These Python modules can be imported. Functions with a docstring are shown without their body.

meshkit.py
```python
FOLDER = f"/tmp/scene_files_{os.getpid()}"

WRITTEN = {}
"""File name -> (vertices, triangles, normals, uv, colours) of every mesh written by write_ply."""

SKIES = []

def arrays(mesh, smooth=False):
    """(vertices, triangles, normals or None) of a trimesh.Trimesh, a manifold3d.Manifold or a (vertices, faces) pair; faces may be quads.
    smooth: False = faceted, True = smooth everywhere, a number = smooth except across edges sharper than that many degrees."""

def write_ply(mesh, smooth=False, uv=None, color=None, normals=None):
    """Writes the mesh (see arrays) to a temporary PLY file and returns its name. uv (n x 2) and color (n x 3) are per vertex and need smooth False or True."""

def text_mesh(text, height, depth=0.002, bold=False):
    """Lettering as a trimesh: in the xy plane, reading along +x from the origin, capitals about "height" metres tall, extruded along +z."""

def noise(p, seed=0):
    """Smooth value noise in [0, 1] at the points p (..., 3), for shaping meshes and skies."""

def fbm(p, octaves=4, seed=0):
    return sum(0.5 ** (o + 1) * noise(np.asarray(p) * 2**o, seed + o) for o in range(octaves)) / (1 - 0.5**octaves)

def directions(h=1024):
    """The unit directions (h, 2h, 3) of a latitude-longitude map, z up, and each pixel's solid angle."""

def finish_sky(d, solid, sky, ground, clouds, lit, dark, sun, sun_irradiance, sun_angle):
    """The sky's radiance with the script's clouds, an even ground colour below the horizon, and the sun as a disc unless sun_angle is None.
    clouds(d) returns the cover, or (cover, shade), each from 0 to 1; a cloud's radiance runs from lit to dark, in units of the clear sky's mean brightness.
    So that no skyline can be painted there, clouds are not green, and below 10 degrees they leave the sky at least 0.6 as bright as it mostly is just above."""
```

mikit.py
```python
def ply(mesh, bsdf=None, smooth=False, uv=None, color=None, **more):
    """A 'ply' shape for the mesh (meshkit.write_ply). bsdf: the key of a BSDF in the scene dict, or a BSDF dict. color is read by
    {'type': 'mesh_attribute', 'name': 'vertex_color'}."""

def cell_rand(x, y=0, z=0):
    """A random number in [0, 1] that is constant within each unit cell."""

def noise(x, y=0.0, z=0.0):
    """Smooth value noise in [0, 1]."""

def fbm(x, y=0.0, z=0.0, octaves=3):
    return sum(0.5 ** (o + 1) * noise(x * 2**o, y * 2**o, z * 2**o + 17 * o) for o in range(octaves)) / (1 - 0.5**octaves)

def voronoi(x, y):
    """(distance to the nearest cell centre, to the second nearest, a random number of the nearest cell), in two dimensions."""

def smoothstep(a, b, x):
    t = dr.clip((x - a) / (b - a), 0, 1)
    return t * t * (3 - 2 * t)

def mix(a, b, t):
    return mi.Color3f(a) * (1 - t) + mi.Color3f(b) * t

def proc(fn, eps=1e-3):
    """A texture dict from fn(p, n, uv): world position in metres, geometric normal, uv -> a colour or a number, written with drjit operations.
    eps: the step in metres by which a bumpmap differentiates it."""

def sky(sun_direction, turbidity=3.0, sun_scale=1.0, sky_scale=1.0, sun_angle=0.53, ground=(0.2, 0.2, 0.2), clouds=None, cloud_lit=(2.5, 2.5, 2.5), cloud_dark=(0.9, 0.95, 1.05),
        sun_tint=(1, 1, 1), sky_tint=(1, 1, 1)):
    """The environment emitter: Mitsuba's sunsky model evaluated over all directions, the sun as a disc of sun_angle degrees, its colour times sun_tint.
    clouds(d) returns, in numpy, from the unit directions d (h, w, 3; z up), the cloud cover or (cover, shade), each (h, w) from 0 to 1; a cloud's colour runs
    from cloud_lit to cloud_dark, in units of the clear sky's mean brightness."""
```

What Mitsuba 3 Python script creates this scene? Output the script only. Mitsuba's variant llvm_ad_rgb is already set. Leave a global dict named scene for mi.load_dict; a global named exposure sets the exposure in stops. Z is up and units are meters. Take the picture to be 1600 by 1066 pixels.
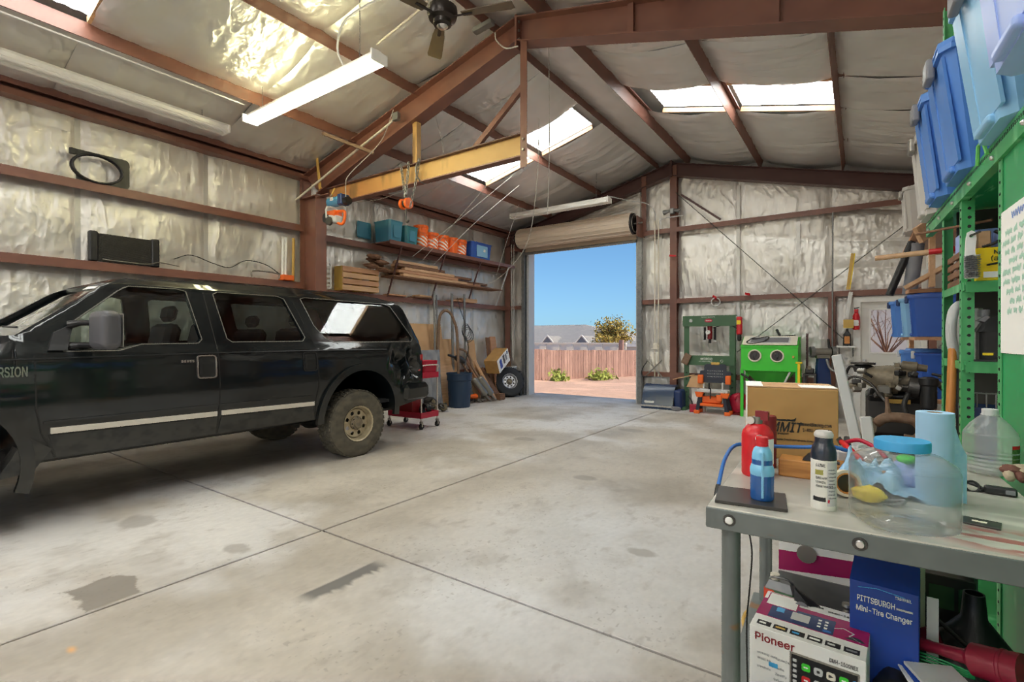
import math, random, numpy as np, trimesh, drjit as dr, mitsuba as mi, mikit, meshkit
from shapely.geometry import Polygon, LineString, Point, box as sbox
from shapely.ops import unary_union
from mikit import noise, fbm, smoothstep, mix, voronoi, cell_rand
T = mi.ScalarTransform4f
scene, labels = {}, {}
random.seed(7); rng = np.random.default_rng(7)

# ------------------------------------------------------------------ camera, sky, sun, exposure
TH = 0.610
_f = np.array([-math.sin(TH), math.cos(TH), -3/778])
scene['camera'] = {'type': 'perspective', 'fov': math.degrees(2*math.atan(800/778)), 'fov_axis': 'x', 'near_clip': 0.05, 'far_clip': 500,
                   'to_world': T().look_at(origin=[0, 0, 1.42], target=[float(_f[0]), float(_f[1]), 1.42+float(_f[2])], up=[0, 0, 1])}
SUN = [0.78, -0.10, 0.62]
SUNS, SKYS = 1.8, 1.6
scene['sky'] = mikit.sky(SUN, turbidity=2.4, sun_scale=SUNS, sky_scale=SKYS, ground=(0.30, 0.24, 0.2), sky_tint=(0.72, 1.04, 1.26))
SKYLIGHT_L = 4.6      # radiance of the daylit translucent roof panels
LAMP_L = 24.0          # radiance of the fluorescent tubes
exposure = 1.1

# ------------------------------------------------------------------ helpers
FR = [np.eye(4)]
def at(loc=(0, 0, 0), rz=0, rx=0, ry=0, s=1.0):
    m = trimesh.transformations.euler_matrix(math.radians(rx), math.radians(ry), math.radians(rz), 'sxyz')
    m[:3, :3] *= s; m[:3, 3] = loc; FR[0] = m
def tf(mesh, m):
    mesh = mesh.copy(); mesh.apply_transform(m); return mesh
def mv(mesh, loc=(0, 0, 0), rz=0, rx=0, ry=0, s=1.0):
    m = trimesh.transformations.euler_matrix(math.radians(rx), math.radians(ry), math.radians(rz), 'sxyz')
    m[:3, :3] *= s; m[:3, 3] = loc
    return tf(mesh, m)
USED = {}
def numbered(name):
    n = USED.get(name, 0); USED[name] = n+1
    return name if n == 0 else f'{name}_{n:03d}'
def obj(key, mesh, m, smooth=False, uv=None, **k):
    scene[key] = mikit.ply(tf(mesh, FR[0]), 'mat_'+m, smooth, uv=uv, **k); return key
def thing(name, label, cat, group=None):
    k = numbered(name); labels[k] = {'label': label, 'category': cat}
    if group: labels[k]['group'] = group
    return k
def one(name, mesh, m, label, cat, group=None, smooth=False):
    return obj(thing(name, label, cat, group), mesh, m, smooth)
def part(parent, name, mesh, m, smooth=False, label=None, kind=None, **k):
    key = obj(numbered(parent+'__'+name), mesh, m, smooth, **k)
    if label or kind: labels[key] = {}
    if label: labels[key]['label'] = label
    if kind: labels[key]['kind'] = kind
    return key
def struct(name, mesh, m, label, smooth=False):
    labels[name] = {'kind': 'structure', 'label': label}
    return obj(name, mesh, m, smooth) if mesh is not None else name
cat_ = lambda *ms: trimesh.util.concatenate(list(ms))

def bx(x0, x1, y0, y1, z0, z1, b=0.0):
    x0, x1 = min(x0, x1), max(x0, x1); y0, y1 = min(y0, y1), max(y0, y1); z0, z1 = min(z0, z1), max(z0, z1)
    if b <= 0:
        return trimesh.creation.box(bounds=[[x0, y0, z0], [x1, y1, z1]])
    b = min(b, (x1-x0)*.45, (y1-y0)*.45, (z1-z0)*.45)
    P = []
    for sx in (0, 1):
        for sy in (0, 1):
            for sz in (0, 1):
                c = [(x0, x1)[sx], (y0, y1)[sy], (z0, z1)[sz]]
                d = [b if s == 0 else -b for s in (sx, sy, sz)]
                for k in range(3):
                    q = [c[i]+d[i] for i in range(3)]; q[k] = c[k]; P.append(q)
    return trimesh.convex.convex_hull(np.array(P))
def tbx(cx, cy, z0, z1, w0, d0, w1, d1, b=0.01):
    """a box that tapers from w0 x d0 at z0 to w1 x d1 at z1, upright edges cut"""
    P = []
    for z, w, d in ((z0, w0, d0), (z1, w1, d1)):
        for sx in (-1, 1):
            for sy in (-1, 1):
                P += [[cx+sx*(w/2-b), cy+sy*d/2, z], [cx+sx*w/2, cy+sy*(d/2-b), z]]
    return trimesh.convex.convex_hull(np.array(P))
def _ex(poly, h):
    if not isinstance(poly, Polygon) and not hasattr(poly, 'geoms'): poly = Polygon(poly)
    return cat_(*[trimesh.creation.extrude_polygon(g, h, engine='earcut') for g in getattr(poly, 'geoms', [poly])])
def ext_z(poly, z0, z1):
    m = _ex(poly, z1-z0); m.apply_translation([0, 0, z0]); return m
def ext_y(poly, y0, y1):        # poly in (x, z)
    m = _ex(poly, y1-y0); v = m.vertices.copy(); m.vertices = np.c_[v[:, 0], v[:, 2]+y0, v[:, 1]]; m.invert(); return m
def ext_x(poly, x0, x1):        # poly in (y, z)
    m = _ex(poly, x1-x0); v = m.vertices.copy(); m.vertices = np.c_[v[:, 2]+x0, v[:, 0], v[:, 1]]; return m
def bar(p, q, w, h, up=(0, 0, 1), b=0.0):
    p, q = np.array(p, float), np.array(q, float); d = q-p; l = np.linalg.norm(d); d = d/l
    s = np.cross(d, up); s = s/np.linalg.norm(s) if np.linalg.norm(s) > 1e-6 else np.array([1., 0, 0]); u = np.cross(s, d)
    m = bx(0, l, -w/2, w/2, -h/2, h/2, b); M = np.eye(4); M[:3, 0], M[:3, 1], M[:3, 2], M[:3, 3] = d, -s, u, p
    return tf(m, M)
def curve(pts, n=8):
    pts = np.array(pts, float)
    if len(pts) < 3: return pts
    P = np.vstack([2*pts[0]-pts[1], pts, 2*pts[-1]-pts[-2]]); out = []
    for i in range(1, len(P)-2):
        for t in np.linspace(0, 1, n, endpoint=False):
            a, b_, c, d = P[i-1], P[i], P[i+1], P[i+2]
            out.append(.5*((2*b_)+(-a+c)*t+(2*a-5*b_+4*c-d)*t*t+(-a+3*b_-3*c+d)*t**3))
    return np.vstack(out+[pts[-1]])
def tube(pts, r, n=8, smooth_n=0, closed=False):
    pts = curve(pts, smooth_n) if smooth_n else np.array(pts, float)
    N = len(pts); r = np.asarray(r, float).ravel(); r = np.interp(np.linspace(0, 1, N), np.linspace(0, 1, len(r)), r) if len(r) > 1 else np.full(N, r[0])
    t = np.gradient(pts, axis=0); t /= np.linalg.norm(t, axis=1, keepdims=True)+1e-12
    a = np.cross(t[0], [0, 0, 1.]); a = a if np.linalg.norm(a) > 1e-3 else np.cross(t[0], [1., 0, 0]); a /= np.linalg.norm(a)
    V = []
    for i in range(N):
        a = a-t[i]*np.dot(a, t[i]); a /= np.linalg.norm(a)+1e-12; b = np.cross(t[i], a)
        th = np.arange(n)*2*np.pi/n
        V.append(pts[i]+r[i]*(np.cos(th)[:, None]*a+np.sin(th)[:, None]*b))
    V = np.vstack(V+[pts[:1], pts[-1:]]); F = []
    for i in range(N-1):
        for j in range(n):
            k = (j+1) % n; F += [[i*n+j, i*n+k, (i+1)*n+k], [i*n+j, (i+1)*n+k, (i+1)*n+j]]
    for j in range(n):
        k = (j+1) % n; F += [[N*n, k, j], [N*n+1, (N-1)*n+j, (N-1)*n+k]]
    return trimesh.Trimesh(V, F, process=False)
def lathe(prof, n=24, closed=False):
    """revolve (radius, z) pairs about z"""
    prof = np.array(prof, float); N = len(prof); th = np.arange(n)*2*np.pi/n
    V = np.stack([prof[:, None, 0]*np.cos(th), prof[:, None, 0]*np.sin(th), np.repeat(prof[:, 1:], n, 1)], -1).reshape(-1, 3); F = []
    for i in range(N if closed else N-1):
        i2 = (i+1) % N
        for j in range(n):
            k = (j+1) % n
            if prof[i, 0] > 1e-9: F.append([i*n+j, i*n+k, i2*n+k])
            if prof[i2, 0] > 1e-9: F.append([i*n+j, i2*n+k, i2*n+j])
    m = trimesh.Trimesh(V, F, process=False)
    m = trimesh.Trimesh(*(lambda a: (a.vertices, a.faces))(m), process=False); m.merge_vertices(); m.update_faces(m.nondegenerate_faces())
    return m
def cyl(p, q, r, n=16):
    return tube(np.linspace(p, q, 2), r, n)
def rrect(w, h, r, n=4):
    return Polygon([(x, y) for x, y in sbox(-w/2+r, -h/2+r, w/2-r, h/2-r).buffer(r, quad_segs=n).exterior.coords])
def torus(R, r, n=32, m=10):
    th = np.linspace(0, 2*np.pi, m, endpoint=False)
    return lathe(np.c_[R+r*np.cos(th), r*np.sin(th)], n, True)
def grid(fn, nu, nv):
    """mesh of fn(u, v) -> (…,3) on the unit square"""
    u, v = np.meshgrid(np.linspace(0, 1, nu+1), np.linspace(0, 1, nv+1), indexing='ij')
    V = fn(u, v).reshape(-1, 3); i, j = np.meshgrid(np.arange(nu), np.arange(nv), indexing='ij'); a = i*(nv+1)+j
    q = np.stack([a, a+nv+1, a+nv+2, a+1], -1).reshape(-1, 4)
    return trimesh.Trimesh(V, np.vstack([q[:, [0, 1, 2]], q[:, [0, 2, 3]]]), process=False)
def text(s, h, depth=.0015, bold=False, center=False):
    m = meshkit.text_mesh(s, h, depth, bold)
    if center: m.apply_translation([-(m.bounds[0, 0]+m.bounds[1, 0])/2, -(m.bounds[0, 1]+m.bounds[1, 1])/2, 0])
    return m
def basis(o, ex, ey):
    """matrix that lays the xy plane on the plane of ex, ey at o"""
    ex, ey = np.array(ex, float), np.array(ey, float); ex /= np.linalg.norm(ex); ey = ey-ex*ex.dot(ey); ey /= np.linalg.norm(ey)
    M = np.eye(4); M[:3, 0], M[:3, 1], M[:3, 2], M[:3, 3] = ex, ey, np.cross(ex, ey), o; return M
def nz(p, f, seed=0): return meshkit.noise(np.asarray(p)*f, seed)
def fbmn(p, f, o=3, seed=0): return sum(.5**(k+1)*meshkit.noise(np.asarray(p)*f*2**k, seed+k) for k in range(o))/(1-.5**o)
def blob(c, r, sub=2, amp=.15, f=8, seed=0):
    m = trimesh.creation.icosphere(subdivisions=sub); v = m.vertices*np.asarray(r)
    v = v*(1+amp*(2*fbmn(m.vertices*1.0, f/3, 2, seed)[:, None]-1)); m.vertices = v+np.asarray(c); return m

# ------------------------------------------------------------------ materials
def lin(c):
    c = np.array(c, float)/255; return [float(x) for x in np.where(c <= .04045, c/12.92, ((c+.055)/1.055)**2.4)]
def rgb(c): return {'type': 'rgb', 'value': lin(c)}
def M(name, c, rough=.5, metal=0., spec=.5, coat=0., two=True, **k):
    d = {'type': 'principled', 'base_color': c if isinstance(c, dict) else rgb(c), 'roughness': rough, 'metallic': metal, 'specular': spec, **k}
    if coat: d['clearcoat'] = coat; d['clearcoat_gloss'] = .95
    scene['mat_'+name] = {'type': 'twosided', 'bsdf': d} if two else d
def C3(c): return mi.Color3f(*lin(c))
_SPH = trimesh.creation.icosphere(2, 1.0).vertices
def rbx(x0, x1, y0, y1, z0, z1, r):
    """box with fully rounded edges"""
    P = [np.array([sx, sy, sz])+_SPH*r for sx in (x0+r, x1-r) for sy in (y0+r, y1-r) for sz in (z0+r, z1-r)]
    return trimesh.convex.convex_hull(np.vstack(P))
def hull(*P): return trimesh.convex.convex_hull(np.vstack([np.asarray(p, float) for p in P]))
def chain(parent, p, q, link=.05, r=.006, m='galv'):
    p, q = np.array(p, float), np.array(q, float); d = q-p; n = max(2, int(np.linalg.norm(d)/(link*.75))); a = d/np.linalg.norm(d)
    b = np.cross(a, [0, 1, 0.2]); b /= np.linalg.norm(b); c = np.cross(a, b); L = []
    for i in range(n):
        u = b if i % 2 else c; o = p+d*(i+.5)/n; th = np.linspace(0, 2*np.pi, 11)
        L.append(tube([o+a*link*.5*math.cos(t)+u*link*.32*math.sin(t) for t in th], r, 5))
    return part(parent, 'chain', cat_(*L), m, kind='stuff')
M('brown_steel', mikit.proc(lambda p, n, uv: mix(lin((132, 88, 72)), lin((100, 66, 58)), fbm(p.x*3, p.y*3, p.z*3))), .42)
M('brown_dark', (78, 50, 48), .45)
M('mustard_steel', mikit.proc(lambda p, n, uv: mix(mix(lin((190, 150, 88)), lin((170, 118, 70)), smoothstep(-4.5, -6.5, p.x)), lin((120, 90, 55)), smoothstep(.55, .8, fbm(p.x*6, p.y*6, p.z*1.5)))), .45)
M('galv', mikit.proc(lambda p, n, uv: mix(lin((150, 150, 148)), lin((110, 112, 112)), fbm(p.x*20, p.y*20, p.z*20))), .4, .6)
M('chrome', (215, 212, 208), .18, .95)
M('dull_metal', (150, 146, 138), .38, .8)
M('dark_metal', (70, 68, 66), .4, .6)
M('cast', mikit.proc(lambda p, n, uv: mix(lin((150, 138, 116)), lin((92, 84, 72)), fbm(p.x*25, p.y*25, p.z*25))), .55, .35)
M('rusty', mikit.proc(lambda p, n, uv: mix(lin((140, 118, 98)), lin((104, 74, 56)), fbm(p.x*30, p.y*30, p.z*30))), .6, .25)
M('black', (22, 22, 24), .45)
M('black_rubber', (26, 26, 26), .75)
M('gray_plastic', (120, 120, 124), .45)
M('lt_gray', (196, 196, 194), .45)
M('white', (232, 231, 226), .45)
M('paper', (236, 235, 230), .8)
M('cream', (222, 214, 196), .5)
M('red', (196, 28, 36), .35)
M('crimson', (170, 24, 52), .4)
M('dk_red', (120, 22, 28), .4)
M('orange', (238, 106, 34), .42)
M('yellow', (238, 206, 30), .4)
M('blue_tote', (44, 86, 170), .38)
M('mid_tote', (78, 128, 200), .38)
M('lt_tote', (136, 186, 222), .38)
M('peri_tote', (150, 172, 226), .38)
M('teal_tote', (70, 136, 160), .42)
M('teal2_tote', (54, 122, 132), .42)
M('gray_tote', (190, 186, 180), .5)
M('navy', (28, 48, 92), .4)
M('blue_box', (22, 62, 150), .45)
M('blue_motor', (70, 130, 170), .45)
M('trash_blue', (30, 52, 78), .5)
M('green_press', (62, 96, 66), .45)
M('lime', (60, 196, 48), .4)
M('lime_dark', (44, 150, 36), .45)
M('green_shelf', mikit.proc(lambda p, n, uv: mix(lin((62, 150, 88)), lin((108, 182, 126)), smoothstep(.5, .85, fbm(p.x*14, p.y*14, p.z*5)))), .38)
M('green_lite', (112, 200, 106), .4)
M('green_sheet', mikit.proc(lambda p, n, uv: mix(mix(lin((40, 158, 92)), lin((30, 130, 74)), fbm(p.x*3, p.y*3, p.z*3)), lin((120, 196, 140)), smoothstep(.62, .85, fbm(p.x*40, p.y*9, p.z*4)))), .35)
M('towel', (150, 186, 212), .9)
M('towel_cloth', mikit.proc(lambda p, n, uv: mix(lin((128, 178, 214)), lin((176, 206, 226)), fbm(p.x*60, p.y*60, p.z*60))), .9)
M('lid_blue', (64, 156, 208), .4)
M('amber_wood', mikit.proc(lambda p, n, uv: mix(lin((196, 138, 74)), lin((152, 96, 44)), fbm(p.x*14, p.y*14, p.z*120))), .6)
M('pine', mikit.proc(lambda p, n, uv: mix(lin((214, 176, 138)), lin((176, 134, 98)), fbm(p.x*40, p.y*4, p.z*40))), .65)
M('pine2', mikit.proc(lambda p, n, uv: mix(lin((198, 152, 116)), lin((166, 118, 88)), fbm(p.x*40, p.y*4, p.z*40))), .65)
M('old_wood', mikit.proc(lambda p, n, uv: mix(lin((142, 104, 78)), lin((88, 62, 46)), fbm(p.x*50, p.y*12, p.z*50))), .75)
M('ply_yellow', (196, 160, 84), .6)
M('cardboard', mikit.proc(lambda p, n, uv: mix(lin((182, 142, 88)), lin((162, 122, 72)), fbm(p.x*12, p.y*12, p.z*12))), .8)
M('cardboard2', mikit.proc(lambda p, n, uv: mix(lin((204, 166, 124)), lin((182, 142, 104)), fbm(p.x*6, p.y*6, p.z*6))), .8)
M('tarp_gray', mikit.proc(lambda p, n, uv: mix(lin((150, 152, 158)), lin((92, 94, 104)), fbm(p.x*8, p.y*8, p.z*5))), .7)
M('rope', (206, 204, 196), .8)
M('handle_wood', (196, 128, 62), .45)
M('tire_clean', (46, 48, 52), .8)
M('tire_mud', mikit.proc(lambda p, n, uv: mix(lin((100, 94, 80)), lin((58, 56, 52)), fbm(p.x*18, p.y*18, p.z*18))), .85)
M('rim', mikit.proc(lambda p, n, uv: mix(lin((206, 194, 166)), lin((150, 136, 110)), fbm(p.x*16, p.y*16, p.z*16))), .4, .5)
# painted concrete of the floor: broom marks, oil spots, pale worn patches, a tyre mark
def _floor(p, n, uv):
    c = mix(lin((184, 176, 166)), lin((160, 152, 142)), smoothstep(.25, .8, fbm(p.x*1.3, p.y*1.3, 0, 5)))
    c = mix(c, lin((206, 204, 204)), smoothstep(.46, .70, fbm(p.x*.8+9, p.y*1.0+4, 0, 5))*.65)
    c = mix(c, lin((210, 210, 212)), smoothstep(1.5, .3, dr.sqrt(dr.square((p.x+1.75)*1.1)+dr.square((p.y-3.0)*.8))+.9*(fbm(p.x*2, p.y*1.4, 8, 4)-.5))*.6)
    c = mix(c, lin((146, 137, 126)), smoothstep(.55, .85, fbm(p.x*2.3+31, p.y*2.0+7, 0, 5))*.42)
    c = c*(.93+.14*fbm(p.x*38, p.y*26, 1, 3))
    c = mix(c, lin((140, 130, 120)), smoothstep(.60, .84, fbm(p.x*13, p.y*8, 3, 5))*.28)
    c = mix(c, lin((120, 112, 104)), smoothstep(.80, .95, noise(p.x*60, p.y*52, 2))*smoothstep(.5, .7, fbm(p.x*2.1, p.y*2.1, 4, 2))*.3)
    w = (fbm(p.x*9, p.y*9, 5, 4)-.5)*.16
    a, b = dr.abs(p.x+3.475+w*.6), dr.abs(p.y-.975+w)                    # the dark square stain beside the joint
    c = mix(c, lin((124, 117, 110)), smoothstep(.20, .165, dr.maximum(a, b*1.35))*.85)
    t = p.y-1.84; q = p.x+2.515+.10*t*t                                  # the tyre mark, along y, ragged on one side
    rag = .075+.07*noise(p.y*50, p.x*3)
    c = mix(c, lin((92, 90, 90)), smoothstep(-.03, -.005, q)*smoothstep(rag, rag*.55, q)*smoothstep(.31, .2, dr.abs(t))*.85)
    c = mix(c, lin((216, 160, 90)), smoothstep(.07, .01, dr.sqrt(dr.square((p.x+2.95)*1.0)+dr.square((p.y-.707)*2.0))+dr.abs(w)*.4)*.75)
    for sx, sy, r in ((-3.47, 1.70, .13), (-4.6, 1.5, .2), (-2.3, 4.6, .14), (-3.9, 5.9, .2), (-2.9, 7.4, .25), (-1.2, 3.2, .12), (-3.95, .55, .08)):
        c = mix(c, lin((130, 122, 114)), smoothstep(r, r*.6, dr.sqrt(dr.square(p.x-sx)+dr.square((p.y-sy)*1.5))+w*.6)*.5)
    return c
M('concrete', mikit.proc(_floor), .55, spec=.35)
M('joint_dirt', (44, 38, 30), .95)
# reinforced foil facing of the insulation
def _foil(p, n, uv):
    c = mix(lin((240, 237, 230)), lin((220, 216, 208)), fbm(p.x*2.1, p.y*2.1, p.z*1.4, 3))
    c = mix(c, lin((176, 170, 158)), smoothstep(.50, .78, fbm(p.x*1.7+3, p.y*1.7, p.z*1.1+2, 4))*.55)
    return mix(c, lin((140, 130, 116)), smoothstep(.70, .84, fbm(p.x*9, p.y*9, p.z*3+5, 3))*.5)
def _crinkle(p, n, uv):
    a = 1-dr.abs(2*fbm(p.x*5+1.5*noise(p.z*2, p.y*3), p.y*5, p.z*1.3, 3)-1)
    b = 1-dr.abs(2*fbm(p.x*17, p.y*17+3*noise(p.x*4, p.z*4), p.z*8, 2)-1)
    return .013*a*a*a+.0048*b*b
def foil(base, me): return {'type': 'twosided', 'bsdf': {'type': 'bumpmap', 'arb': mikit.proc(_crinkle, 2e-3), 'scale': 1.0, 'b': {'type': 'principled', 'base_color': mikit.proc(base), 'roughness': .40, 'metallic': me, 'specular': .5}}}
scene['mat_foil'] = foil(_foil, .5)
scene['mat_foil_roof'] = foil(lambda p, n, uv: mix(lin((238, 236, 232)), lin((218, 215, 210)), fbm(p.x*3, p.y*2, p.z*2, 3)), .5)
M('tape', (196, 194, 188), .35, .5)
# ================================================================== the shell
XL, XR, XC = -7.70, 1.16, -3.27
YB, YF = 10.75, -7.25
FY = 4.85                       # the portal frame
zr = lambda x: 5.34-.25*abs(x-XC)          # underside of the roof sheets at the purlin tops

# floor: four slabs with sawn joints between them
struct('floor', bx(-8.0, 1.4, YF-.1, YB+.1, -.30, -.014), 'joint_dirt', 'pale concrete garage floor with sawn control joints')
g = .009
for (a, b, c, d) in ((-7.9, XC-g, YF, 2.22-g), (XC+g, 1.35, YF, 2.22-g), (-7.9, XC-g, 2.22+g, YB+.12), (XC+g, 1.35, 2.22+g, YB+.12)):
    part('floor', 'slab', bx(a, b, c, d, -.06, 0, .004), 'concrete')

# foil panels
def wall_panel(fn, w, h, levels, seed, amp=.012, du=.03):
    """fn(s, z, d) -> points; s along the wall, z up, d out of the wall; flat at the girt levels"""
    nu, nv = int(w/du), int(h/.045)
    def f(u, v):
        s, z = u*w, v*h
        lv = np.array(levels); k = np.clip(np.searchsorted(lv, z)-1, 0, len(lv)-2); t = (z-lv[k])/(lv[k+1]-lv[k])
        puff = .05*np.sin(np.pi*np.clip(t, 0, 1))**.7*np.sin(np.pi*np.clip(u, .02, .98))**.35
        P = np.stack([s*5+seed*7.3, z*.9, np.full_like(s, seed*3.1)], -1)
        wv = 1-np.abs(2*fbmn(P+.35*fbmn(P, 1.3, 2, 5)[..., None], 1.6, 3, seed)-1)          # upright creases
        Q = np.stack([s*3.2+z*2.4, z*3.1-s*2.2, np.full_like(s, seed*1.7)], -1)
        w2 = 1-np.abs(2*fbmn(Q, 1.5, 3, seed+9)-1)
        fan = np.exp(-((t-.5)/.42)**8)
        d = puff+amp*1.9*(wv-.6)*(.35+.65*np.sin(np.pi*np.clip(t, 0, 1)))+amp*1.2*(w2-.6)+.006*fbmn(Q, 9, 2, seed)
        d = d*np.clip(np.minimum(u, 1-u)*14, .1, 1)
        return fn(s, z, d)
    return grid(f, nu, nv)
LV = [0, .70, 2.28, 3.28, 4.3]
struct('wall_left', bx(XL-.14, XL-.10, YF, YB+.1, 0, 4.35), 'lt_gray', 'left wall lined with crinkled silver foil insulation between brown steel girts')
ys = [-7.25, -4.9, -2.6, -.9, .55, 1.92, 3.35, 4.85, 6.35, 7.85, 9.35, YB]
for i in range(len(ys)-1):
    w = ys[i+1]-ys[i]
    part('wall_left', 'insulation_panel', wall_panel(lambda s, z, d, y=ys[i]: np.stack([XL+d, y+s, z], -1), w, 4.3, LV, i), 'foil', True)
    part('wall_left', 'seam_tape', bx(XL, XL+.012, ys[i+1]-.035, ys[i+1]+.02, .02, 4.25), 'tape')
struct('wall_right', bx(XR+.10, XR+.14, YF, YB+.1, 0, 4.35), 'lt_gray', 'right wall behind the green shelving, lined with silver foil')
yr = [-7.25, -4.0, -1.2, 1.8, 4.85, 7.8, YB]
for i in range(len(yr)-1):
    part('wall_right', 'insulation_panel', wall_panel(lambda s, z, d, y=yr[i]: np.stack([XR-d, y+s, z], -1), yr[i+1]-yr[i], 4.3, LV, i+30, du=.06), 'foil', True)
DX0, DX1, DZ = -6.92, -4.03, 3.66            # the roller door
MX0, MX1, MZ = -.04, .86, 2.10               # the walk door
struct('wall_back', None, None, 'gable wall with foil insulation around the roller door and the white walk door')
gz = lambda x: zr(x)-.24
def gable_panel(x0, x1, z0, seed, flat=False):
    def fn(s, z, d): 
        x = x0+s; top = gz(x)
        zz = z0+(z/5.2)*(top-z0); return np.stack([x, YB-d, zz], -1)
    return wall_panel(fn, x1-x0, 5.2, [0, 1.2, 2.4, 3.8, 5.2] if not flat else [0, 1.5, 3.0, 4.1, 5.2], seed, .013)
for i, (a, b, z0) in enumerate(((-7.7, -6.96, 0), (-6.96, -5.5, 4.0), (-5.5, -4.03, 4.0), (-4.03, -3.2, 0), (-3.2, -1.99, 0), (-1.99, -.42, 0), (-.42, .90, 2.2), (.90, 1.16, 0))):
    part('wall_back', 'insulation_panel', gable_panel(a, b, z0, 50+i), 'foil', True)
part('wall_back', 'insulation_panel', wall_panel(lambda s, z, d: np.stack([-.40+s, YB-d, z], -1), .34, 2.25, [0, 1.1, 2.25], 77, .013), 'foil', True)
for x, z0 in ((-1.99, .05), (-.95, 2.3), (-3.55, .05)):
    part('wall_back', 'seam_tape', bx(x-.03, x+.03, YB-.05, YB-.035, z0, gz(x)-.3), 'tape')
sh = lambda x0, x1, z0, z1: part('wall_back', 'outer_sheet', bx(x0, x1, YB+.10, YB+.13, z0, z1), 'lt_gray')
sh(-7.84, DX0, 0, 5.6); sh(DX0, DX1, DZ, 5.6); sh(DX1, MX0-.02, 0, 5.6); sh(MX0-.02, MX1+.02, MZ, 5.6); sh(MX1+.02, 1.3, 0, 5.6)
# the wall behind the photographer, its roller door rolled up
struct('wall_front', None, None, 'gable wall behind the viewpoint')
for (a, b, z0, z1) in ((-7.84, -6.4, 0, 5.4), (-6.4, -.4, 4.2, 5.4), (-.4, 1.3, 0, 5.4)):
    part('wall_front', 'sheet', bx(a, b, YF-.03, YF, z0, z1), 'foil')
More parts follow.
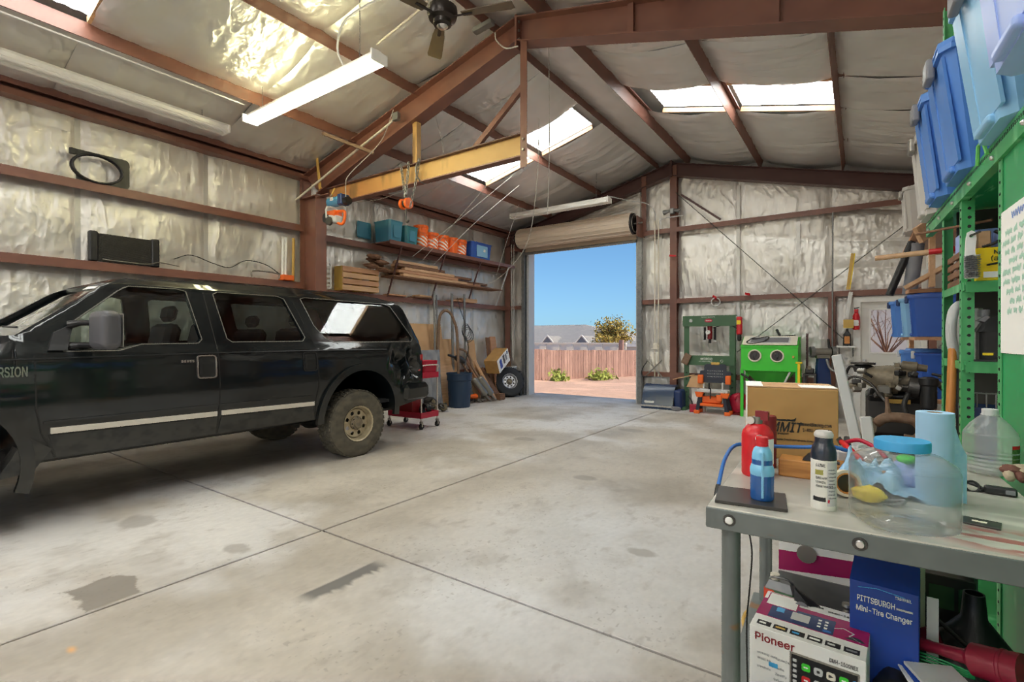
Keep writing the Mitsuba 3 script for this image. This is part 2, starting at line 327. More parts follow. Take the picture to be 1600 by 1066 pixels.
# ---------------------------------------------------------------- girts (horizontal web on top, a lip hanging down on the room side)
def girt_y(wall, X, sgn, z, y0, y1, d=.20):
    part(wall, 'girt', ext_y([(X, z-.01), (X+sgn*d, z-.01), (X+sgn*d, z-.115), (X+sgn*(d-.008), z-.115), (X+sgn*(d-.008), z-.018), (X, z-.018)][::1 if sgn < 0 else -1], y0, y1), 'brown_steel')
for z in (2.36, 3.30):
    girt_y('wall_left', XL, 1, z, YF, FY-.10); girt_y('wall_left', XL, 1, z-.085, FY+.10, YB-.1)
    girt_y('wall_right', XR, -1, z, YF, YB-.1)
girt_y('wall_left', XL, 1, .72, YF, YB-.1)
def girt_x(z, x0, x1, d=.20):
    part('wall_back', 'girt', ext_x([(YB, z-.01), (YB-d, z-.01), (YB-d, z-.105), (YB-d+.008, z-.105), (YB-d+.008, z-.018), (YB, z-.018)], x0, x1), 'brown_steel')
girt_x(2.28, -7.6, -7.02); girt_x(2.28, -3.98, -3.3); girt_x(2.28, -3.16, 1.0)
girt_x(3.78, -3.98, -3.3); girt_x(3.78, -3.16, 1.0)
girt_x(.72, -3.98, -3.3); girt_x(.72, -3.16, -.5)
girt_x(3.78, -7.6, -7.02)
# posts of the gable
def cee(x0, x1, z0, z1, y=YB-.2, d=.2, name='post'):
    t = .008; w = x1-x0
    part('wall_back', name, ext_z([(x0, y), (x1, y), (x1, y+.02), (x0+t, y+t), (x0+t, y+d-t), (x1, y+d-t), (x1, y+d), (x0, y+d)], z0, z1), 'brown_steel')
cee(-3.30, -3.16, 0, gz(-3.2)); cee(-3.92, -3.82, 3.66, gz(-3.8)); cee(-.47, -.36, 0, 2.27); cee(.92, 1.02, 0, 2.27); cee(-7.60, -7.44, 0, 4.2)
# eave struts with the sloped lip
for nm, X, s in (('wall_left', XL, 1), ('wall_right', XR, -1)):
    part(nm, 'eave_strut', ext_y([(X, 4.06), (X+s*.20, 4.06), (X+s*.20, 4.135), (X+s*.192, 4.135), (X+s*.192, 4.068), (X+s*.07, 4.068), (X+s*.07, 4.20), (X+s*.22, 4.235), (X+s*.22, 4.165), (X+s*.228, 4.165), (X+s*.228, 4.245), (X, 4.19)][::-1 if s > 0 else 1], YF, YB), 'brown_steel')

# ---------------------------------------------------------------- roof
struct('ceiling', cat_(ext_y([(XL-.2, zr(XL-.2)+.12), (XC, 5.46), (XR+.2, zr(XR+.2)+.12), (XR+.2, zr(XR+.2)+.15), (XC, 5.49), (XL-.2, zr(XL-.2)+.15)], YF-.1, YB+.2)), 'lt_gray', 'pitched metal roof with silver foil insulation draped over brown purlins')
PD = [.35, 1.72, 3.05]
def slope_pt(sg, dx, y, off): 
    n = np.array([sg*.2425, 0, .970])
    return np.stack([XC+sg*dx-off*sg*.2425, y, 5.34-.25*dx-off*.970], -1)
def roof_panel(sg, a, b, y0, y1, seed):
    w = y1-y0; nu, nv = max(4, int((b-a)/.05)), max(4, int(w/.035))
    def f(u, v):
        dx, y = a+u*(b-a), y0+v*w
        sag = (.11 if b < 4 else .06)*np.sin(np.pi*u)**.8*(.75+.25*np.sin(np.pi*v)**.5)
        P = np.stack([dx*1.1, y*4.2, np.full_like(y, seed*2.3)], -1)
        wr = 1-np.abs(2*fbmn(P+.4*fbmn(P, .9, 2, 3)[..., None], 1.1, 3, seed)-1)
        edge = np.minimum(u, 1-u)
        Q = np.stack([dx*6, y*7, np.full_like(y, seed*1.1)], -1)
        d = .012+sag+.048*(wr-.6)*(1-.35*np.exp(-edge*12))+.006*fbmn(Q, 1.6, 2, seed)-.02*(1-np.clip(np.minimum(v, 1-v)*10, 0, 1))**2
        return slope_pt(sg, dx, y, d)
    part('ceiling', 'insulation_panel', grid(f, nu, nv), 'foil_roof', True)
SKY = {1: [(7.15, 8.12)], -1: [(7.15, 8.05)]}
FRONTSKY = [(.70, 1.65), (-4.3, -3.35)]
def cuts(sg): return sorted([YF, -5.9, -1.15, -2.6, .2, 3.4, FY, 6.0, 9.45, YB+.1]+[q for p in SKY[sg]+FRONTSKY for q in p])
for sg in (1, -1):
    for a, b in zip([0]+PD, PD+[4.43]):
        cs = cuts(sg)
        for y0, y1 in zip(cs, cs[1:]):
            skyl = any(abs(y0-p[0]) < 1e-6 for p in SKY[sg]+FRONTSKY) and .3 < a < 3.0
            if skyl: continue
            if a == 0:
                if sg == -1: continue
                def fr(u, v, y0=y0, y1=y1):
                    x = -.35+.7*u; y = y0+v*(y1-y0); q = np.stack([x*3, y*3, 0*x], -1)
                    return np.stack([XC+x, y, 5.24-.05*np.sin(np.pi*u)-.02*fbmn(q, 2, 2, 4)], -1)
                part('ceiling', 'insulation_panel', grid(fr, 12, max(4, int((y1-y0)/.06))), 'foil_roof', True)
            else:
                roof_panel(sg, a, b, y0, y1, int(37*a+11*y0+sg*5+200))
# purlins (zed sections)
for sg in (1, -1):
    for dx in PD:
        c = np.array([XC+sg*dx, 5.34-.25*dx]); ex = np.array([sg*.970, -.2425]); ey = np.array([sg*.2425, .970])
        loc = [(0, 0), (.065, 0), (.065, -.018), (.058, -.018), (.058, -.007), (.004, -.007), (.004, -.193), (-.055, -.193), (-.055, -.183), (-.062, -.183), (-.062, -.2), (-.004, -.2), (-.004, -.007), (0, -.007)]
        poly = Polygon([tuple(c+ex*a+ey*b) for a, b in loc]).buffer(0)
        for y0, y1 in ((YF, FY), (FY, YB)):
            part('ceiling', 'purlin', ext_y(poly, y0, y1), 'brown_steel')
# skylight panels: ribbed translucent sheets, lit by the day outside
def skylight(n, sg, y0, y1, spans, label):
    k = struct(f'window_{n}', None, None, label)
    for a, b in spans:
        def f(u, v):
            dx, y = a+u*(b-a), y0+v*(y1-y0); return slope_pt(sg, dx, y, -.05+.006*np.cos(v*2*np.pi*8))
        m = grid(f, 2, 64)
        if sg > 0: m.invert()
        nrm = m.face_normals[:, 2].mean()
        if nrm > 0: m.invert()
        scene[numbered(k+'__pane')] = mikit.ply(m, 'mat_skylight_sheet', True, emitter={'type': 'area', 'radiance': {'type': 'rgb', 'value': [SKYLIGHT_L*.96, SKYLIGHT_L*1.0, SKYLIGHT_L*.97]}})
        for y in (y0, y1):
            part(k, 'trim', bar(slope_pt(sg, np.float64(a), np.float64(y), .015), slope_pt(sg, np.float64(b), np.float64(y), .015), .03, .07), 'pine')
M('skylight_sheet', (225, 232, 226), .6)
sp = [(.62, 1.66), (1.80, 3.00)]
skylight(1, 1, 7.15, 8.12, sp, 'ribbed white skylight panel in the right roof slope')
skylight(2, -1, 7.15, 8.05, sp, 'ribbed white skylight panel in the left roof slope behind the hoist beam')
for i, (y0, y1) in enumerate(FRONTSKY):
    skylight(3+2*i, 1, y0, y1, sp, 'skylight panel in the right roof slope over the viewpoint'); skylight(4+2*i, -1, y0, y1, sp, 'skylight panel in the left roof slope over the viewpoint')

# ---------------------------------------------------------------- portal frame and gable rafters
k = thing('portal_frame', 'brown steel portal frame spanning the garage with bolted ridge joint', 'steel frame')
def ibeam_xz(k, name, top, bot, y, w=.20, tw=.009, tf_=.014):
    """web between the polylines top and bot in (x, z)"""
    r = part(k, name, ext_y(top+bot[::-1], y-tw/2, y+tw/2), 'brown_steel')
    for nm, ln, s in (('top_flange', top, -1), ('bottom_flange', bot, 1)):
        a, b = np.array(ln[0]), np.array(ln[-1]); d = (b-a)/np.linalg.norm(b-a); n_ = np.array([-d[1], d[0]])*tf_
        part(r, nm, ext_y(Polygon([a, b, b+n_, a+n_]), y-w/2, y+w/2), 'brown_steel')
    return r
zt, zb = lambda x: 5.14-.243*abs(x-XC), lambda x: 4.87-.288*abs(x-XC)
rL = ibeam_xz(k, 'rafter', [(-7.55, zt(-7.55)), (XC, zt(XC))], [(-7.15, zb(-7.15)), (XC, zb(XC))], FY)
rR = ibeam_xz(k, 'rafter', [(XC, zt(XC)), (1.01, zt(1.01))], [(XC, zb(XC)), (.61, zb(.61))], FY)
part(k, 'ridge_plate', bx(XC-.014, XC+.014, FY-.1, FY+.1, 4.78, 5.2), 'brown_steel')
for z in (4.9, 5.0, 5.1):
    for y in (FY-.06, FY+.06):
        part(k, 'bolt', trimesh.creation.cylinder(.016, .06, 6, transform=trimesh.transformations.rotation_matrix(math.pi/2, [0, 1, 0], None)).apply_translation([XC, y, z]), 'dull_metal')
for s, xo, xi in ((1, -7.60, -7.17), (-1, 1.06, .63)):
    c = part(k, 'column', bx(min(xo, xi), max(xo, xi), FY-.005, FY+.005, .02, 3.75), 'brown_steel')
    part(c, 'outer_flange', bx(xo-.007, xo+.007, FY-.1, FY+.1, .02, zt(xo)), 'brown_steel')
    part(c, 'inner_flange', bx(xi-.007, xi+.007, FY-.1, FY+.1, .02, zb(xi)), 'brown_steel')
    part(c, 'stiffener', bx(xo+s*.012, xi-s*.01, FY-.09, FY+.09, 3.735, 3.75), 'brown_steel')
    part(c, 'stiffener', bx(xo+s*.012, xo+s*.04, FY-.095, FY-.085, 3.75, 4.1), 'brown_steel')
    part(c, 'base_plate', bx(min(xo, xi)-.03, max(xo, xi)+.03, FY-.13, FY+.13, 0, .02), 'brown_steel')
for x in (-1.9, -.6, -5.3):
    part(k, 'web_stiffener', bx(x-.03, x+.03, FY-.06, FY-.012, zb(x)+.02, zt(x)-.01) if x != -5.3 else bx(x-.005, x+.005, FY+.01, FY+.09, zb(x)+.02, zt(x)-.01), 'brown_steel')
# flange braces up to the purlins
one('flange_brace', bar((-6.32, FY-.55, 4.37), (-5.75, FY-.1, 3.98+.12), .04, .04), 'rusty', 'thin rust red brace angled from a purlin down to the left rafter', 'brace')
def gable_rafter(s):
    xe = XC+s*4.35; g = lambda x: 5.14-.25*abs(x-XC)
    r = part('ceiling', 'gable_rafter', ext_y([(XC, g(XC)), (xe, g(xe)), (xe, g(xe)-.26), (XC, g(XC)-.26)][::s], YB-.16, YB-.15), 'brown_dark')
    for dz in (0, -.26):
        part(r, 'flange', ext_y([(XC, g(XC)+dz), (xe, g(xe)+dz), (xe, g(xe)+dz-.012), (XC, g(XC)+dz-.012)][::s], YB-.24, YB-.06), 'brown_dark')
gable_rafter(1); gable_rafter(-1)
part('ceiling', 'ridge_splice', bx(XC-.02, XC+.02, YB-.25, YB-.05, 4.84, 5.2), 'brown_dark')
part('wall_back', 'haunch', ext_y([(-7.44, 4.2), (-7.44, 3.45), (-6.95, 4.02), (-6.95, 4.25)], YB-.18, YB-.17), 'brown_dark')
# ================================================================== outside the roller door
M('gravel', mikit.proc(lambda p, n, uv: mix(mix(lin((178, 154, 142)), lin((152, 126, 114)), fbm(p.x*9, p.y*9, 0, 4)), lin((184, 156, 140)), smoothstep(.5, .7, fbm(p.x*.9, p.y*.9, 7, 3)))), .9)
M('fence_wood', mikit.proc(lambda p, n, uv: mix(lin((168, 136, 128)), lin((138, 108, 101)), fbm(p.x*7, p.y*7, p.z*2))), .8)
M('fence_wood2', mikit.proc(lambda p, n, uv: mix(lin((182, 150, 141)), lin((156, 124, 115)), fbm(p.x*7, p.y*7, p.z*2))), .8)
M('shingle', mikit.proc(lambda p, n, uv: mix(lin((146, 148, 150)), lin((126, 128, 132)), fbm(p.x*3, p.y*3, p.z*6))), .85)
M('pale_drive', (214, 208, 198), .8)
M('siding', (214, 214, 210), .7)
M('vinyl', (232, 226, 212), .6)
scene['mat_leaf'] = {'type': 'twosided', 'bsdf': {'type': 'principled', 'base_color': mikit.proc(lambda p, n, uv: mix(lin((148, 146, 74)), lin((176, 148, 80)), fbm(p.x*5, p.y*5, p.z*5))), 'roughness': .7}}
scene['mat_weed'] = {'type': 'twosided', 'bsdf': {'type': 'principled', 'base_color': rgb((150, 164, 84)), 'roughness': .7}}
def gzo(x, y): return -.03-.42*np.clip((y-YB)/9, 0, 1)
def gfn(u, v):
    x, y = -60+75*u, YB+.10+62*v**1.8; P = np.stack([x*1.3, y*1.3, 0*x], -1)
    return np.stack([x, y, gzo(x, y)+.05*(fbmn(P, 1.5, 3, 2)-.5)*np.clip((y-YB-.15)*2, 0, 1)], -1)
struct('ground_back', grid(gfn, 180, 120), 'gravel', 'sunlit pinkish gravel yard sloping away outside the roller door', True)
struct('ground_front', bx(-30, 30, -50, YF, -.4, -.05), 'pale_drive', 'pale concrete drive behind the viewpoint')
one('threshold', bx(DX0-.1, DX1+.1, YB+.1, YB+.6, -.3, -.012, .01), 'concrete', 'narrow concrete apron along the roller door sill', 'apron')
# board fence
A, B = np.array([-13.6, 15.2]), np.array([-7.6, 27.8]); Lf = np.linalg.norm(B-A); df = (B-A)/Lf
fk = thing('board_fence', 'brown wooden privacy fence of upright boards across the yard', 'fence')
nb = int(Lf/.155)
for i in range(nb):
    c = A+df*(i+.5)*.155; h = 1.42+.02*random.random()-.012*i*.155; z = float(gzo(*c))
    m = bx(-.071, .071, -.011-.006*random.random(), .011, z-.05, z+h); ang = math.degrees(math.atan2(df[1], df[0]))
    part(fk, 'board', mv(m, (c[0]+.008*random.random(), c[1], 0), ang), 'fence_wood2' if random.random() < .33 else 'fence_wood')
for dz in (.3, 1.05):
    a, b = A+np.array([df[1], -df[0]])*-.03, B+np.array([df[1], -df[0]])*-.03
    part(fk, 'rail', bar((*a, -.42+dz), (*b, -.42+dz-.1), .04, .09), 'fence_wood')
one('gate_post', bx(-12.05, -11.80, 28.6, 28.8, -.4, 1.36, .01), 'fence_wood', 'taller fence post standing above the boards before the cream fence end', 'fence post')
# cream vinyl fence behind it
vk = thing('vinyl_fence', 'cream vinyl fence seen over the brown board fence', 'fence')
for i in range(38):
    x = -31.5+i*.52; part(vk, 'panel', bx(x, x+.50, 29.0+.05*(i % 2), 29.06+.05*(i % 2), -.3, 1.10), 'vinyl')
part(vk, 'cap_rail', bx(-31.7, -11.75, 28.97, 29.14, 1.10, 1.19), 'vinyl')
# houses
def hip(cx, cy, w, d, z0, zr_, ridge):
    V = [(cx-w/2, cy-d/2, z0), (cx+w/2, cy-d/2, z0), (cx+w/2, cy+d/2, z0), (cx-w/2, cy+d/2, z0), (cx-ridge/2, cy, zr_), (cx+ridge/2, cy, zr_)]
    return trimesh.convex.convex_hull(np.array(V))
def house(label, cx, cy, w, d, zw, zr_, ridge, gables=(), vents=0):
    h = thing('house', label, 'house')
    part(h, 'wall', bx(cx-w/2+.5, cx+w/2-.5, cy-d/2+.5, cy+d/2-.5, -.6, zw), 'siding')
    r = part(h, 'roof', hip(cx, cy, w, d, zw, zr_, ridge), 'shingle')
    part(h, 'fascia', bx(cx-w/2, cx+w/2, cy-d/2-.05, cy-d/2, zw-.25, zw+.02), 'white')
    for gx in gables:
        y = cy-d/2-.3; zz = zw+.1
        g = part(h, 'dormer', ext_y([(gx-.8, zz), (gx+.8, zz), (gx, zz+.85)], y, y+3), 'shingle')
        part(g, 'bargeboard', cat_(bar((gx-.85, y-.06, zz), (gx, y-.06, zz+.92), .1, .13), bar((gx+.85, y-.06, zz), (gx, y-.06, zz+.92), .1, .13)), 'white')
    for i in range(vents):
        x = cx-ridge/2-1+i*(ridge+1)/vents; part(r, 'roof_vent', bx(x-.22, x+.22, cy-d*.12, cy-d*.10, zr_-1.05, zr_-.8), 'white')
house('grey hipped roof house with two small gables beyond the fences', -37.5, 60, 38, 18, .85, 3.35, 15, (-30.3, -25.8, -22.8), 9)
house('second grey roofed house right of the yellow green tree', -20.5, 78, 19, 15, .9, 3.6, 5)
part('house_001', 'garage_door', bx(-26.5, -24.0, 70.85, 71.0, -.5, 1.0), 'white')
# tree and weeds
def leaves(centers, size, seed):
    r = np.random.default_rng(seed); n = len(centers); V = []; F = []
    for i, c in enumerate(centers):
        a = r.normal(size=3); a /= np.linalg.norm(a); b = np.cross(a, r.normal(size=3)); b /= np.linalg.norm(b); s = size*(.6+.8*r.random())
        V += [c-a*s, c+b*s*.4, c+a*s, c-b*s*.4]; F += [[4*i, 4*i+1, 4*i+2], [4*i, 4*i+2, 4*i+3]]
    return trimesh.Trimesh(np.array(V), F, process=False)
tk = thing('tree', 'round yellow green tree standing between the two houses', 'tree')
r_ = np.random.default_rng(5); tc = np.array([-17.0, 39.0, 1.75]); pts = []
part(tk, 'trunk', tube([(tc[0], tc[1], -.5), (tc[0]+.05, tc[1], .6), (tc[0], tc[1], 1.4)], [.16, .12, .08], 8), 'old_wood')
for i in range(70):
    th, ph = r_.random()*6.28, math.acos(1-1.25*r_.random()); d = np.array([math.cos(th)*math.sin(ph), math.sin(th)*math.sin(ph), math.cos(ph)]); L_ = 1.35+.85*r_.random()
    e = tc+np.array([0, 0, -.4])+d*L_*np.array([1.1, 1.1, 1.0])
    if i < 40: part(tk, 'branch', tube([tc+np.array([0, 0, -.5]), (tc+e)/2+r_.normal(size=3)*.08, e], [.035, .02, .006], 5), 'old_wood')
    for t in r_.random(34): pts.append(tc+np.array([0, 0, -.4])+(e-tc+np.array([0, 0, .4]))*(.35+.65*t)+r_.normal(size=3)*.13)
part(tk, 'foliage', leaves(pts, .13, 3), 'leaf', kind='stuff')
for i, (x, y, n, w) in enumerate(((-10.75, 18.9, 190, .55), (-9.75, 21.2, 260, .8), (-8.15, 24.6, 170, .6))):
    P = []
    for j in range(n):
        q = r_.normal(size=2)*w*.5; P.append(np.array([x+q[0]*.6, y+q[1], float(gzo(x, y))+.02+.36*abs(r_.normal())*.5]))
    k = thing('weed_clump', ['small clump of weeds at the fence foot, nearest the left jamb', 'widest clump of weeds at the foot of the fence', 'clump of weeds at the fence foot beside the right jamb'][i], 'weed')
    part(k, 'leaf_mass', leaves(P, .12, 20+i), 'weed', kind='stuff')
# ================================================================== the dark sport utility vehicle
import manifold3d as m3
M('car_paint', mikit.proc(lambda p, n, uv: mix(lin((9, 15, 18)), lin((36, 36, 33)), smoothstep(.68, .5, p.z+.06*fbm(p.x*8, p.y*8, p.z*8))*.7)), .07, spec=.5, coat=.5)
M('car_dusty', mikit.proc(lambda p, n, uv: mix(lin((46, 46, 44)), lin((30, 31, 32)), smoothstep(.4, .7, fbm(p.x*12, p.y*12, p.z*12)))), .45)
M('mirror_gray', (74, 74, 78), .4)
M('car_trim', (30, 32, 34), .35)
M('car_inside', (34, 35, 38), .8)
M('seat_cloth', (74, 74, 78), .9)
M('strip_silver', (214, 208, 196), .35, .3)
M('trim_grey', (120, 118, 112), .35, .5)
M('seam_black', (6, 7, 8), .6)
M('tail_red', (150, 16, 26), .15, coat=1.)
scene['mat_tint_glass'] = {'type': 'thindielectric', 'int_ior': 1.52, 'specular_transmittance': {'type': 'rgb', 'value': [.22, .25, .25]}}
scene['mat_clear_glass'] = {'type': 'thindielectric', 'int_ior': 1.52, 'specular_transmittance': {'type': 'rgb', 'value': [.62, .68, .64]}}
CX_ = -5.95
def chw(y, z):
    h = np.interp(z, [.2, .50, .62, .80, 1.20, 1.29, 1.36, 1.91, 1.965, 2.03], [.96, .965, .985, 1.0, 1.0, .988, .960, .795, .745, .62])
    return h-.10*np.clip((.1-y)/.75, 0, 1)**2-.05*np.clip((y-4.55)/.5, 0, 1)**1.5
def cwarp(V):
    V = np.array(V, float); x, y, z = V.T
    X = x*chw(y, z)
    dent = np.exp(-(((y-4.64)/.25)**2+((z-1.06)/.25)**2)**1.6)*(x > 0)*np.clip((x-.8)*5, 0, 1)
    P = np.stack([y*6.5+z*1.5, z*4, 0*y], -1); rg = np.abs(2*fbmn(P, 1.0, 2, 8)-1)
    X = X-dent*(.30*rg+.02)
    X = X+.012*np.clip(x, -1, 1)*np.exp(-((z-1.0)/.16)**2)
    z2 = z-.035*np.clip((z-1.86)/.12, 0, 1)*np.clip(np.abs(X)/.75, 0, 1.2)**3
    return np.c_[CX_+X, y, z2]
def mani(mesh):
    return m3.Manifold(m3.Mesh(np.asarray(mesh.vertices, np.float32), np.asarray(mesh.faces, np.uint32)))
def tomesh(m):
    q = m.to_mesh(); return trimesh.Trimesh(np.array(q.vert_properties[:, :3]), np.array(q.tri_verts), process=False)
def side(poly, x0, x1, ref=.07):
    """a piece cut in the side's plane (y, z), laid on the body between x0 and x1 and bent with it"""
    mesh = ext_x(poly, x0, x1); mesh.fix_normals(); q = mani(mesh)
    if ref: q = q.refine_to_length(ref)
    t = tomesh(q); t.vertices = cwarp(t.vertices); return t
def ell(cy, cz, ry, rz, a0=0, a1=180, n=24):
    t = np.radians(np.linspace(a0, a1, n)); return [(cy+ry*np.cos(a), cz+rz*np.sin(a)) for a in t]
RW, FW = 3.87, .39
out = [(-.62, .52), (-.70, .62), (-.70, .95), (-.64, 1.22), (-.2, 1.34), (.5, 1.41), (.90, 1.45), (1.50, 1.915), (1.66, 1.975), (2.2, 2.005), (2.9, 2.02), (3.97, 2.02), (4.40, 1.99), (4.63, 1.93), (4.74, 1.82), (4.93, 1.40), (4.955, 1.2), (4.96, .80), (4.92, .59), (4.44, .52)]
sil = Polygon(out+[(4.43, .53)]+ell(3.91, .50, .52, .545, 0, 180)+[(3.38, .52), (.90, .52)]+ell(.39, .50, .52, .53, 0, 180)+[(-.14, .52)]).buffer(0)
win1 = Polygon([(1.16, 1.335), (1.24, 1.56), (1.54, 1.82), (1.62, 1.875), (1.98, 1.885), (2.05, 1.86), (2.13, 1.42), (2.10, 1.39), (1.66, 1.385), (1.50, 1.335)])
win2 = Polygon([(2.30, 1.85), (2.34, 1.88), (2.94, 1.885), (3.01, 1.85), (3.18, 1.44), (3.15, 1.405), (2.41, 1.40), (2.37, 1.43)])
win3 = Polygon([(3.22, 1.87), (3.27, 1.895), (4.40, 1.885), (4.50, 1.845), (4.80, 1.43), (4.77, 1.395), (3.55, 1.39), (3.44, 1.44), (3.33, 1.58)])
wins = [w.buffer(.015, join_style=1).buffer(-.015) for w in (win1, win2, win3)]
body = mani((lambda q: (q.fix_normals(), q)[1])(ext_x(sil, -1, 1)))
cav = Polygon([(1.05, 1.30), (1.30, 1.56), (1.60, 1.89), (2.2, 1.94), (4.3, 1.94), (4.62, 1.86), (4.85, 1.36), (4.85, 1.10), (4.45, 1.08), (3.4, 1.08), (3.3, .60), (1.05, .60)])
def pre(poly, x0, x1):
    q = ext_x(poly, x0, x1); q.fix_normals(); return mani(q)
body = body-pre(cav, -.955, .955)
for w in wins: body = body-pre(w, -1.2, 1.2)
ws = [(.98, 1.50), (1.52, 1.91)]
body = body-pre(Polygon([(.98, 1.535), (1.46, 1.905), (1.62, 1.84), (1.16, 1.46)]), -.88, .88)
body = body.refine_to_length(.05)
bm = tomesh(body); bm.vertices = cwarp(bm.vertices)
car = thing('car', 'dark sport utility vehicle with dented rear quarter parked along the foil wall', 'car')
part(car, 'body', bm, 'car_paint', 32)
for w, g in zip(wins, ('clear_glass', 'tint_glass', 'tint_glass')):
    for s in (1, -1):
        q = tomesh(pre(w.buffer(.004), .972*s-.002, .972*s+.002).refine_to_length(.08)); f = q.triangles_center[:, 0]*s > .9719*1
        keep = np.abs(q.triangles_center[:, 0]-(.972+.002)*s) < 1e-4
        q = trimesh.Trimesh(q.vertices, q.faces[keep], process=False); q.remove_unreferenced_vertices(); q.vertices = cwarp(q.vertices)
        part(car, 'window_pane', q, g, True)
    part(car, 'window_trim', side(w.buffer(.012).difference(w.buffer(.004)), .99, 1.004), 'trim_grey')
def wfn(u, v):
    x = -.84+1.68*u; y = 1.0+.50*v; z = 1.50+.385*v; return np.stack([x, y-.10*np.abs(x)**2*-1*.6, z], -1)
wq = grid(wfn, 16, 6); wq.vertices = cwarp(wq.vertices); part(car, 'windshield', wq, 'clear_glass', True)
part(car, 'wiper', tube(cwarp([(.55, .98, 1.515), (-.1, 1.0, 1.53)]), .008, 6), 'black')
stk = grid(lambda u, v: np.stack([.34+.40*u, 1.445+.055*v+.10*.6*(.34+.40*u)**2, 1.862+.0423*v-.02], -1), 6, 2); stk.vertices = cwarp(stk.vertices)+np.array([0, -.012, .016]); part(car, 'sticker', stk, 'white')
for x in (-.5, .5):
    st = tbx(CX_+x, 2.15, .72, 1.16, .50, .5, .5, .5); part(car, 'seat', cat_(bx(CX_+x-.26, CX_+x+.26, 1.75, 2.3, .95, 1.12, .05), mv(bx(-.24, .24, -.08, .08, 0, .55, .05), (CX_+x, 2.28, 1.05), rx=-12), mv(bx(-.13, .13, -.05, .05, .58, .76, .04), (CX_+x, 2.27, 1.05), rx=-12)), 'seat_cloth')
    part(car, 'seat', cat_(bx(CX_+x-.3, CX_+x+.3, 2.75, 3.25, .95, 1.1, .05), mv(bx(-.3, .3, -.08, .08, 0, .52, .05), (CX_+x, 3.25, 1.03), rx=-10), mv(bx(-.12, .12, -.05, .05, .55, .70, .04), (CX_+x, 3.25, 1.03), rx=-10)), 'seat_cloth')
part(car, 'dashboard', bx(CX_-.86, CX_+.86, 1.05, 1.35, 1.0, 1.34, .06), 'car_inside')
part(car, 'steering_wheel', mv(torus(.19, .016, 24, 8), (CX_+.42, 1.52, 1.30), rx=65), 'black', True)
part(car, 'cabin_floor', bx(CX_-.9, CX_+.9, 1.1, 4.8, .60, .64), 'car_inside')
part(car, 'cargo_floor', bx(CX_-.88, CX_+.88, 3.35, 4.8, 1.08, 1.12), 'car_inside')
LS = lambda pts, w: LineString(pts).buffer(w/2, cap_style=2)
for nm, pts in (('door_seam', [(.985, 1.30), (.99, .9), (1.02, .72), (1.10, .53)]), ('door_seam', [(2.20, 1.92), (2.26, 1.33), (2.27, .86), (2.235, .54)]), ('door_seam', [(3.08, 1.93), (3.30, 1.33), (3.315, .90), (3.28, .74), (3.285, .56)])):
    part(car, nm, side(LS(pts, .010), .99, 1.0025), 'seam_black')
part(car, 'crease', side(LS([(-.3, 1.262), (.985, 1.275), (2.26, 1.292), (3.3, 1.295), (4.3, 1.29)], .012), .99, 1.009), 'car_trim')
part(car, 'lower_crease', side(LS([(1.03, .80), (2.25, .80), (3.26, .79)], .02), .99, 1.008), 'car_paint')
part(car, 'lower_cladding', side(Polygon([(1.06, .70), (2.25, .685), (2.24, .53), (1.11, .53)]), .99, 1.006), 'car_dusty')
part(car, 'lower_cladding', side(Polygon([(2.285, .685), (3.25, .675), (3.27, .53), (2.26, .53)]), .99, 1.006), 'car_dusty')
part(car, 'side_molding', side(Polygon([(1.07, .712), (2.245, .697), (2.245, .742), (1.07, .757)]), .99, 1.016), 'strip_silver', label='pale silver strip along the front door')
part(car, 'side_molding', side(Polygon([(2.285, .70), (3.262, .684), (3.262, .729), (2.285, .745)]), .99, 1.016), 'strip_silver', label='pale silver strip along the rear door')
fl = Polygon(ell(3.91, .50, .60, .625, -6, 184)+ell(3.91, .50, .52, .545, 184, -6)); part(car, 'fender_flare', side(fl, .985, 1.03), 'car_paint', 30)
fl = Polygon(ell(.39, .50, .60, .61, -20, 184)+ell(.39, .50, .52, .53, 184, -20)); part(car, 'fender_flare', side(fl, .985, 1.03), 'car_paint', 30)
part(car, 'mud_flap', side(Polygon([(.78, .42), (.98, .45), (1.08, .60), (.93, .72), (.86, .56)]), .86, 1.02), 'car_dusty')
hb = rrect(.17, .215, .03)
from shapely import affinity as af
for cy, cz in ((2.155, 1.165), (3.21, 1.175)):
    b_ = af.translate(hb, cy, cz)
    h = part(car, 'door_handle', side(b_.difference(b_.buffer(-.012)), .99, 1.012, .05), 'chrome' if cy < 3 else 'black')
    part(h, 'recess', side(b_.buffer(-.012), .99, 1.002, .05), 'seam_black')
    part(h, 'paddle', side(af.translate(sbox(-.068, -.075, -.04, .075), cy, cz), .99, 1.012, .05), 'black')
bd = part(car, 'badge', side(sbox(1.935, 1.205, 2.06, 1.237), .99, 1.004), 'car_trim')
for i in range(5): part(bd, 'letter_block', side(sbox(1.945+i*.022, 1.21, 1.96+i*.022, 1.232), .99, 1.007), 'chrome')
tx = text('EXCURSION', .07, .006, True); tx.vertices[:, 0] *= .50; tx.apply_translation([-tx.bounds[1, 0], 0, 0])
part(car, 'fender_lettering', tf(tx, basis((CX_+1.008, .945, 1.15), (0, 1, 0), (0, .18, 1))), 'chrome')
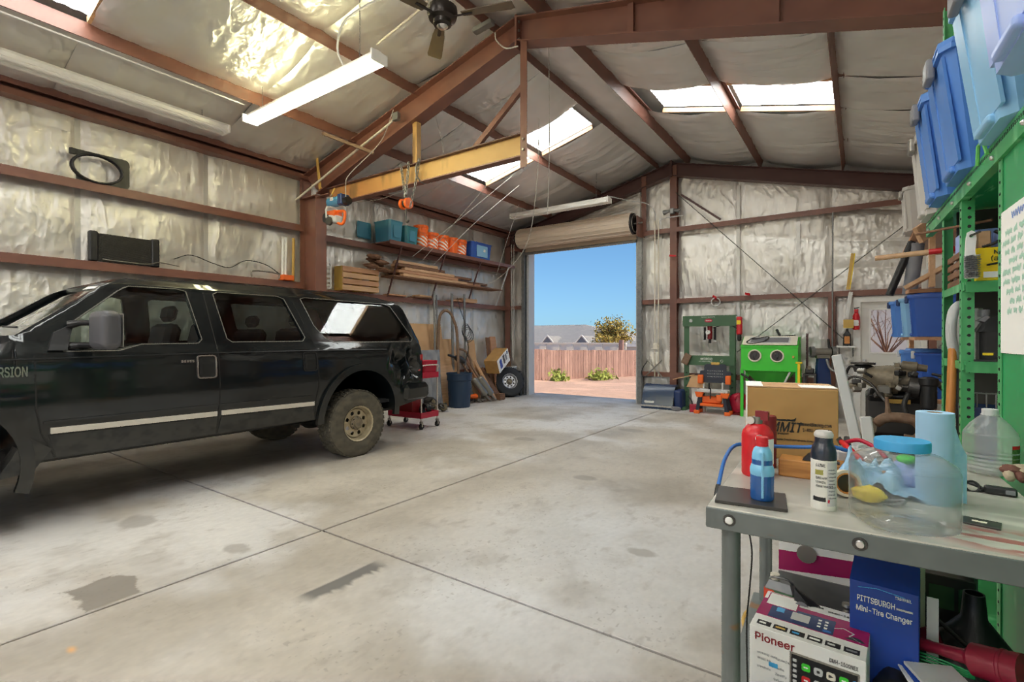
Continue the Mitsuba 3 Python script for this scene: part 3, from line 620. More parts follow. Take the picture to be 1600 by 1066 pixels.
# tow mirror
mr = part(car, 'mirror', mv(rbx(-.15, .15, -.085, .085, -.18, .18, .07), (-4.68, 1.325, 1.487), 8, 0, 0, .82), 'mirror_gray', 60)
part(mr, 'glass', mv(bx(-.125, .125, -.004, .004, -.155, .155, .003), (-4.68-.010, 1.397, 1.487), 8, 0, 0, .82), 'chrome')
for z in (1.545, 1.375):
    part(mr, 'arm', tube([(-5.0, 1.20, z-.01), (-4.93, 1.24, z), (-4.78, 1.30, z)], [.034, .022, .022], 10), 'black')
part(car, 'mirror_sail', side(Polygon([(1.06, 1.335), (1.17, 1.335), (1.22, 1.54), (1.10, 1.47)]), .985, 1.03), 'black')
# rear end
part(car, 'tail_lamp', mv(bx(-.055, .03, -.03, .05, 0, .26, .02), (CX_+.93, 4.93, .96), 0, -3), 'tail_red')
part(car, 'tail_lamp', bx(CX_-.96, CX_-.88, 4.90, 4.98, .92, 1.32, .02), 'tail_red')
bp = part(car, 'rear_bumper', mv(bx(-.95, .99, -.09, .10, -.10, .11, .05), (CX_, 5.0, .70)), 'car_trim', 30)
part(bp, 'bumper_corner', mv(bx(-.10, .05, -.34, .14, -.12, .12, .05), (CX_+.96, 4.92, .70), 6, 0, 12), 'car_paint', 30)
part(car, 'license_plate', bx(CX_-.16, CX_+.16, 5.10, 5.11, .72, .87), 'white')
part(car, 'front_bumper', bx(CX_-.93, CX_+.93, -.82, -.66, .48, .74, .05), 'chrome')
part(car, 'grille', bx(CX_-.55, CX_+.55, -.72, -.69, .80, 1.18, .01), 'black')
for s in (1, -1): part(car, 'headlamp', bx(CX_+s*.60, CX_+s*.86, -.73, -.66, .88, 1.16, .03), 'chrome')
# running gear
ud = part(car, 'frame_rail', bx(CX_+.42, CX_+.52, -.4, 4.8, .42, .56), 'black'); part(car, 'frame_rail', bx(CX_-.52, CX_-.42, -.4, 4.8, .42, .56), 'black')
for y in (RW, FW): part(car, 'axle', cat_(cyl((CX_-.75, y, .40), (CX_+.75, y, .40), .05, 12), mv(trimesh.creation.icosphere(2, .16), (CX_, y, .40))), 'dark_metal', True)
part(car, 'exhaust', tube([(CX_-.3, .8, .42), (CX_-.3, 2.2, .40), (CX_-.45, 3.2, .42)], .05, 10), 'rusty', True)
part(car, 'muffler', tube([(CX_-.25, 2.0, .42), (CX_-.25, 2.1, .42), (CX_-.25, 2.7, .42), (CX_-.25, 2.8, .42)], [.06, .13, .13, .06], 14), 'dark_metal', True)
tprof = [(.20, -.105), (.225, -.125), (.30, -.132), (.355, -.128), (.385, -.115), (.397, -.095), (.400, -.05), (.400, .05), (.397, .095), (.385, .115), (.355, .128), (.30, .132), (.225, .125), (.20, .105)]
def wheel(parent, loc, out_sign, mt='tire_mud', R=1.0, rot=None, name='wheel'):
    """axis along local x, outer face at +x"""
    base = trimesh.transformations.rotation_matrix(math.pi/2*out_sign, [0, 1, 0])
    if rot is not None: base = rot @ base
    Mx = np.eye(4); Mx[:3, 3] = loc; Mx = Mx @ base; S = np.eye(4); S[:3, :3] *= R; Mx = Mx @ S
    w = part(parent, name, tf(lathe(tprof, 48), Mx), mt, 35) if parent else None
    return w, Mx
def wheel_parts(w, Mx, mt='tire_mud', rm='rim', nh=8, tread=True):
    if tread:
        bl = []
        for i in range(44):
            a = 2*math.pi*i/44
            for z, w_, sh_ in ((-.082, .05, 0), (-.028, .044, .35), (.028, .044, .1), (.082, .05, .45)):
                q = bx(.394, .4075, -.019, .019, z-w_/2, z+w_/2); bl.append(mv(q, (0, 0, 0), math.degrees(a+sh_*2*math.pi/44)))
        part(w, 'tread', tf(cat_(*bl), Mx), mt, kind='stuff')
    disc = Point(0, 0).buffer(.168, 12)
    for i in range(nh):
        a = 2*math.pi*(i+.5)/nh; disc = disc.difference(Point(.128*math.cos(a), .128*math.sin(a)).buffer(.024, 5))
    r = part(w, 'rim', tf(cat_(lathe([(.205, .112), (.214, .122), (.214, .128), (.198, .118), (.185, .06), (.165, .04), (.16, -.1), (.20, -.105)], 40)), Mx), rm, 35)
    part(r, 'disc', tf(cat_(ext_z(disc.difference(Point(0, 0).buffer(.075)), .052, .060)), Mx), rm)
    part(r, 'hub', tf(lathe([(.082, .05), (.082, .085), (.060, .10), (.055, .125), (.03, .13), (0, .13)], 20), Mx), 'cast', 35)
    lugs = [mv(trimesh.creation.cylinder(.011, .02, 6), (.068*math.cos(a), .068*math.sin(a), .085)) for a in np.arange(8)*math.pi/4]
    part(r, 'lug_nuts', tf(cat_(*lugs), Mx), 'dark_metal', kind='stuff')
for y in (RW, FW):
    for s in (1, -1):
        w, Mx = wheel(car, (CX_+s*.865, y, .40), s); wheel_parts(w, Mx)
part(car, 'wheel_well', cat_(ext_x(Polygon(ell(3.91, .50, .55, .575, 0, 180)).difference(Polygon(ell(3.91, .50, .53, .555, 0, 180)+[(3.3, .3), (4.5, .3)])), CX_-.9, CX_+.9)), 'seam_black')
# ================================================================== along the left wall
# rotten radiator shroud and radiator on the girts
k = thing('fan_shroud', 'dark plastic fan shroud ring standing on the upper girt of the left wall', 'fan shroud')
sq = rrect(.60, .36, .05); ov = af.scale(Point(0, 0).buffer(.165, 16), 1.45, 1.0)
fr_ = af.translate(sq.difference(af.translate(ov, -.02, -.01)), 2.08, 3.47)
part(k, 'plate', ext_x(fr_.difference(sbox(1.6, 3.2, 1.86, 3.75).difference(af.translate(af.scale(ov, 1.08, 1.08), 2.06, 3.46))), -7.535, -7.52), 'black')
part(k, 'rim', tf(cat_(*[tube([(2.06+.239*math.cos(t), 3.46+.165*math.sin(t), z) for t in np.linspace(0, 2*np.pi, 33)], .012, 6) for z in (.0, .05)]), basis((-7.54, 0, 0), (0, 1, 0), (0, 0, 1))), 'black', True)
part(k, 'bracket', bx(-7.55, -7.51, 1.80, 1.86, 3.58, 3.65, .005), 'black')
k = thing('radiator', 'black car radiator standing on the lower girt above the car roof', 'radiator')
part(k, 'core', bx(-7.57, -7.53, 2.06, 2.64, 2.365, 2.70), 'black')
for y in (2.02, 2.66): part(k, 'end_tank', rbx(-7.59, -7.51, y-.045, y+.045, 2.355, 2.72, .02), 'black', 40)
for i in range(26): part(k, 'fin_row', bx(-7.53, -7.524, 2.07, 2.63, 2.375+i*.0125, 2.380+i*.0125), 'dark_metal')
one('wall_wire', tube([(-7.6, 2.9, 2.50), (-7.58, 3.1, 2.58), (-7.58, 3.4, 2.50), (-7.58, 3.62, 2.47), (-7.58, 3.85, 2.60), (-7.58, 4.15, 2.58), (-7.58, 4.4, 2.45)], .006, 6, 6), 'black', 'thin black wire looped along the foil above the car roof', 'wire', smooth=True)
one('bent_rod', tube([(-7.5, 2.1, 2.385), (-7.46, 2.3, 2.375), (-7.46, 2.55, 2.375), (-7.5, 2.7, 2.42), (-7.55, 2.95, 2.4)], .007, 6, 5), 'dull_metal', 'bent steel rod lying on the girt below the radiator', 'rod', smooth=True)
k = thing('tube_bundle', 'tall white tubes standing upright on the girt against the column', 'tubes')
for i, (y, z, m) in enumerate(((4.42, 3.02, 'white'), (4.47, 3.05, 'paper'), (4.60, 3.06, 'ply_yellow'))): part(k, 'tube', cyl((-7.56, y, 2.355), (-7.56, y+.01, z), .022, 10), m, True)
one('orange_tray', rbx(-7.58, -7.44, 4.36, 4.55, 2.355, 2.44, .01), 'orange', 'small orange tray on the girt beside the column', 'tray')
one('pipe_clamp', tube([(-7.5, 3.9, 2.36), (-7.5, 3.92, 2.45), (-7.5, 4.3, 2.45), (-7.5, 4.33, 2.37)], .012, 8, 4), 'dull_metal', 'small grey bent pipe resting on the girt left of the orange tray', 'pipe', smooth=True)
# louvre vent and crates on the girt behind the column
k = thing('louvre_vent', 'white slatted vent grille leaning on the foil behind the column', 'vent')
part(k, 'frame', mv(ext_x(rrect(.36, .46, .02).difference(rrect(.31, .41, .01)), 0, .03), (-7.53, 5.10, 2.515)), 'white')
for i in range(5): part(k, 'slat', mv(bx(0, .035, -.155, .155, -.004, .03), (-7.53, 5.10, 2.34+i*.08), ry=25), 'white')
k = thing('wooden_crate', 'wooden slatted crate of pale boards standing on the girt', 'crate')
for i, z in enumerate((2.285, 2.395, 2.505, 2.615)): part(k, 'slat', bx(-7.40, -7.385, 5.42, 6.22, z, z+.088, .003), ('pine', 'pine2')[i % 2])
for i, z in enumerate((2.285, 2.415, 2.565)): part(k, 'slat', bx(-7.64, -7.625, 5.42, 6.22, z, z+.088, .003), 'pine2')
for y in (5.42, 5.80, 6.18): part(k, 'batten', bx(-7.625, -7.40, y, y+.035, 2.28, 2.705, .003), 'ply_yellow')
# ---- the hung shelf
sh_ = thing('hung_shelf', 'long brown wall shelf over the crates held by slanted rods', 'shelf')
part(sh_, 'deck', bx(-7.66, -7.12, 6.25, 10.30, 3.225, 3.245), 'brown_steel')
part(sh_, 'edge_lip', bx(-7.13, -7.11, 6.25, 10.30, 3.19, 3.262), 'brown_steel', label='front lip')
for y in (6.55, 7.75, 8.95, 10.05):
    part(sh_, 'rod', bar((-7.12, y, 3.20), (-7.50, y-.03, 2.25), .025, .025), 'brown_dark' if y < 10 else 'lt_gray')
part(sh_, 'lower_board', bx(-7.62, -7.24, 6.45, 9.95, 2.615, 2.64, .004), 'old_wood')
def tote(label, loc, w, d, h, m, lid=None, group=None, rz=0, latch=None, cat='storage bin', taper=.86, ribs=True, latch_sides=(1,)):
    """storage tote: w along local x, d along local y, standing on z = 0; latches on +-x ends"""
    sv = FR[0]; at(loc, rz); FR[0] = sv @ FR[0] if not np.allclose(sv, np.eye(4)) else FR[0]
    k = thing('storage_bin', label, cat, group)
    part(k, 'tub', tbx(0, 0, 0, h*.9, w*taper, d*taper, w*.955, d*.955, .035), m)
    part(k, 'rim', tbx(0, 0, h*.885, h*.925, w*1.0, d*1.0, w*1.0, d*1.0, .035), m)
    if lid:
        part(k, 'lid', cat_(tbx(0, 0, h*.925, h*.965, w*1.01, d*1.01, w*1.0, d*1.0, .04)), lid); part(k, 'lid_panel', tbx(0, 0, h*.965, h, w*.86, d*.86, w*.84, d*.84, .04), lid)
    if ribs:
        for s in (1, -1):
            for o in (-.28, .28): part(k, 'rib', hull(*[[[s*(w*f/2+e), d*o+q, z] for q in (-.05, .05) for e in (-.006, .004)] for z, f in ((h*.06, taper+.006), (h*.86, .953))]), m)
            part(k, 'foot_pull', rbx(s*w*taper/2-.02, s*w*taper/2+.022, -d*.2, d*.2, .004, .035, .012) if s > 0 else rbx(s*w*taper/2-.022, s*w*taper/2+.02, -d*.2, d*.2, .004, .035, .012), m)
    if latch:
        for s in latch_sides: part(k, 'latch', rbx(min(s*w*.5-.008*s, s*w*.5+.022*s), max(s*w*.5-.008*s, s*w*.5+.022*s), -d*.13, d*.13, h*.80, h*.965, .009), latch, 40)
    FR[0] = sv; return k
tote('blue grey open tub with a wide rim at the near end of the hung shelf', (-7.375, 6.44, 3.247), .48, .36, .43, 'teal_tote', ribs=False)
part('storage_bin', 'end_panel', bx(-7.150, -7.140, 6.36, 6.52, 3.33, 3.56, .004), 'teal_tote')
tote('teal open tub behind the blue grey one on the hung shelf', (-7.375, 6.85, 3.247), .47, .36, .39, 'teal2_tote', ribs=False)
part('storage_bin_001', 'end_panel', bx(-7.16, -7.148, 6.77, 6.93, 3.32, 3.53, .004), 'teal_tote')
one('tote_lid', bx(-7.66, -7.62, 5.92, 6.24, 3.31, 3.62, .02), 'teal_tote', 'rounded blue grey lid leaning on the foil left of the tubs', 'lid')
bl = ['double orange bucket nearest the teal tub', 'second orange bucket from the teal tub', 'middle orange bucket on the hung shelf', 'orange bucket second from the blue bin', 'orange bucket beside the blue bin']
for i, y in enumerate((7.22, 7.53, 7.84, 8.14, 8.43)):
    k = thing('bucket', bl[i], 'bucket', 'orange buckets on the hung shelf'); at((-7.30, y, 3.247))
    part(k, 'body', lathe([(0, 0), (.125, 0), (.131, .01), (.145, .30), (.155, .305), (.155, .325), (.149, .33), (.151, .36), (.143, .365), (.122, .02), (0, .02)], 28), 'orange', 35)
    if i == 0: part(k, 'nested_bucket', lathe([(.140, .36), (.143, .41), (.155, .415), (.155, .43), (.149, .435), (.151, .46), (.140, .465), (.130, .37)], 28, True), 'orange', 35)
    if i in (0, 1, 2, 4):
        lab = grid(lambda u, v: np.stack([(.1365+.009*v)*np.cos((u-.5)*1.7-.55), (.1365+.009*v)*np.sin((u-.5)*1.7-.55), .05+.19*v], -1), 8, 3)
        part(k, 'label_print', lab, 'bucket_print')
    part(k, 'bail', tube([(.155*math.cos(t), .155*math.sin(t), .31-.06*abs(math.cos(t*1.0-.8))) for t in np.linspace(-.8, 2.4, 12)], .003, 5), 'galv')
    at()
scene['mat_bucket_print'] = {'type': 'twosided', 'bsdf': {'type': 'principled', 'roughness': .45, 'base_color': mikit.proc(lambda p, n, uv: mix(lin((238, 106, 34)), lin((238, 226, 214)), smoothstep(.45, .55, dr.abs(2*((p.y*9+p.z*14)-dr.floor(p.y*9+p.z*14))-1))))}}
k = tote('frosted blue lidded bin at the far end of the hung shelf', (-7.36, 8.98, 3.247), .54, .76, .40, 'blue_tote', ribs=False)
part(k, 'front_panel', bx(-7.112, -7.104, 8.78, 9.18, 3.30, 3.56, .003), 'lt_tote'); part(k, 'sticker', bx(-7.105, -7.101, 9.02, 9.09, 3.42, 3.48), 'paper')
# ---- lumber lying on the lower board and the girt
lb = ['rough weathered board', 'long pale board', 'pale square timber', 'narrow batten']
LN = [(3, [8.6, 9.2, 7.9, 9.85]), (4, [8.3, 7.7, 9.6]), (5, [8.2, 8.9, 7.9]), (6, [7.9, 7.6]), (7, [7.7, 7.8])]
LW = ['lowest', 'second', 'third', 'fourth', 'top']
for l, (_, ends) in enumerate(LN):
    for j_, y1 in enumerate(ends):
        x = -7.28-.098*j_-.012*l
        one('lumber_board', bx(x-.055, x+.05, 6.5+.3*rng.random(), y1, 2.642+.062*l, 2.642+.062*l+.055, .004), ('pine', 'pine2', 'pine', 'old_wood')[(j_+l) % 4], f'lumber board in the {LW[l]} layer of the hung stack, {["front", "second", "third", "rear"][j_]} one', 'board', 'stacked lumber')
vs = [blob((-7.34+.05*rng.normal(), 6.22+.10*rng.normal(), 2.72+.22*i/5), (.05+.03*rng.random(), .16, .045), 2, .5, 9, i) for i in range(6)]
dw = thing('driftwood', 'gnarled brown tree root pieces at the near end of the lumber', 'driftwood')
for m in vs: part(dw, 'knot', m, 'old_wood', 50)
for i, (y, w, h, l, m) in enumerate(((6.75, .20, .03, .45, 'pine2'), (7.45, .25, .03, .5, 'old_wood'), (7.5, .2, .035, .4, 'pine'), (8.55, .22, .03, .45, 'pine2'), (8.95, .2, .09, .5, 'pine'))):
    one('offcut', mv(bx(-w/2, w/2, -l/2, l/2, 0, h, .004), (-7.545, y, 2.27 if i != 2 else 2.302), [4, -3, 6, 2, -5][i]), m, ['small flat offcut on the girt nearest the car', 'grey offcut lying under a pale one on the girt', 'pale offcut on top of a grey one', 'brown offcut before the last block', 'thick pale block near the corner post'][i], 'wood offcut')
# ---- red tool cart behind the car
k = thing('tool_cart', 'red metal tool cart on casters behind the car bumper', 'cart'); M('cart_leg', (206, 196, 190), .35, .4)
at((-5.99, 5.75, 0), 3)
W, D = .36, .17
for z in (.17, .80):
    part(k, 'tray', cat_(bx(-W, W, -D-.04, D+.04, z, z+.012), bx(-W, W, -D-.04, -D-.028, z, z+.09), bx(-W, W, D+.028, D+.04, z, z+.09), bx(-W, -W+.012, -D-.04, D+.04, z, z+.09), bx(W-.012, W, -D-.04, D+.04, z, z+.09)), 'crimson')
for sx in (-1, 1):
    for sy in (-1, 1):
        l = part(k, 'leg', cyl((sx*(W-.012), sy*(D+.02), .12), (sx*(W-.012), sy*(D+.02), .95), .012, 10), 'cart_leg', True)
        c = part(k, 'caster', cat_(cyl((sx*(W-.012)-.014, sy*(D+.02), .045), (sx*(W-.012)+.014, sy*(D+.02), .045), .045, 16)), 'black_rubber', 40)
        part(c, 'fork', cat_(bx(sx*(W-.012)-.022, sx*(W-.012)-.017, sy*(D+.02)-.015, sy*(D+.02)+.015, .04, .12), bx(sx*(W-.012)+.017, sx*(W-.012)+.022, sy*(D+.02)-.015, sy*(D+.02)+.015, .04, .12), bx(sx*(W-.012)-.022, sx*(W-.012)+.022, sy*(D+.02)-.02, sy*(D+.02)+.02, .105, .125)), 'dull_metal')
part(k, 'handle', tube([(W-.01, -D-.02, .94), (W+.01, -D-.01, 1.0), (W+.01, D+.01, 1.0), (W-.01, D+.02, .94)], .011, 8, 4), 'cart_leg', True)
at()
one('red_bin', mv(tbx(0, 0, 0, .26, .26, .26, .30, .32, .02), (-5.80, 5.82, .813)), 'crimson', 'red open plastic tray standing on the upper cart shelf', 'bin')
k = thing('toolbox', 'dark red tool case on the lower tray of the cart', 'toolbox'); part(k, 'case', rbx(-6.2, -5.88, 5.62, 5.85, .184, .44, .015), 'dk_red', 40); part(k, 'handle', tube([(-6.15, 5.73, .435), (-6.12, 5.73, .48), (-5.96, 5.73, .48), (-5.93, 5.73, .435)], .01, 6), 'black')
k = thing('coiled_hose', 'black coiled hose on the lower cart tray', 'hose')
for i in range(4): part(k, 'loop', mv(torus(.085-.004*i, .013, 24, 8), (-5.76, 5.76+.028*i, .29), rx=90), 'black', True)
# ---- trash can with the bent pipe, poles
k = thing('trash_can', 'dark blue round trash can standing in front of the foil wall', 'trash can'); at((-6.88, 7.92, 0))
part(k, 'body', lathe([(0, 0), (.215, 0), (.222, .015), (.232, .25), (.245, .55), (.262, .57), (.264, .68), (.275, .69), (.275, .715), (.255, .715), (.235, .5), (.205, .03), (0, .03)], 40), 'trash_blue', 35)
for i in range(4):
    a = i*math.pi/2+.5; part(k, 'rib', mv(bx(.225, .250, -.02, .02, .55, .66, .005), (0, 0, 0), math.degrees(a)), 'trash_blue')
at()
one('exhaust_pipe', tube([(-6.95, 7.98, .20), (-6.98, 8.0, .9), (-7.02, 8.0, 1.55), (-7.06, 7.95, 1.82), (-7.10, 7.88, 1.97), (-7.16, 7.78, 2.02), (-7.22, 7.71, 1.93), (-7.24, 7.68, 1.72), (-7.24, 7.66, 1.2), (-7.22, 7.66, .62), (-7.20, 7.66, .05)], .031, 12, 5), 'rusty', 'bent brown exhaust pipe hooked over the trash can', 'pipe', smooth=True)
for i, (x, y, z1, r) in enumerate(((-7.30, 7.60, 2.42, .024), (-7.40, 7.78, 2.36, .016), (-7.36, 8.22, 2.42, .030), (-7.36, 8.64, 2.44, .026))):
    one('steel_pole', cyl((x+.05, y, .01), (x, y, z1), r, 12), 'galv', ['upright steel pole nearest the car rear', 'thin steel pole behind the first one', 'thick steel pole standing behind the trash can', 'steel pole with the black cable coil'][i], 'pole', smooth=True)
k = thing('cable_coil', 'black cable coil hanging on a steel pole above the trash can', 'cable')
for i in range(4): part(k, 'loop', tube([(-7.30+.012*i, 8.62+.13*(1+.1*i)*math.cos(t)+.02*i, 1.62-.04*i+.15*math.sin(t)) for t in np.linspace(0, 6.28, 22)], .007, 6), 'black', True)
part(k, 'tail', tube([(-7.30, 8.6, 1.78), (-7.32, 8.45, 2.1), (-7.36, 8.4, 2.34)], .007, 6, 5), 'black', True); part(k, 'tail', tube([(-7.29, 8.62, 1.48), (-7.27, 8.68, 1.2), (-7.28, 8.6, .95)], .009, 6, 5), 'black', True)
# ---- sheets leaning on the wall behind the car
def lean(name, y0, y1, h, m, label, cat, x0=-7.20, x1=-7.49, z0=.01, t=.012):
    p = hull([[x0, y0, z0], [x0, y1, z0], [x0-t, y0, z0], [x0-t, y1, z0]], [[x1, y0, h], [x1, y1, h], [x1-t, y0, h], [x1-t, y1, h]]); return one(name, p, m, label, cat)
lean('cardboard_sheet', 7.05, 8.0, 1.74, 'cardboard2', 'tall cardboard sheet leaning on the foil behind the car rear', 'cardboard')
lean('cardboard_sheet', 7.95, 8.42, 1.42, 'cardboard2', 'narrow cardboard sheet behind the exhaust pipe', 'cardboard', -7.16)
lean('plywood_sheet', 7.62, 8.25, 1.0, 'pine', 'pale plywood panel low behind the trash can', 'plywood', -7.08, -7.38)
one('grey_tarp', grid(lambda u, v: np.stack([-7.02-.14*v+.05*np.sin(u*17)*(.6+.4*np.sin(v*5)), 6.9+.72*u, .02+1.18*v], -1), 60, 16), 'tarp_gray', 'grey crumpled tarp hanging behind the cart', 'tarp', smooth=True)
def plank(p, q, w, t, m, label, up=(1, 0, .2)): return one('plank', bar(p, q, w, t, up, .004), m, label, 'plank')
plank((-6.95, 9.05, .03), (-7.42, 8.72, 1.02), .11, .04, 'pine2', 'slanted pale plank leaning beside the mufflers', )
plank((-6.92, 9.22, .03), (-7.44, 8.98, 1.05), .09, .04, 'pine', 'second slanted plank right of the first')
plank((-7.25, 8.98, .02), (-7.44, 8.96, 1.40), .24, .03, 'cardboard2', 'upright pale board leaning behind the mufflers', (1, 0, .1))
plank((-7.2, 9.78, .02), (-7.45, 9.80, 1.48), .22, .04, 'pine2', 'upright board pair nearest the corner, front one')
plank((-7.3, 9.66, .02), (-7.46, 9.66, 1.46), .20, .04, 'old_wood', 'upright dark board behind the corner board')
plank((-7.0, 9.45, .03), (-7.4, 9.25, .72), .20, .05, 'old_wood', 'short dark plank leaning under the picture box')
one('wood_block', bx(-6.98, -6.82, 9.28, 9.48, .001, .15, .006), 'old_wood', 'small dark wood block on the floor left of the spare tire', 'wood block')
plank((-7.30, 10.32, .35), (-7.42, 10.40, .98), .22, .05, 'old_wood', 'brown board leaning in the corner behind the spare tire')
# ---- mufflers
def muffler(label, p, q, tail, tip):
    k = thing('muffler', label, 'muffler'); p, q = np.array(p), np.array(q); d = (q-p)/np.linalg.norm(q-p)
    part(k, 'can', tube([p-d*.02, p, p+d*.03, q-d*.03, q, q+d*.02], [.03, .07, .085, .085, .07, .03], 14), 'dull_metal', 35)
    part(k, 'tail_pipe', tube([q, *tail], .028, 10, 5), 'rusty', True); part(k, 'inlet_pipe', tube([p, *tip], .026, 10, 5), 'dull_metal', True)
muffler('long muffler with bent pipe leaning left of the planks', (-6.92, 8.86, .16), (-7.12, 8.66, .52), [(-7.22, 8.56, .72), (-7.26, 8.42, .92), (-7.26, 8.36, 1.05)], [(-6.88, 8.90, .08), (-6.86, 8.95, .03)])
muffler('second muffler with hooked pipe between muffler and planks', (-6.88, 9.02, .16), (-7.06, 8.80, .55), [(-7.2, 8.74, .78), (-7.28, 8.74, .98), (-7.32, 8.62, 1.15), (-7.34, 8.46, 1.20)], [(-6.84, 9.06, .08), (-6.82, 9.12, .03)])
k = thing('floor_jack', 'dark tool head propped on the pipes above the trash can', 'tool'); part(k, 'head', tube([(-7.2, 8.16, 1.02), (-7.2, 8.3, .98), (-7.2, 8.44, .92)], [.05, .08, .05], 10), 'dark_metal', 35); part(k, 'grip', cyl((-7.2, 8.16, 1.02), (-7.15, 7.88, 1.08), .025, 8), 'black')
# ---- clutter on the floor between trash can and mufflers
for i, (nm, m, lab, c) in enumerate((('cable_pile', 'black', 'heap of black cables on the floor behind the trash can', (-7.22, 8.5, .06)), ('grinder', 'orange', 'orange power tool on the floor behind the trash can', (-7.05, 8.62, .14)), ('metal_scrap', 'dull_metal', 'heap of grey metal parts left of the mufflers', (-6.98, 8.76, .07)))):
    k = thing(nm, lab, nm.replace('_', ' '))
    if nm == 'cable_pile':
        for j in range(5): part(k, 'loop', tube([(c[0]+.13*math.cos(t)+.03*j, c[1]-.1+.15*math.sin(t)+.02*j, .015+.018*j) for t in np.linspace(0, 6.1, 16)], .011, 6), m, True)
    elif nm == 'grinder': part(k, 'body', tube([(c[0], c[1]-.14, c[2]), (c[0], c[1]-.1, c[2]), (c[0], c[1]+.05, c[2]), (c[0], c[1]+.1, c[2])], [.02, .05, .06, .03], 10), m, 35); part(k, 'handle', cyl((c[0], c[1]+.02, .01), (c[0], c[1]+.02, .14), .02, 8), 'black')
    else:
        for j in range(7): part(k, 'piece', mv(rbx(-.05, .05, -.025, .025, -.02, .02, .01), (c[0]+.05*rng.normal(), c[1]+.06*rng.normal(), .03+.03*(j//3)), 60*j, 20*j), ('dull_metal', 'dark_metal', 'galv')[j % 3])
for i, (p, r) in enumerate((((-6.75, 6.95, .10), .1), ((-7.05, 7.15, .14), .14), ((-6.7, 7.22, .09), .08))):
    k = thing('engine_part', ['dark engine part on the floor behind the cart', 'larger dark engine part near the tarp', 'small round engine part left of the trash can'][i], 'engine part')
    part(k, 'casting', blob(p, (r*1.4, r, r*.95), 2, .5, 9, i+3), 'dark_metal', 40); part(k, 'flange', mv(cyl((0, 0, -.02), (0, 0, .02), r*.8, 14), (p[0]+r*.8, p[1]-.03, p[2]), 20, 80), 'cast')
# ---- spare wheel, picture box and tub in the corner
k = thing('spare_wheel', 'spare tire on a silver steel rim leaning at the door jamb', 'tire')
M('rim_gray', (176, 176, 180), .35, .5)
rot = trimesh.transformations.euler_matrix(0, math.radians(-20), math.radians(-38), 'sxyz')
_, Mx = wheel(k, (-7.10, 10.02, .355), 1, 'tire_clean', .90, rot, 'tire'); wheel_parts(k, Mx, 'tire_clean', 'rim_gray', 8, True)
k = thing('picture_box', 'white and brown product box tilted on top of the spare tire', 'box'); at((-7.06, 9.52, .80), 12, 0, 0)
Rb = trimesh.transformations.euler_matrix(math.radians(27), 0, math.radians(10), 'sxyz'); Rb[:3, 3] = (-7.06, 9.45, .885); FR[0] = Rb
part(k, 'carton', bx(-.17, .17, -.27, .38, -.17, .17, .004), 'cardboard')
part(k, 'print', bx(.168, .1735, -.262, .375, -.165, .165), 'paper')
for i, (y, z, w, h) in enumerate(((-.10, .0, .12, .22), (.08, .03, .09, .22), (.2, .02, .08, .16), (.3, .09, .06, .08))): part(k, 'picture', mv(ext_x(rrect(w, h, .02), .1735, .1755), (0, y, z)), ('blue_box', 'dark_metal', 'gray_plastic', 'navy')[i])
at()
k = thing('white_bucket', 'dirty white tub wedged behind the spare tire', 'bucket'); at((-7.31, 10.36, 0)); part(k, 'body', lathe([(0, 0), (.15, 0), (.17, .68), (.185, .70), (.185, .73), (.16, .73), (.14, .02), (0, .02)], 24), 'lt_gray', 35); at()
one('black_post', bx(-7.04, -6.98, 10.36, 10.42, 0, .62, .005), 'dark_metal', 'short dark steel post beside the door track', 'post')
# ================================================================== under the roof
k = thing('hoist_beam', 'mustard steel hoist beam hung under the left rafter', 'beam')
yb = FY
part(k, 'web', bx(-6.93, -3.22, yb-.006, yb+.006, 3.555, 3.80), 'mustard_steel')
part(k, 'top_flange', bx(-6.93, -3.22, yb-.06, yb+.06, 3.80, 3.815), 'brown_dark')
part(k, 'bottom_flange', bx(-6.93, -3.22, yb-.06, yb+.06, 3.54, 3.555), 'brown_steel')
part(k, 'end_bracket', bx(-7.16, -6.90, yb-.05, yb+.05, 3.72, 3.735), 'brown_steel')
h = part(k, 'hanger', ext_z([(-3.22, yb-.075), (-3.13, yb-.075), (-3.13, yb-.067), (-3.212, yb-.067), (-3.212, yb+.0), (-3.22, yb)], 3.40, 4.86), 'brown_steel')
for z in (3.60, 3.72): part(h, 'bolt', trimesh.creation.cylinder(.014, .03, 6, transform=trimesh.transformations.rotation_matrix(math.pi/2, [1, 0, 0])).apply_translation([-3.175, yb-.08, z]), 'dull_metal')
part(k, 'hanger', bx(-5.02, -4.94, yb-.04, yb+.04, 3.81, zb(-4.98)), 'mustard_steel')
part(k, 'brace', bar((-3.95, yb, 3.81), (-3.24, yb, 4.36), .05, .07), 'brown_steel')
k = thing('chain_hoist', 'orange chain hoist hanging on steel chains from the mustard beam', 'hoist')
for x in (-5.22, -5.06): chain(k, (x, yb-.07, 3.84), (-5.13, yb-.07, 3.36), .055, .007)
chain(k, (-4.86, yb-.07, 3.84), (-4.94, yb-.07, 3.50), .055, .007); chain(k, (-4.94, yb-.07, 3.50), (-5.04, yb-.07, 3.22), .045, .005)
for x in (-5.17, -5.07): part(k, 'housing', mv(cyl((-.02, 0, 0), (.02, 0, 0), .075, 18), (x, yb-.07, 3.28)), 'orange', 35)
part(k, 'load_wheel', mv(cyl((-.03, 0, 0), (.03, 0, 0), .05, 14), (-5.12, yb-.07, 3.28)), 'black')
part(k, 'hook', tube([(-5.12, yb-.07, 3.21), (-5.12, yb-.07, 3.06), (-5.09, yb-.07, 3.02), (-5.06, yb-.07, 3.05)], .012, 8, 4), 'dark_metal', True)
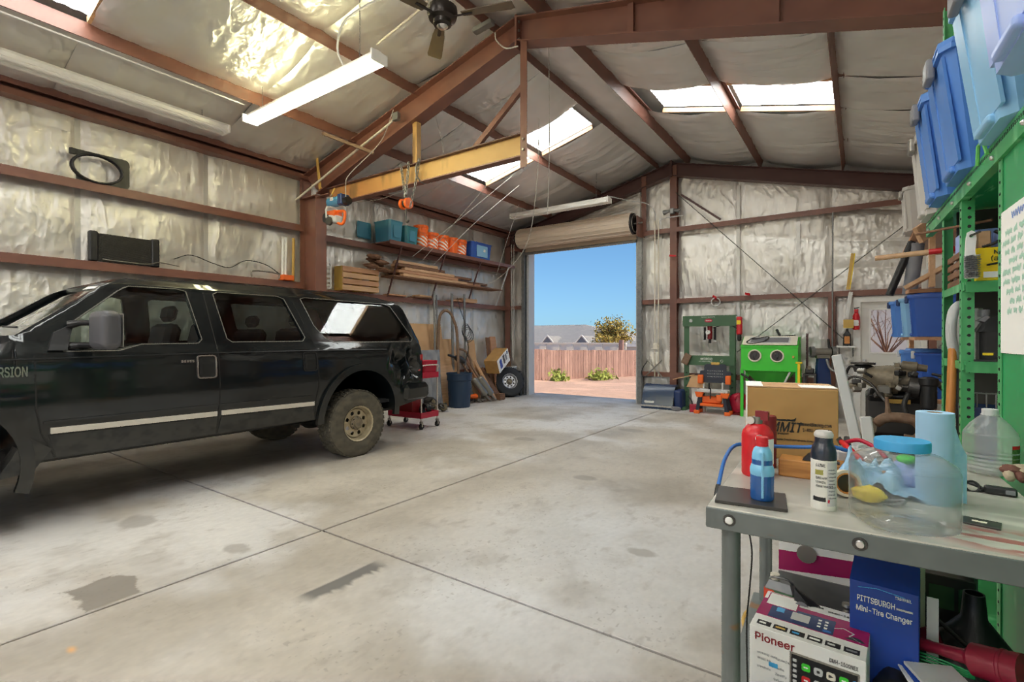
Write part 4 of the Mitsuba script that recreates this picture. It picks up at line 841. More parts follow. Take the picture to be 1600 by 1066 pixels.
one('chain_wrap', torus(.14, .012, 24, 6).apply_transform(trimesh.transformations.rotation_matrix(math.pi/2, [0, 1, 0])).apply_translation([-4.86, yb, 3.68]), 'galv', 'chain loop wrapped around the mustard beam right of the hoist', 'chain')
k = thing('electric_winch', 'blue electric winch motor under the left end of the hoist beam', 'winch')
part(k, 'motor', mv(cyl((-.15, 0, 0), (.12, 0, 0), .075, 18), (-6.50, 4.66, 3.50)), 'blue_motor', 35); part(k, 'gear_head', rbx(-6.38, -6.28, 4.58, 4.74, 3.42, 3.58, .02), 'navy', 35)
part(k, 'drum', mv(cyl((-.04, 0, 0), (.04, 0, 0), .06, 14), (-6.24, 4.66, 3.47)), 'black'); part(k, 'hanger', tube([(-6.66, 4.66, 3.50), (-6.70, 4.70, 3.60), (-6.68, 4.76, 3.76)], .014, 6), 'ply_yellow'); part(k, 'label_plate', bx(-6.55, -6.48, 4.58, 4.588, 3.50, 3.55), 'white')
part(k, 'cable', tube([(-6.24, 4.64, 3.50), (-6.22, 4.62, 3.70), (-6.12, 4.62, 3.84), (-5.55, 4.70, 4.20), (-5.30, 4.72, 4.60)], .006, 6, 5), 'rope', True)
k = thing('chain_saw', 'orange and white chain saw hanging below the blue winch', 'chain saw'); at((-6.47, 4.62, 3.28), 0, 0, 8)
part(k, 'cover', hull([[-.22, -.03, .05], [-.22, .03, .05], [-.20, -.03, .02], [.06, -.07, .07], [.06, .07, .07], [.08, -.07, -.04], [.08, .07, -.04], [-.02, -.05, -.02]]), 'orange', 30)
part(k, 'handle', tube([(.06, 0, .06), (.20, 0, .06), (.23, 0, .02), (.22, 0, -.09), (.16, 0, -.13), (.04, 0, -.10)], .022, 8, 4), 'orange', True)
part(k, 'crankcase', rbx(-.10, .10, -.07, .07, -.12, .0, .03), 'lt_gray', 35); part(k, 'starter', mv(cyl((0, -.02, 0), (0, .02, 0), .065, 16), (-.02, -.08, -.10)), 'dark_metal'); part(k, 'bar', mv(cyl((0, -.01, 0), (0, .01, 0), .075, 16), (-.20, -.02, -.04)), 'black')
part(k, 'front_handle', tube([(-.08, -.09, -.06), (-.08, -.1, .10), (-.08, .1, .10), (-.08, .09, -.06)], .014, 8, 3), 'white', True); part(k, 'strap', tube([(-.24, 0, .06), (-.26, .04, .22), (-.25, .08, .34)], .008, 6), 'galv')
at()
one('rafter_strap', bar((-7.02, FY-.115, 3.80), (-7.10, FY-.115, 4.30), .06, .008, (0, 1, 0)), 'ply_yellow', 'mustard flat strap across the knee of the left rafter', 'strap')
k = thing('rafter_conduit', 'pale conduit running up the left rafter into a box', 'conduit')
part(k, 'pipe', tube([(-7.66, FY-.14, 3.72), (-7.2, FY-.14, 3.86), (-6.2, FY-.14, 4.17), (-5.42, FY-.14, 4.40), (-5.30, FY-.13, 4.47)], .017, 8, 4), 'cream', True); part(k, 'junction_box', bx(-5.30, -5.19, FY-.16, FY-.10, 4.43, 4.54, .006), 'galv')
# fluorescent fixtures
M('white_enamel', (246, 244, 236), .35)
scene['mat_tube_lit'] = {'type': 'diffuse', 'reflectance': rgb((250, 246, 230))}
def fixture(label, c, L, rz, lit, drop, tint=(1, .94, .52)):
    k = thing('light_fixture', label, 'ceiling light'); at(c, rz)
    w_ = 1.0 if lit else 1.7
    part(k, 'pan', ext_x(Polygon([(-.045*w_, 0), (.045*w_, 0), (.05*w_, .05), (.035*w_, .085), (-.035*w_, .085), (-.05*w_, .05)]), -L/2, L/2), 'white_enamel')
    for y in (-.07, .07):
        m = cyl((-L/2+.03, y, -.012), (L/2-.03, y, -.012), .019 if lit else .024, 12)
        if lit: scene[numbered(k+'__lamp_tube')] = mikit.ply(tf(m, FR[0]), 'mat_tube_lit', True, emitter={'type': 'area', 'radiance': {'type': 'rgb', 'value': [LAMP_L*t for t in tint]}})
        else: part(k, 'lamp_tube', m, 'white_enamel', True)
    for s in (-1, 1): part(k, 'end_cap', bx(s*L/2-.012, s*L/2+.012, -.10, .10, -.035, .07, .004), 'white_enamel')
    for s in (-.38, .38): part(k, 'hanger', cyl((s*L, 0, .07), (s*L, 0, .07+drop(s*L)), .004, 6), 'galv')
    at()
zu = lambda x: 5.34-.25*abs(x-XC)-.12
fixture('lit yellowish fluorescent fixture hanging before the left rafter', (-5.10, 3.27, 4.17), 2.44, 0, True, lambda s: max(.05, zu(-5.10+s)-4.25))
fixture('unlit white fluorescent strip running along the left eave', (-6.90, 2.03, 4.17), 2.44, 90, False, lambda s: .13)
fixture('unlit white fluorescent fixture hanging in front of the roller door drum', (-5.45, 9.55, 4.26), 2.44, 0, False, lambda s: max(.05, zu(-5.45+s)-4.34))
fixture('lit fluorescent fixture above and behind the viewpoint', (-5.2, -2.6, 4.1), 2.44, 0, True, lambda s: .2, (1, .98, .93))
fixture('second lit fluorescent fixture behind the viewpoint', (-1.6, -2.6, 4.2), 2.44, 0, True, lambda s: .2, (1, .98, .93))
fixture('third lit fluorescent fixture behind the viewpoint', (-5.2, -5.2, 4.1), 2.44, 0, True, lambda s: .2, (1, .98, .93))
fixture('fourth lit fluorescent fixture behind the viewpoint', (-1.4, -5.2, 4.1), 2.44, 0, True, lambda s: .2, (1, .98, .93))
one('ceiling_conduit', tube([(-6.33, 3.20, 4.36), (-6.33, .2, 4.36)], .012, 8), 'white', 'thin white conduit under the purlin above the unlit strip', 'conduit', smooth=True)
one('flexible_cable', tube([(-4.42, 3.27, 4.25), (-4.47, 3.22, 4.45), (-4.36, 3.21, 4.66), (-4.15, 3.28, 4.78), (-3.8, 3.4, 4.88)], .012, 8, 5), 'lt_gray', 'grey flexible cable rising from the lit fixture to the roof', 'cable', smooth=True)
one('fan_conduit', tube([(-4.51, 3.77, 4.77), (-3.77, 3.80, 4.95), (-3.36, 3.62, 5.04)], .013, 8), 'cream', 'pale conduit from the lit fixture to the ceiling fan', 'conduit', smooth=True)
# ceiling fan
k = thing('ceiling_fan', 'dark bronze ceiling fan hanging below the ridge', 'fan'); M('fan_brown', (92, 80, 62), .45); M('fan_motor', (52, 47, 44), .25, .6)
at((-3.27, 3.52, 4.50)); part(k, 'downrod', cyl((0, 0, .1), (0, 0, .72), .014, 10), 'fan_motor', True)
part(k, 'motor', lathe([(0, -.10), (.06, -.10), (.085, -.085), (.09, -.05), (.13, -.03), (.145, .02), (.14, .07), (.07, .11), (.03, .14), (0, .14)], 28), 'fan_motor', 40)
part(k, 'cap', lathe([(0, -.125), (.035, -.12), (.055, -.10), (0, -.10)], 20), 'chrome', 40)
for a in (20, 140, 260):
    b = part(k, 'blade', mv(ext_z(Polygon([(.20, -.045), (.30, -.06), (.66, -.078), (.70, -.065), (.70, .065), (.66, .078), (.30, .06), (.20, .045)]), -.004, .004), (0, 0, -.01), a, 11), 'fan_brown')
    part(b, 'blade_iron', mv(bx(.10, .30, -.016, .016, -.012, -.005, .003), (0, 0, -.01), a, 11), 'fan_motor')
at()
one('ridge_bracket', bar((-3.72, 4.55, 5.03), (-3.45, 4.55, 5.05), .08, .05), 'galv', 'grey strut bracket bolted beside the fan at the ridge', 'bracket')
one('ridge_wires', tube([(-3.55, FY-.12, 5.05), (-3.50, FY-.16, 4.92), (-3.38, FY-.14, 4.80), (-3.22, FY-.12, 4.78)], .008, 6, 5), 'rope', 'white wires drooping over the rafter at the ridge plate', 'wire', smooth=True)
# ropes of a lift
for i, (pts, lab) in enumerate((([(-5.40, 7.75, 4.52), (-6.3, 7.3, 3.75), (-7.06, 6.75, 3.0)], 'slack white rope slanting down to the near bucket'), ([(-5.15, 7.25, 4.6), (-6.2, 7.12, 3.7), (-7.05, 7.0, 2.95)], 'white rope slanting to the shelf between tub and buckets'),
                              ([(-5.55, 8.2, 4.48), (-6.4, 7.75, 3.7), (-7.06, 7.35, 2.93)], 'white rope slanting across the middle buckets'), ([(-6.1, 9.0, 4.36), (-6.55, 9.2, 3.7), (-7.06, 9.45, 2.92)], 'white rope hanging in front of the blue bin'),
                              ([(-3.30, 5.55, 5.21), (-3.32, 5.6, 4.0), (-3.36, 5.62, 3.05)], 'thin rope hanging straight from the ridge'), ([(-4.1, 6.6, 4.85), (-4.15, 6.62, 3.9), (-4.5, 6.9, 3.05), (-5.4, 7.6, 2.72), (-6.4, 8.4, 2.62), (-7.2, 9.0, 2.68)], 'long white rope sagging across the roller door corner'), ([(-4.99, 5.2, 4.725), (-4.95, 5.3, 3.9), (-5.9, 5.2, 3.62), (-6.6, 5.1, 3.6)], 'loose rope draped behind the hoist beam'))):
    one('rope', tube(pts, .005, 6, 6), 'rope', lab, 'rope', 'loose lift ropes', True)
# roller door: drum, curtain end, brackets, tracks, hand chain
d = struct('door_1', None, None, 'rolled-up beige roller door over the open doorway')
M('door_beige', (204, 186, 166), .45)
part(d, 'curtain_roll', mv(cyl((-1.46, 0, 0), (1.46, 0, 0), .235, 48), (-5.475, 10.28, 3.90)), 'door_beige', 40)
for i in range(16):
    a = i*2*math.pi/16; part(d, 'curtain_rib', bx(-6.93, -4.02, 10.28+.232*math.cos(a)-.012, 10.28+.232*math.cos(a)+.012, 3.90+.232*math.sin(a)-.012, 3.90+.232*math.sin(a)+.012, .006), 'door_beige')
for x, s in ((-6.95, -1), (-4.0, 1)):
    q = part(d, 'drum_wheel', mv(cyl((-.02, 0, 0), (.02, 0, 0), .225, 32), (x, 10.28, 3.90)), 'black', 40)
    part(q, 'ring', mv(torus(.18, .014, 28, 6).apply_transform(trimesh.transformations.rotation_matrix(math.pi/2, [0, 1, 0])), (x+s*.03, 10.28, 3.90)), 'dull_metal', True)
    part(q, 'axle', cyl((x, 10.28, 3.90), (x+s*.20, 10.28, 3.90), .02, 10), 'dull_metal')
    part(d, 'bracket', bx(x+s*.10, x+s*.11, 10.2, 10.56, 3.62, 4.05), 'brown_steel')
    part(d, 'track', ext_z([(x+s*.0, 10.50), (x+s*.10, 10.50), (x+s*.10, 10.60), (x, 10.60), (x, 10.585), (x+s*.085, 10.585), (x+s*.085, 10.515), (x, 10.515)][::s], 0, 3.62), 'galv')
    part(d, 'jamb', bx(x+s*(-.02 if s > 0 else -.02)-.05, x+.05, 10.62, 10.88, 0, 3.66), 'lt_gray')
part(d, 'curtain', bx(-6.93, -4.02, 10.50, 10.52, 3.56, 3.92), 'door_beige'); part(d, 'bottom_bar', bx(-6.93, -4.02, 10.475, 10.545, 3.54, 3.60, .006), 'galv')
part(d, 'header', bx(-6.97, -3.98, 10.62, 10.88, 3.62, 3.76), 'lt_gray')
one('door_hand_chain', tube([(-7.18, 10.25, 3.8), (-7.18, 10.27, 2.0), (-7.17, 10.28, .9), (-7.15, 10.30, .88), (-7.14, 10.3, 1.4), (-7.13, 10.28, 3.8)], .008, 6), 'rope', 'pale hand chain loop of the roller door hanging at its left side', 'chain')
# ================================================================== at the back wall
# walk door
d = struct('door_2', None, None, 'white steel walk door with a large bright window in the back wall')
M('door_white', (214, 212, 206), .45)
part(d, 'leaf', bx(MX0+.05, .14, 10.66, 10.70, .02, 2.06), 'door_white')
part(d, 'leaf', bx(.14, .66, 10.66, 10.70, .02, 1.18), 'door_white'); part(d, 'leaf', bx(.14, .66, 10.66, 10.70, 1.93, 2.06), 'door_white'); part(d, 'leaf', bx(.66, MX1-.04, 10.66, 10.70, .02, 2.06), 'door_white')
for (a, b, c, e) in ((.125, .675, 1.165, 1.195), (.125, .675, 1.92, 1.95), (.125, .155, 1.165, 1.95), (.645, .675, 1.165, 1.95)): part(d, 'window_bead', bx(a, b, 10.645, 10.662, c, e, .004), 'white')
scene['mat_door_glass'] = {'type': 'thindielectric', 'int_ior': 1.5}
part(d, 'window_pane', grid(lambda u, v: np.stack([.14+.52*u, 10.68+0*u, 1.18+.75*v], -1), 1, 1), 'door_glass')
for a, b, c, e in ((MX0-.06, MX0+.05, 0, 2.16), (MX1-.04, MX1+.05, 0, 2.16), (MX0-.06, MX1+.05, 2.06, 2.16)): part(d, 'frame', bx(a, b, 10.60, 10.74, c, e, .006), 'white')
part(d, 'handle', lathe([(0, 0), (.03, 0), (.03, .008), (.012, .015), (.012, .04), (.028, .05), (.03, .065), (.02, .08), (0, .082)], 20).apply_transform(trimesh.transformations.rotation_matrix(math.pi/2, [1, 0, 0])).apply_translation([.07, 10.66, 1.04]), 'chrome', 40)
one('shed_wall', bx(-1.6, 4.0, 16.5, 16.6, -.6, 3.2), 'siding', 'white shed wall seen through the walk door window', 'shed')
tk = thing('bare_tree', 'bare thin tree outside the walk door window', 'tree'); r2 = np.random.default_rng(3)
part(tk, 'trunk', tube([(.42, 14.2, -.4), (.46, 14.2, .6), (.50, 14.2, 1.15)], [.035, .03, .022], 7), 'old_wood')
for i in range(16):
    a = -.9+1.8*i/15+.1*r2.normal(); L_ = .9+.6*r2.random(); s0 = np.array([.50, 14.2, 1.0+.15*r2.random()]); e = s0+np.array([math.sin(a)*L_*.75, .3*r2.normal(), math.cos(a)*L_])
    part(tk, 'branch', tube([s0, (s0+e)/2+r2.normal(size=3)*.05, e], [.014, .009, .004], 5), 'old_wood')
    for j in range(2):
        m_ = s0+(e-s0)*(.45+.25*j); part(tk, 'branch', tube([m_, m_+np.array([.16*r2.normal(), .1*r2.normal(), .28])], [.006, .003], 4), 'old_wood')
# cables and conduits on the wall
for i, (p, q, lab) in enumerate((((-3.18, 10.52, 4.50), (-.10, 10.52, 1.28), 'long steel brace rod running down right from the ridge post'), ((.78, 10.53, 3.46), (-1.98, 10.53, 1.16), 'long steel brace rod crossing the other one'),)):
    one('brace_rod', cyl(p, q, .0065, 8), 'dark_metal', lab, 'brace rod', smooth=True)
one('angle_brace', bar((-3.05, 10.5, 4.42), (-2.28, 10.5, 3.80), .04, .04), 'brown_dark', 'short brown angle brace from the ridge post to the upper girt', 'brace')
k = thing('conduit', 'pair of pale conduits running down right of the roller door', 'conduit')
for x in (-3.60, -3.52): part(k, 'pipe', cyl((x, 10.48, .62), (x, 10.48, 3.95), .013, 8), 'cream', True)
part(k, 'bend', tube([(-3.60, 10.48, 3.95), (-3.60, 10.46, 4.15), (-3.75, 10.4, 4.32), (-4.1, 10.3, 4.42), (-4.35, 9.7, 4.42)], .012, 8, 5), 'lt_gray', True); part(k, 'switch_box', bx(-3.62, -3.52, 10.43, 10.49, 1.20, 1.34, .006), 'cream'); part(k, 'junction', tube([(-3.50, 10.48, 3.86), (-3.45, 10.46, 3.96), (-3.2, 10.44, 3.97), (-3.0, 10.44, 3.97)], .012, 8, 4), 'lt_gray', True)
k = thing('flood_lamp', 'small grey twin flood lamp clamped on the ridge post', 'lamp'); part(k, 'mount', bx(-3.27, -3.19, 10.44, 10.55, 4.04, 4.16, .01), 'galv')
for s in (-1, 1): part(k, 'head', mv(lathe([(0, 0), (.03, 0), (.035, .05), (.055, .12), (.05, .125), (0, .11)], 16), (-3.23+s*.05, 10.44, 4.10), 0, 0, s*100), 'galv', 35)
one('wall_conduit', cyl((-.40, 10.46, .9), (-.40, 10.46, 3.66), .013, 8), 'galv', 'grey conduit from the upper girt down to the grinder', 'conduit', smooth=True)
one('red_clamp', bar((-3.28, 10.46, 3.17), (-3.14, 10.44, 3.15), .025, .035), 'red', 'small red clamp on the ridge post', 'clamp')
one('hung_ring', mv(torus(.082, .011, 28, 8), (-2.36, 10.46, 2.16), rx=90), 'lt_gray', 'white hose ring hanging on the middle girt above the press', 'ring', smooth=True)
k = thing('red_hooks', 'red handled pliers hooked on the girt above the white ring', 'pliers'); part(k, 'handle', bar((-2.42, 10.50, 2.29), (-2.34, 10.42, 2.24), .02, .03), 'red'); part(k, 'handle', bar((-2.42, 10.50, 2.27), (-2.33, 10.43, 2.20), .02, .03), 'dk_red')
one('red_clip', bar((-1.82, 10.50, 2.30), (-1.74, 10.44, 2.28), .03, .04), 'red', 'small red clip on the girt right of the ring', 'clip')
k = thing('lug_wrench', 'steel cross lug wrench leaning on the foil above the dark blue chest', 'wrench')
for a, b in (((-3.80, .60), (-3.42, .98)), ((-3.74, .98), (-3.40, .60))): part(k, 'arm', cyl((a[0], 10.42, a[1]), (b[0], 10.42, b[1]), .013, 8), 'dull_metal', True)
one('wall_hose', tube([(-3.75, 10.45, .95), (-3.86, 10.42, .75), (-3.82, 10.4, .62), (-3.6, 10.4, .62)], .01, 6, 5), 'black', 'thin dark hose loop behind the lug wrench', 'hose', smooth=True)
# dark blue chest
k = thing('folding_chest', 'dark blue box with a sloped curved lid beside the roller door', 'chest'); M('chest_blue', (36, 58, 88), .28, coat=.4)
prof = [(9.96, .0), (9.95, .05), (10.00, .20), (10.06, .36), (10.13, .45), (10.24, .485), (10.42, .47), (10.44, 0)]
part(k, 'lid', ext_x(prof, -3.70, -3.06), 'chest_blue', 25); part(k, 'silver_strip', bx(-3.71, -3.06, 9.935, 9.955, .045, .075), 'chrome')
at((-3.66, 9.975, .115), 0, 0); part(k, 'name_plate', tf(ext_z(rrect(.2, .045, .006), 0, .004), basis((.12, -.004, .02), (1, 0, 0), (0, .3, 1))), 'lt_gray'); at()
part(k, 'side_bag', rbx(-3.07, -2.90, 10.02, 10.42, .01, .40, .06), 'navy', 40); part(k, 'side_panel', ext_x([(9.98, .02), (10.05, .33), (10.14, .44), (10.40, .44), (10.42, .02)], -3.06, -3.05), 'black')
one('sneaker', blob((-2.98, 9.90, .045), (.10, .05, .045), 2, .3, 6, 3), 'gray_plastic', 'small grey shoe like lump at the right foot of the dark blue chest', 'shoe')
# shop press
k = thing('shop_press', 'green hydraulic shop press standing against the foil wall', 'press'); Yp = 10.36
for x0 in (-2.93, -2.07):
    part(k, 'post', ext_z([(x0, Yp-.06), (x0+.10, Yp-.06), (x0+.10, Yp-.052), (x0+.008, Yp-.052), (x0+.008, Yp+.06), (x0, Yp+.06)] if x0 < -2.5 else [(x0, Yp-.06), (x0+.10, Yp-.06), (x0+.10, Yp+.06), (x0+.092, Yp+.06), (x0+.092, Yp-.052), (x0, Yp-.052)], .06, 1.70), 'green_press')
    part(k, 'foot', bx(x0+.01, x0+.09, Yp-.28, Yp+.24, 0, .06, .004), 'green_press')
    for i in range(7): part(k, 'pin_hole', cyl((x0+.05, Yp-.062, .35+.13*i), (x0+.05, Yp-.058, .35+.13*i), .016, 10), 'black') if not .8 < .35+.13*i < 1.15 else None
hd = part(k, 'head', bx(-2.95, -1.95, Yp-.09, Yp-.08, 1.68, 1.88), 'green_press'); part(hd, 'flange', bx(-2.95, -1.95, Yp-.09, Yp+.06, 1.87, 1.885), 'green_press'); part(hd, 'flange', bx(-2.95, -1.95, Yp-.09, Yp+.06, 1.675, 1.69), 'green_press')
bd = part(k, 'bed', bx(-2.90, -1.97, Yp-.10, Yp-.09, .90, 1.08), 'green_press'); part(bd, 'flange', bx(-2.90, -1.97, Yp-.10, Yp+.08, 1.075, 1.09), 'green_press')
front = lambda x, z, y=Yp-.091: basis((x, y, z), (1, 0, 0), (0, 0, 1))
part(hd, 'decal', tf(text('HYDRAULIC SHOP PRESS', .016), front(-2.60, 1.845)), 'white'); part(hd, 'emblem', tf(ext_z(af.scale(Point(0, 0).buffer(.05, 12), 1.5, .75), 0, .003), front(-2.45, 1.785)), 'crimson'); part(hd, 'emblem_text', tf(text('NORCO', .022, .002, True, True), front(-2.45, 1.785, Yp-.095)), 'white')
part(hd, 'round_sticker', tf(ext_z(Point(0, 0).buffer(.032, 10), 0, .003), front(-2.79, 1.79)), 'lt_gray'); part(bd, 'lettering', tf(text('NORCO', .045, .002, True), front(-2.60, 1.005, Yp-.101)), 'white'); part(bd, 'decal', tf(text('HYDRAULIC PRESS', .02), front(-2.62, .965, Yp-.101)), 'white'); part(bd, 'round_sticker', tf(ext_z(Point(0, 0).buffer(.026, 10).difference(Point(0, 0).buffer(.018, 8)), 0, .003), front(-2.20, .99, Yp-.101)), 'lt_gray')
r = part(k, 'ram', cyl((-2.44, Yp-.02, 1.42), (-2.44, Yp-.02, 1.68), .045, 18), 'dk_red', 40); part(r, 'ram_tip', cyl((-2.44, Yp-.02, 1.34), (-2.44, Yp-.02, 1.42), .026, 14), 'black'); part(r, 'gauge', cyl((-2.46, Yp-.115, 1.555), (-2.46, Yp-.065, 1.555), .042, 18), 'white'); part(r, 'gauge_needle', bx(-2.463, -2.457, Yp-.118, Yp-.115, 1.55, 1.585), 'black')
for s in (-1, 1): part(r, 'spring', cyl((-2.44+s*.095, Yp-.02, 1.40), (-2.44+s*.095, Yp-.02, 1.66), .022, 10), 'black'); part(r, 'spring_cap', bx(-2.44+s*.095-.03, -2.44+s*.095+.03, Yp-.05, Yp+.01, 1.375, 1.40), 'lt_gray')
pm = part(k, 'hand_pump', rbx(-1.945, -1.845, Yp-.09, Yp+.02, 1.50, 1.85, .03), 'red', 40); part(pm, 'label_plate', bx(-1.935, -1.865, Yp-.095, Yp-.089, 1.70, 1.78), 'yellow'); part(pm, 'pump_base', rbx(-1.93, -1.86, Yp-.08, Yp, 1.38, 1.52, .03), 'black', 40); part(pm, 'hose', tube([(-1.90, Yp-.05, 1.6), (-2.1, Yp-.08, 1.70), (-2.38, Yp-.05, 1.64)], .008, 6, 6), 'black', True)
part(k, 'arbor_plate', mv(bx(-.07, .07, -.02, .02, -.11, .11, .008), (-2.86, Yp-.15, 1.02), 0, 0, 25), 'rusty')
# toy workbench
k = thing('toy_workbench', 'orange and black plastic tool bench in front of the green press', 'tool bench'); M('bench_black', (40, 44, 58), .45)
yt = 9.93
part(k, 'back_panel', cat_(ext_y(rrect(.40, .36, .05).union(af.translate(rrect(.56, .22, .03), 0, -.06)), yt+.10, yt+.13).apply_translation([-2.27, 0, .76])), 'bench_black')
for r_i in range(3):
    for c_i in range(8): part(k, 'peg_hole', mv(bx(-.007, .007, -.002, .002, -.007, .007), (-2.40+.037*c_i, yt+.099, .70+.055*r_i)), 'lt_gray')
part(k, 'carry_handle', rbx(-2.35, -2.19, yt+.09, yt+.14, .925, .975, .015), 'ply_yellow'); part(k, 'worktop', bx(-2.56, -2.00, yt-.12, yt+.12, .405, .465, .012), 'lt_gray')
for s in (-1, 1):
    for yy in (-.09, .09):
        l = part(k, 'leg', bar((-2.28+s*.21, yt+yy, .41), (-2.28+s*.27, yt+yy*1.2, .05), .05, .06), 'bench_black'); part(l, 'boot', bx(-2.28+s*.275-.05, -2.28+s*.275+.05, yt+yy*1.2-.05, yt+yy*1.2+.05, 0, .07, .012), 'orange')
    part(k, 'corner_bracket', tbx(-2.28+s*.23, yt-.10, .32, .41, .10, .06, .16, .07), 'orange'); part(k, 'side_cup', rbx(-2.28+s*.25-.05, -2.28+s*.25+.05, yt+.03, yt+.11, .56, .73, .02), 'orange', 40)
part(k, 'tray', bx(-2.50, -2.08, yt-.12, yt+.1, .15, .20, .008), 'orange'); part(k, 'drawer', bx(-2.47, -2.14, yt-.06, yt+.08, .21, .33, .008), 'orange'); part(k, 'hand_grip', rbx(-2.20, -2.10, yt-.15, yt-.11, .26, .38, .012), 'orange', 40); part(k, 'vise_lever', cyl((-2.30, yt-.14, .30), (-2.30, yt-.13, .50), .010, 8), 'black')
for i, (x, m) in enumerate(((-2.46, 'lt_gray'), (-2.36, 'black'), (-2.12, 'lt_gray'))): part(k, 'toy_tool', cyl((x, yt+.02, .465), (x, yt+.02, .56+.02*i), .016, 8), m)
k = thing('red_toolcase', 'small crimson tool case on the floor left of the orange bench', 'case'); part(k, 'case', rbx(-2.72, -2.55, 9.92, 10.06, .003, .15, .012), 'crimson', 40); part(k, 'handle', tube([(-2.68, 9.99, .15), (-2.70, 9.99, .22), (-2.76, 10.0, .30)], .012, 6, 4), 'black')
k = thing('open_carton', 'open cardboard carton with flap behind the orange bench', 'carton'); part(k, 'side', bx(-2.72, -2.48, 10.08, 10.22, 0, .50), 'paper'); part(k, 'flap', hull([[-2.80, 10.00, .48], [-2.47, 10.00, .48], [-2.80, 10.005, .475], [-2.47, 10.005, .475]], [[-2.72, 10.08, .70], [-2.47, 10.08, .72], [-2.72, 10.085, .70], [-2.47, 10.085, .72]]), 'cardboard2'); part(k, 'lettering', tf(text('ASSURED', .07, .002, True), basis((-2.52, 10.078, .06), (0, 0, 1), (-1, 0, 0))), 'black')
one('stick', bar((-3.12, 10.2, .60), (-2.66, 10.06, .72), .02, .02), 'pine', 'thin pale stick lying on the carton flap', 'stick')
k = thing('air_tank', 'red portable air tank on the floor right of the orange bench', 'tank'); at((-1.86, 10.12, .22), -12, 0, 0); part(k, 'vessel', tube([(-.19, 0, 0), (-.17, 0, 0), (-.11, 0, 0), (.11, 0, 0), (.17, 0, 0), (.19, 0, 0)], [.02, .11, .16, .16, .11, .02], 24).apply_transform(trimesh.transformations.rotation_matrix(math.radians(70), [0, 1, 0])), 'crimson', 40); part(k, 'foot', bx(-.12, .12, -.1, .1, -.22, -.18), 'dk_red'); part(k, 'handle', tube([(-.02, -.14, .05), (.02, -.2, .12), (.08, -.17, .2)], .012, 6, 4), 'crimson'); at()
k = thing('small_can', 'small pale can on the floor at the cardboard box edge', 'can'); part(k, 'body', cyl((-1.72, 9.95, .002), (-1.72, 9.95, .12), .05, 16), 'cream', 40); part(k, 'cap', cyl((-1.72, 9.95, .12), (-1.72, 9.95, .15), .03, 12), 'rusty')
# blasting cabinet
k = thing('blast_cabinet', 'bright green sandblasting cabinet with two round glove ports', 'cabinet'); M('port_dark', (60, 54, 56), .6)
side_ = [(9.90, .87), (9.90, 1.29), (10.14, 1.46), (10.46, 1.46), (10.46, .87)]
b = part(k, 'body', ext_x(side_, -1.79, -.88), 'lime'); part(k, 'hopper', hull([[x, y, .87] for x in (-1.76, -.91) for y in (9.93, 10.44)], [[x, y, .52] for x in (-1.45, -1.2) for y in (10.1, 10.3)]), 'lime_dark')
part(k, 'seam_lip', bx(-1.80, -.87, 9.885, 9.91, .85, .885), 'lime'); part(k, 'top_lip', bx(-1.80, -.87, 9.885, 9.905, 1.275, 1.30), 'lime')
lidM = basis((-1.335, 10.02, 1.385), (1, 0, 0), (0, .24, .17)); part(k, 'lid', tf(ext_z(rrect(.88, .27, .02), .005, .015), lidM), 'cream'); part(k, 'window_pane', tf(ext_z(rrect(.62, .15, .01), .015, .02), lidM), 'gray_plastic'); part(k, 'window_frame', tf(ext_z(rrect(.66, .19, .01).difference(rrect(.61, .14, .01)), .015, .022), lidM), 'lt_gray')
for x in (-1.56, -1.20):
    pr_ = part(k, 'glove_port', mv(lathe([(.088, -.01), (.110, -.01), (.112, .012), (.100, .02), (.088, .012)], 32, True), (x, 9.89, 1.12), rx=90), 'cream', 40); part(pr_, 'glove', mv(lathe([(0, .004), (.05, .002), (.09, .006)], 24), (x, 9.893, 1.12), rx=90), 'port_dark', True)
    part(pr_, 'glove_fold', hull([[x-.03, 9.885, 1.15], [x+.03, 9.885, 1.15], [x, 9.875, 1.06], [x, 9.888, 1.18], [x-.01, 9.89, 1.05]]), 'black')
for x in (-1.775, -.895):
    for y in (9.92, 10.43): part(k, 'leg', bx(x-.025, x+.025, y-.025, y+.025, 0, .88), 'lime')
part(k, 'latch', bx(-.965, -.935, 9.875, 9.90, 1.09, 1.13), 'ply_yellow'); part(k, 'air_hose', tube([(-1.70, 10.1, 1.40), (-1.55, 10.0, 1.43), (-1.35, 10.02, 1.46), (-1.42, 9.96, 1.38), (-1.62, 9.93, 1.34), (-1.70, 9.96, 1.37), (-1.55, 10.1, 1.46), (-1.2, 10.25, 1.475), (-.95, 10.3, 1.49)], .010, 6, 6), 'black', True); part(k, 'blast_gun', bar((-1.20, 10.3, 1.47), (-1.26, 10.3, 1.60), .035, .04), 'black'); part(k, 'drain_hose', tube([(-1.78, 9.88, .78), (-1.70, 9.86, .74), (-1.60, 9.88, .66), (-1.45, 10.1, .58)], .02, 8, 5), 'black', True); part(k, 'gate_lever', bar((-1.10, 9.94, .62), (-1.0, 9.9, .84), .02, .03), 'lt_gray')
one('brown_angle', bx(-.80, -.765, 10.40, 10.44, .02, 1.52), 'brown_dark', 'thin upright brown steel angle right of the blasting cabinet', 'steel angle')
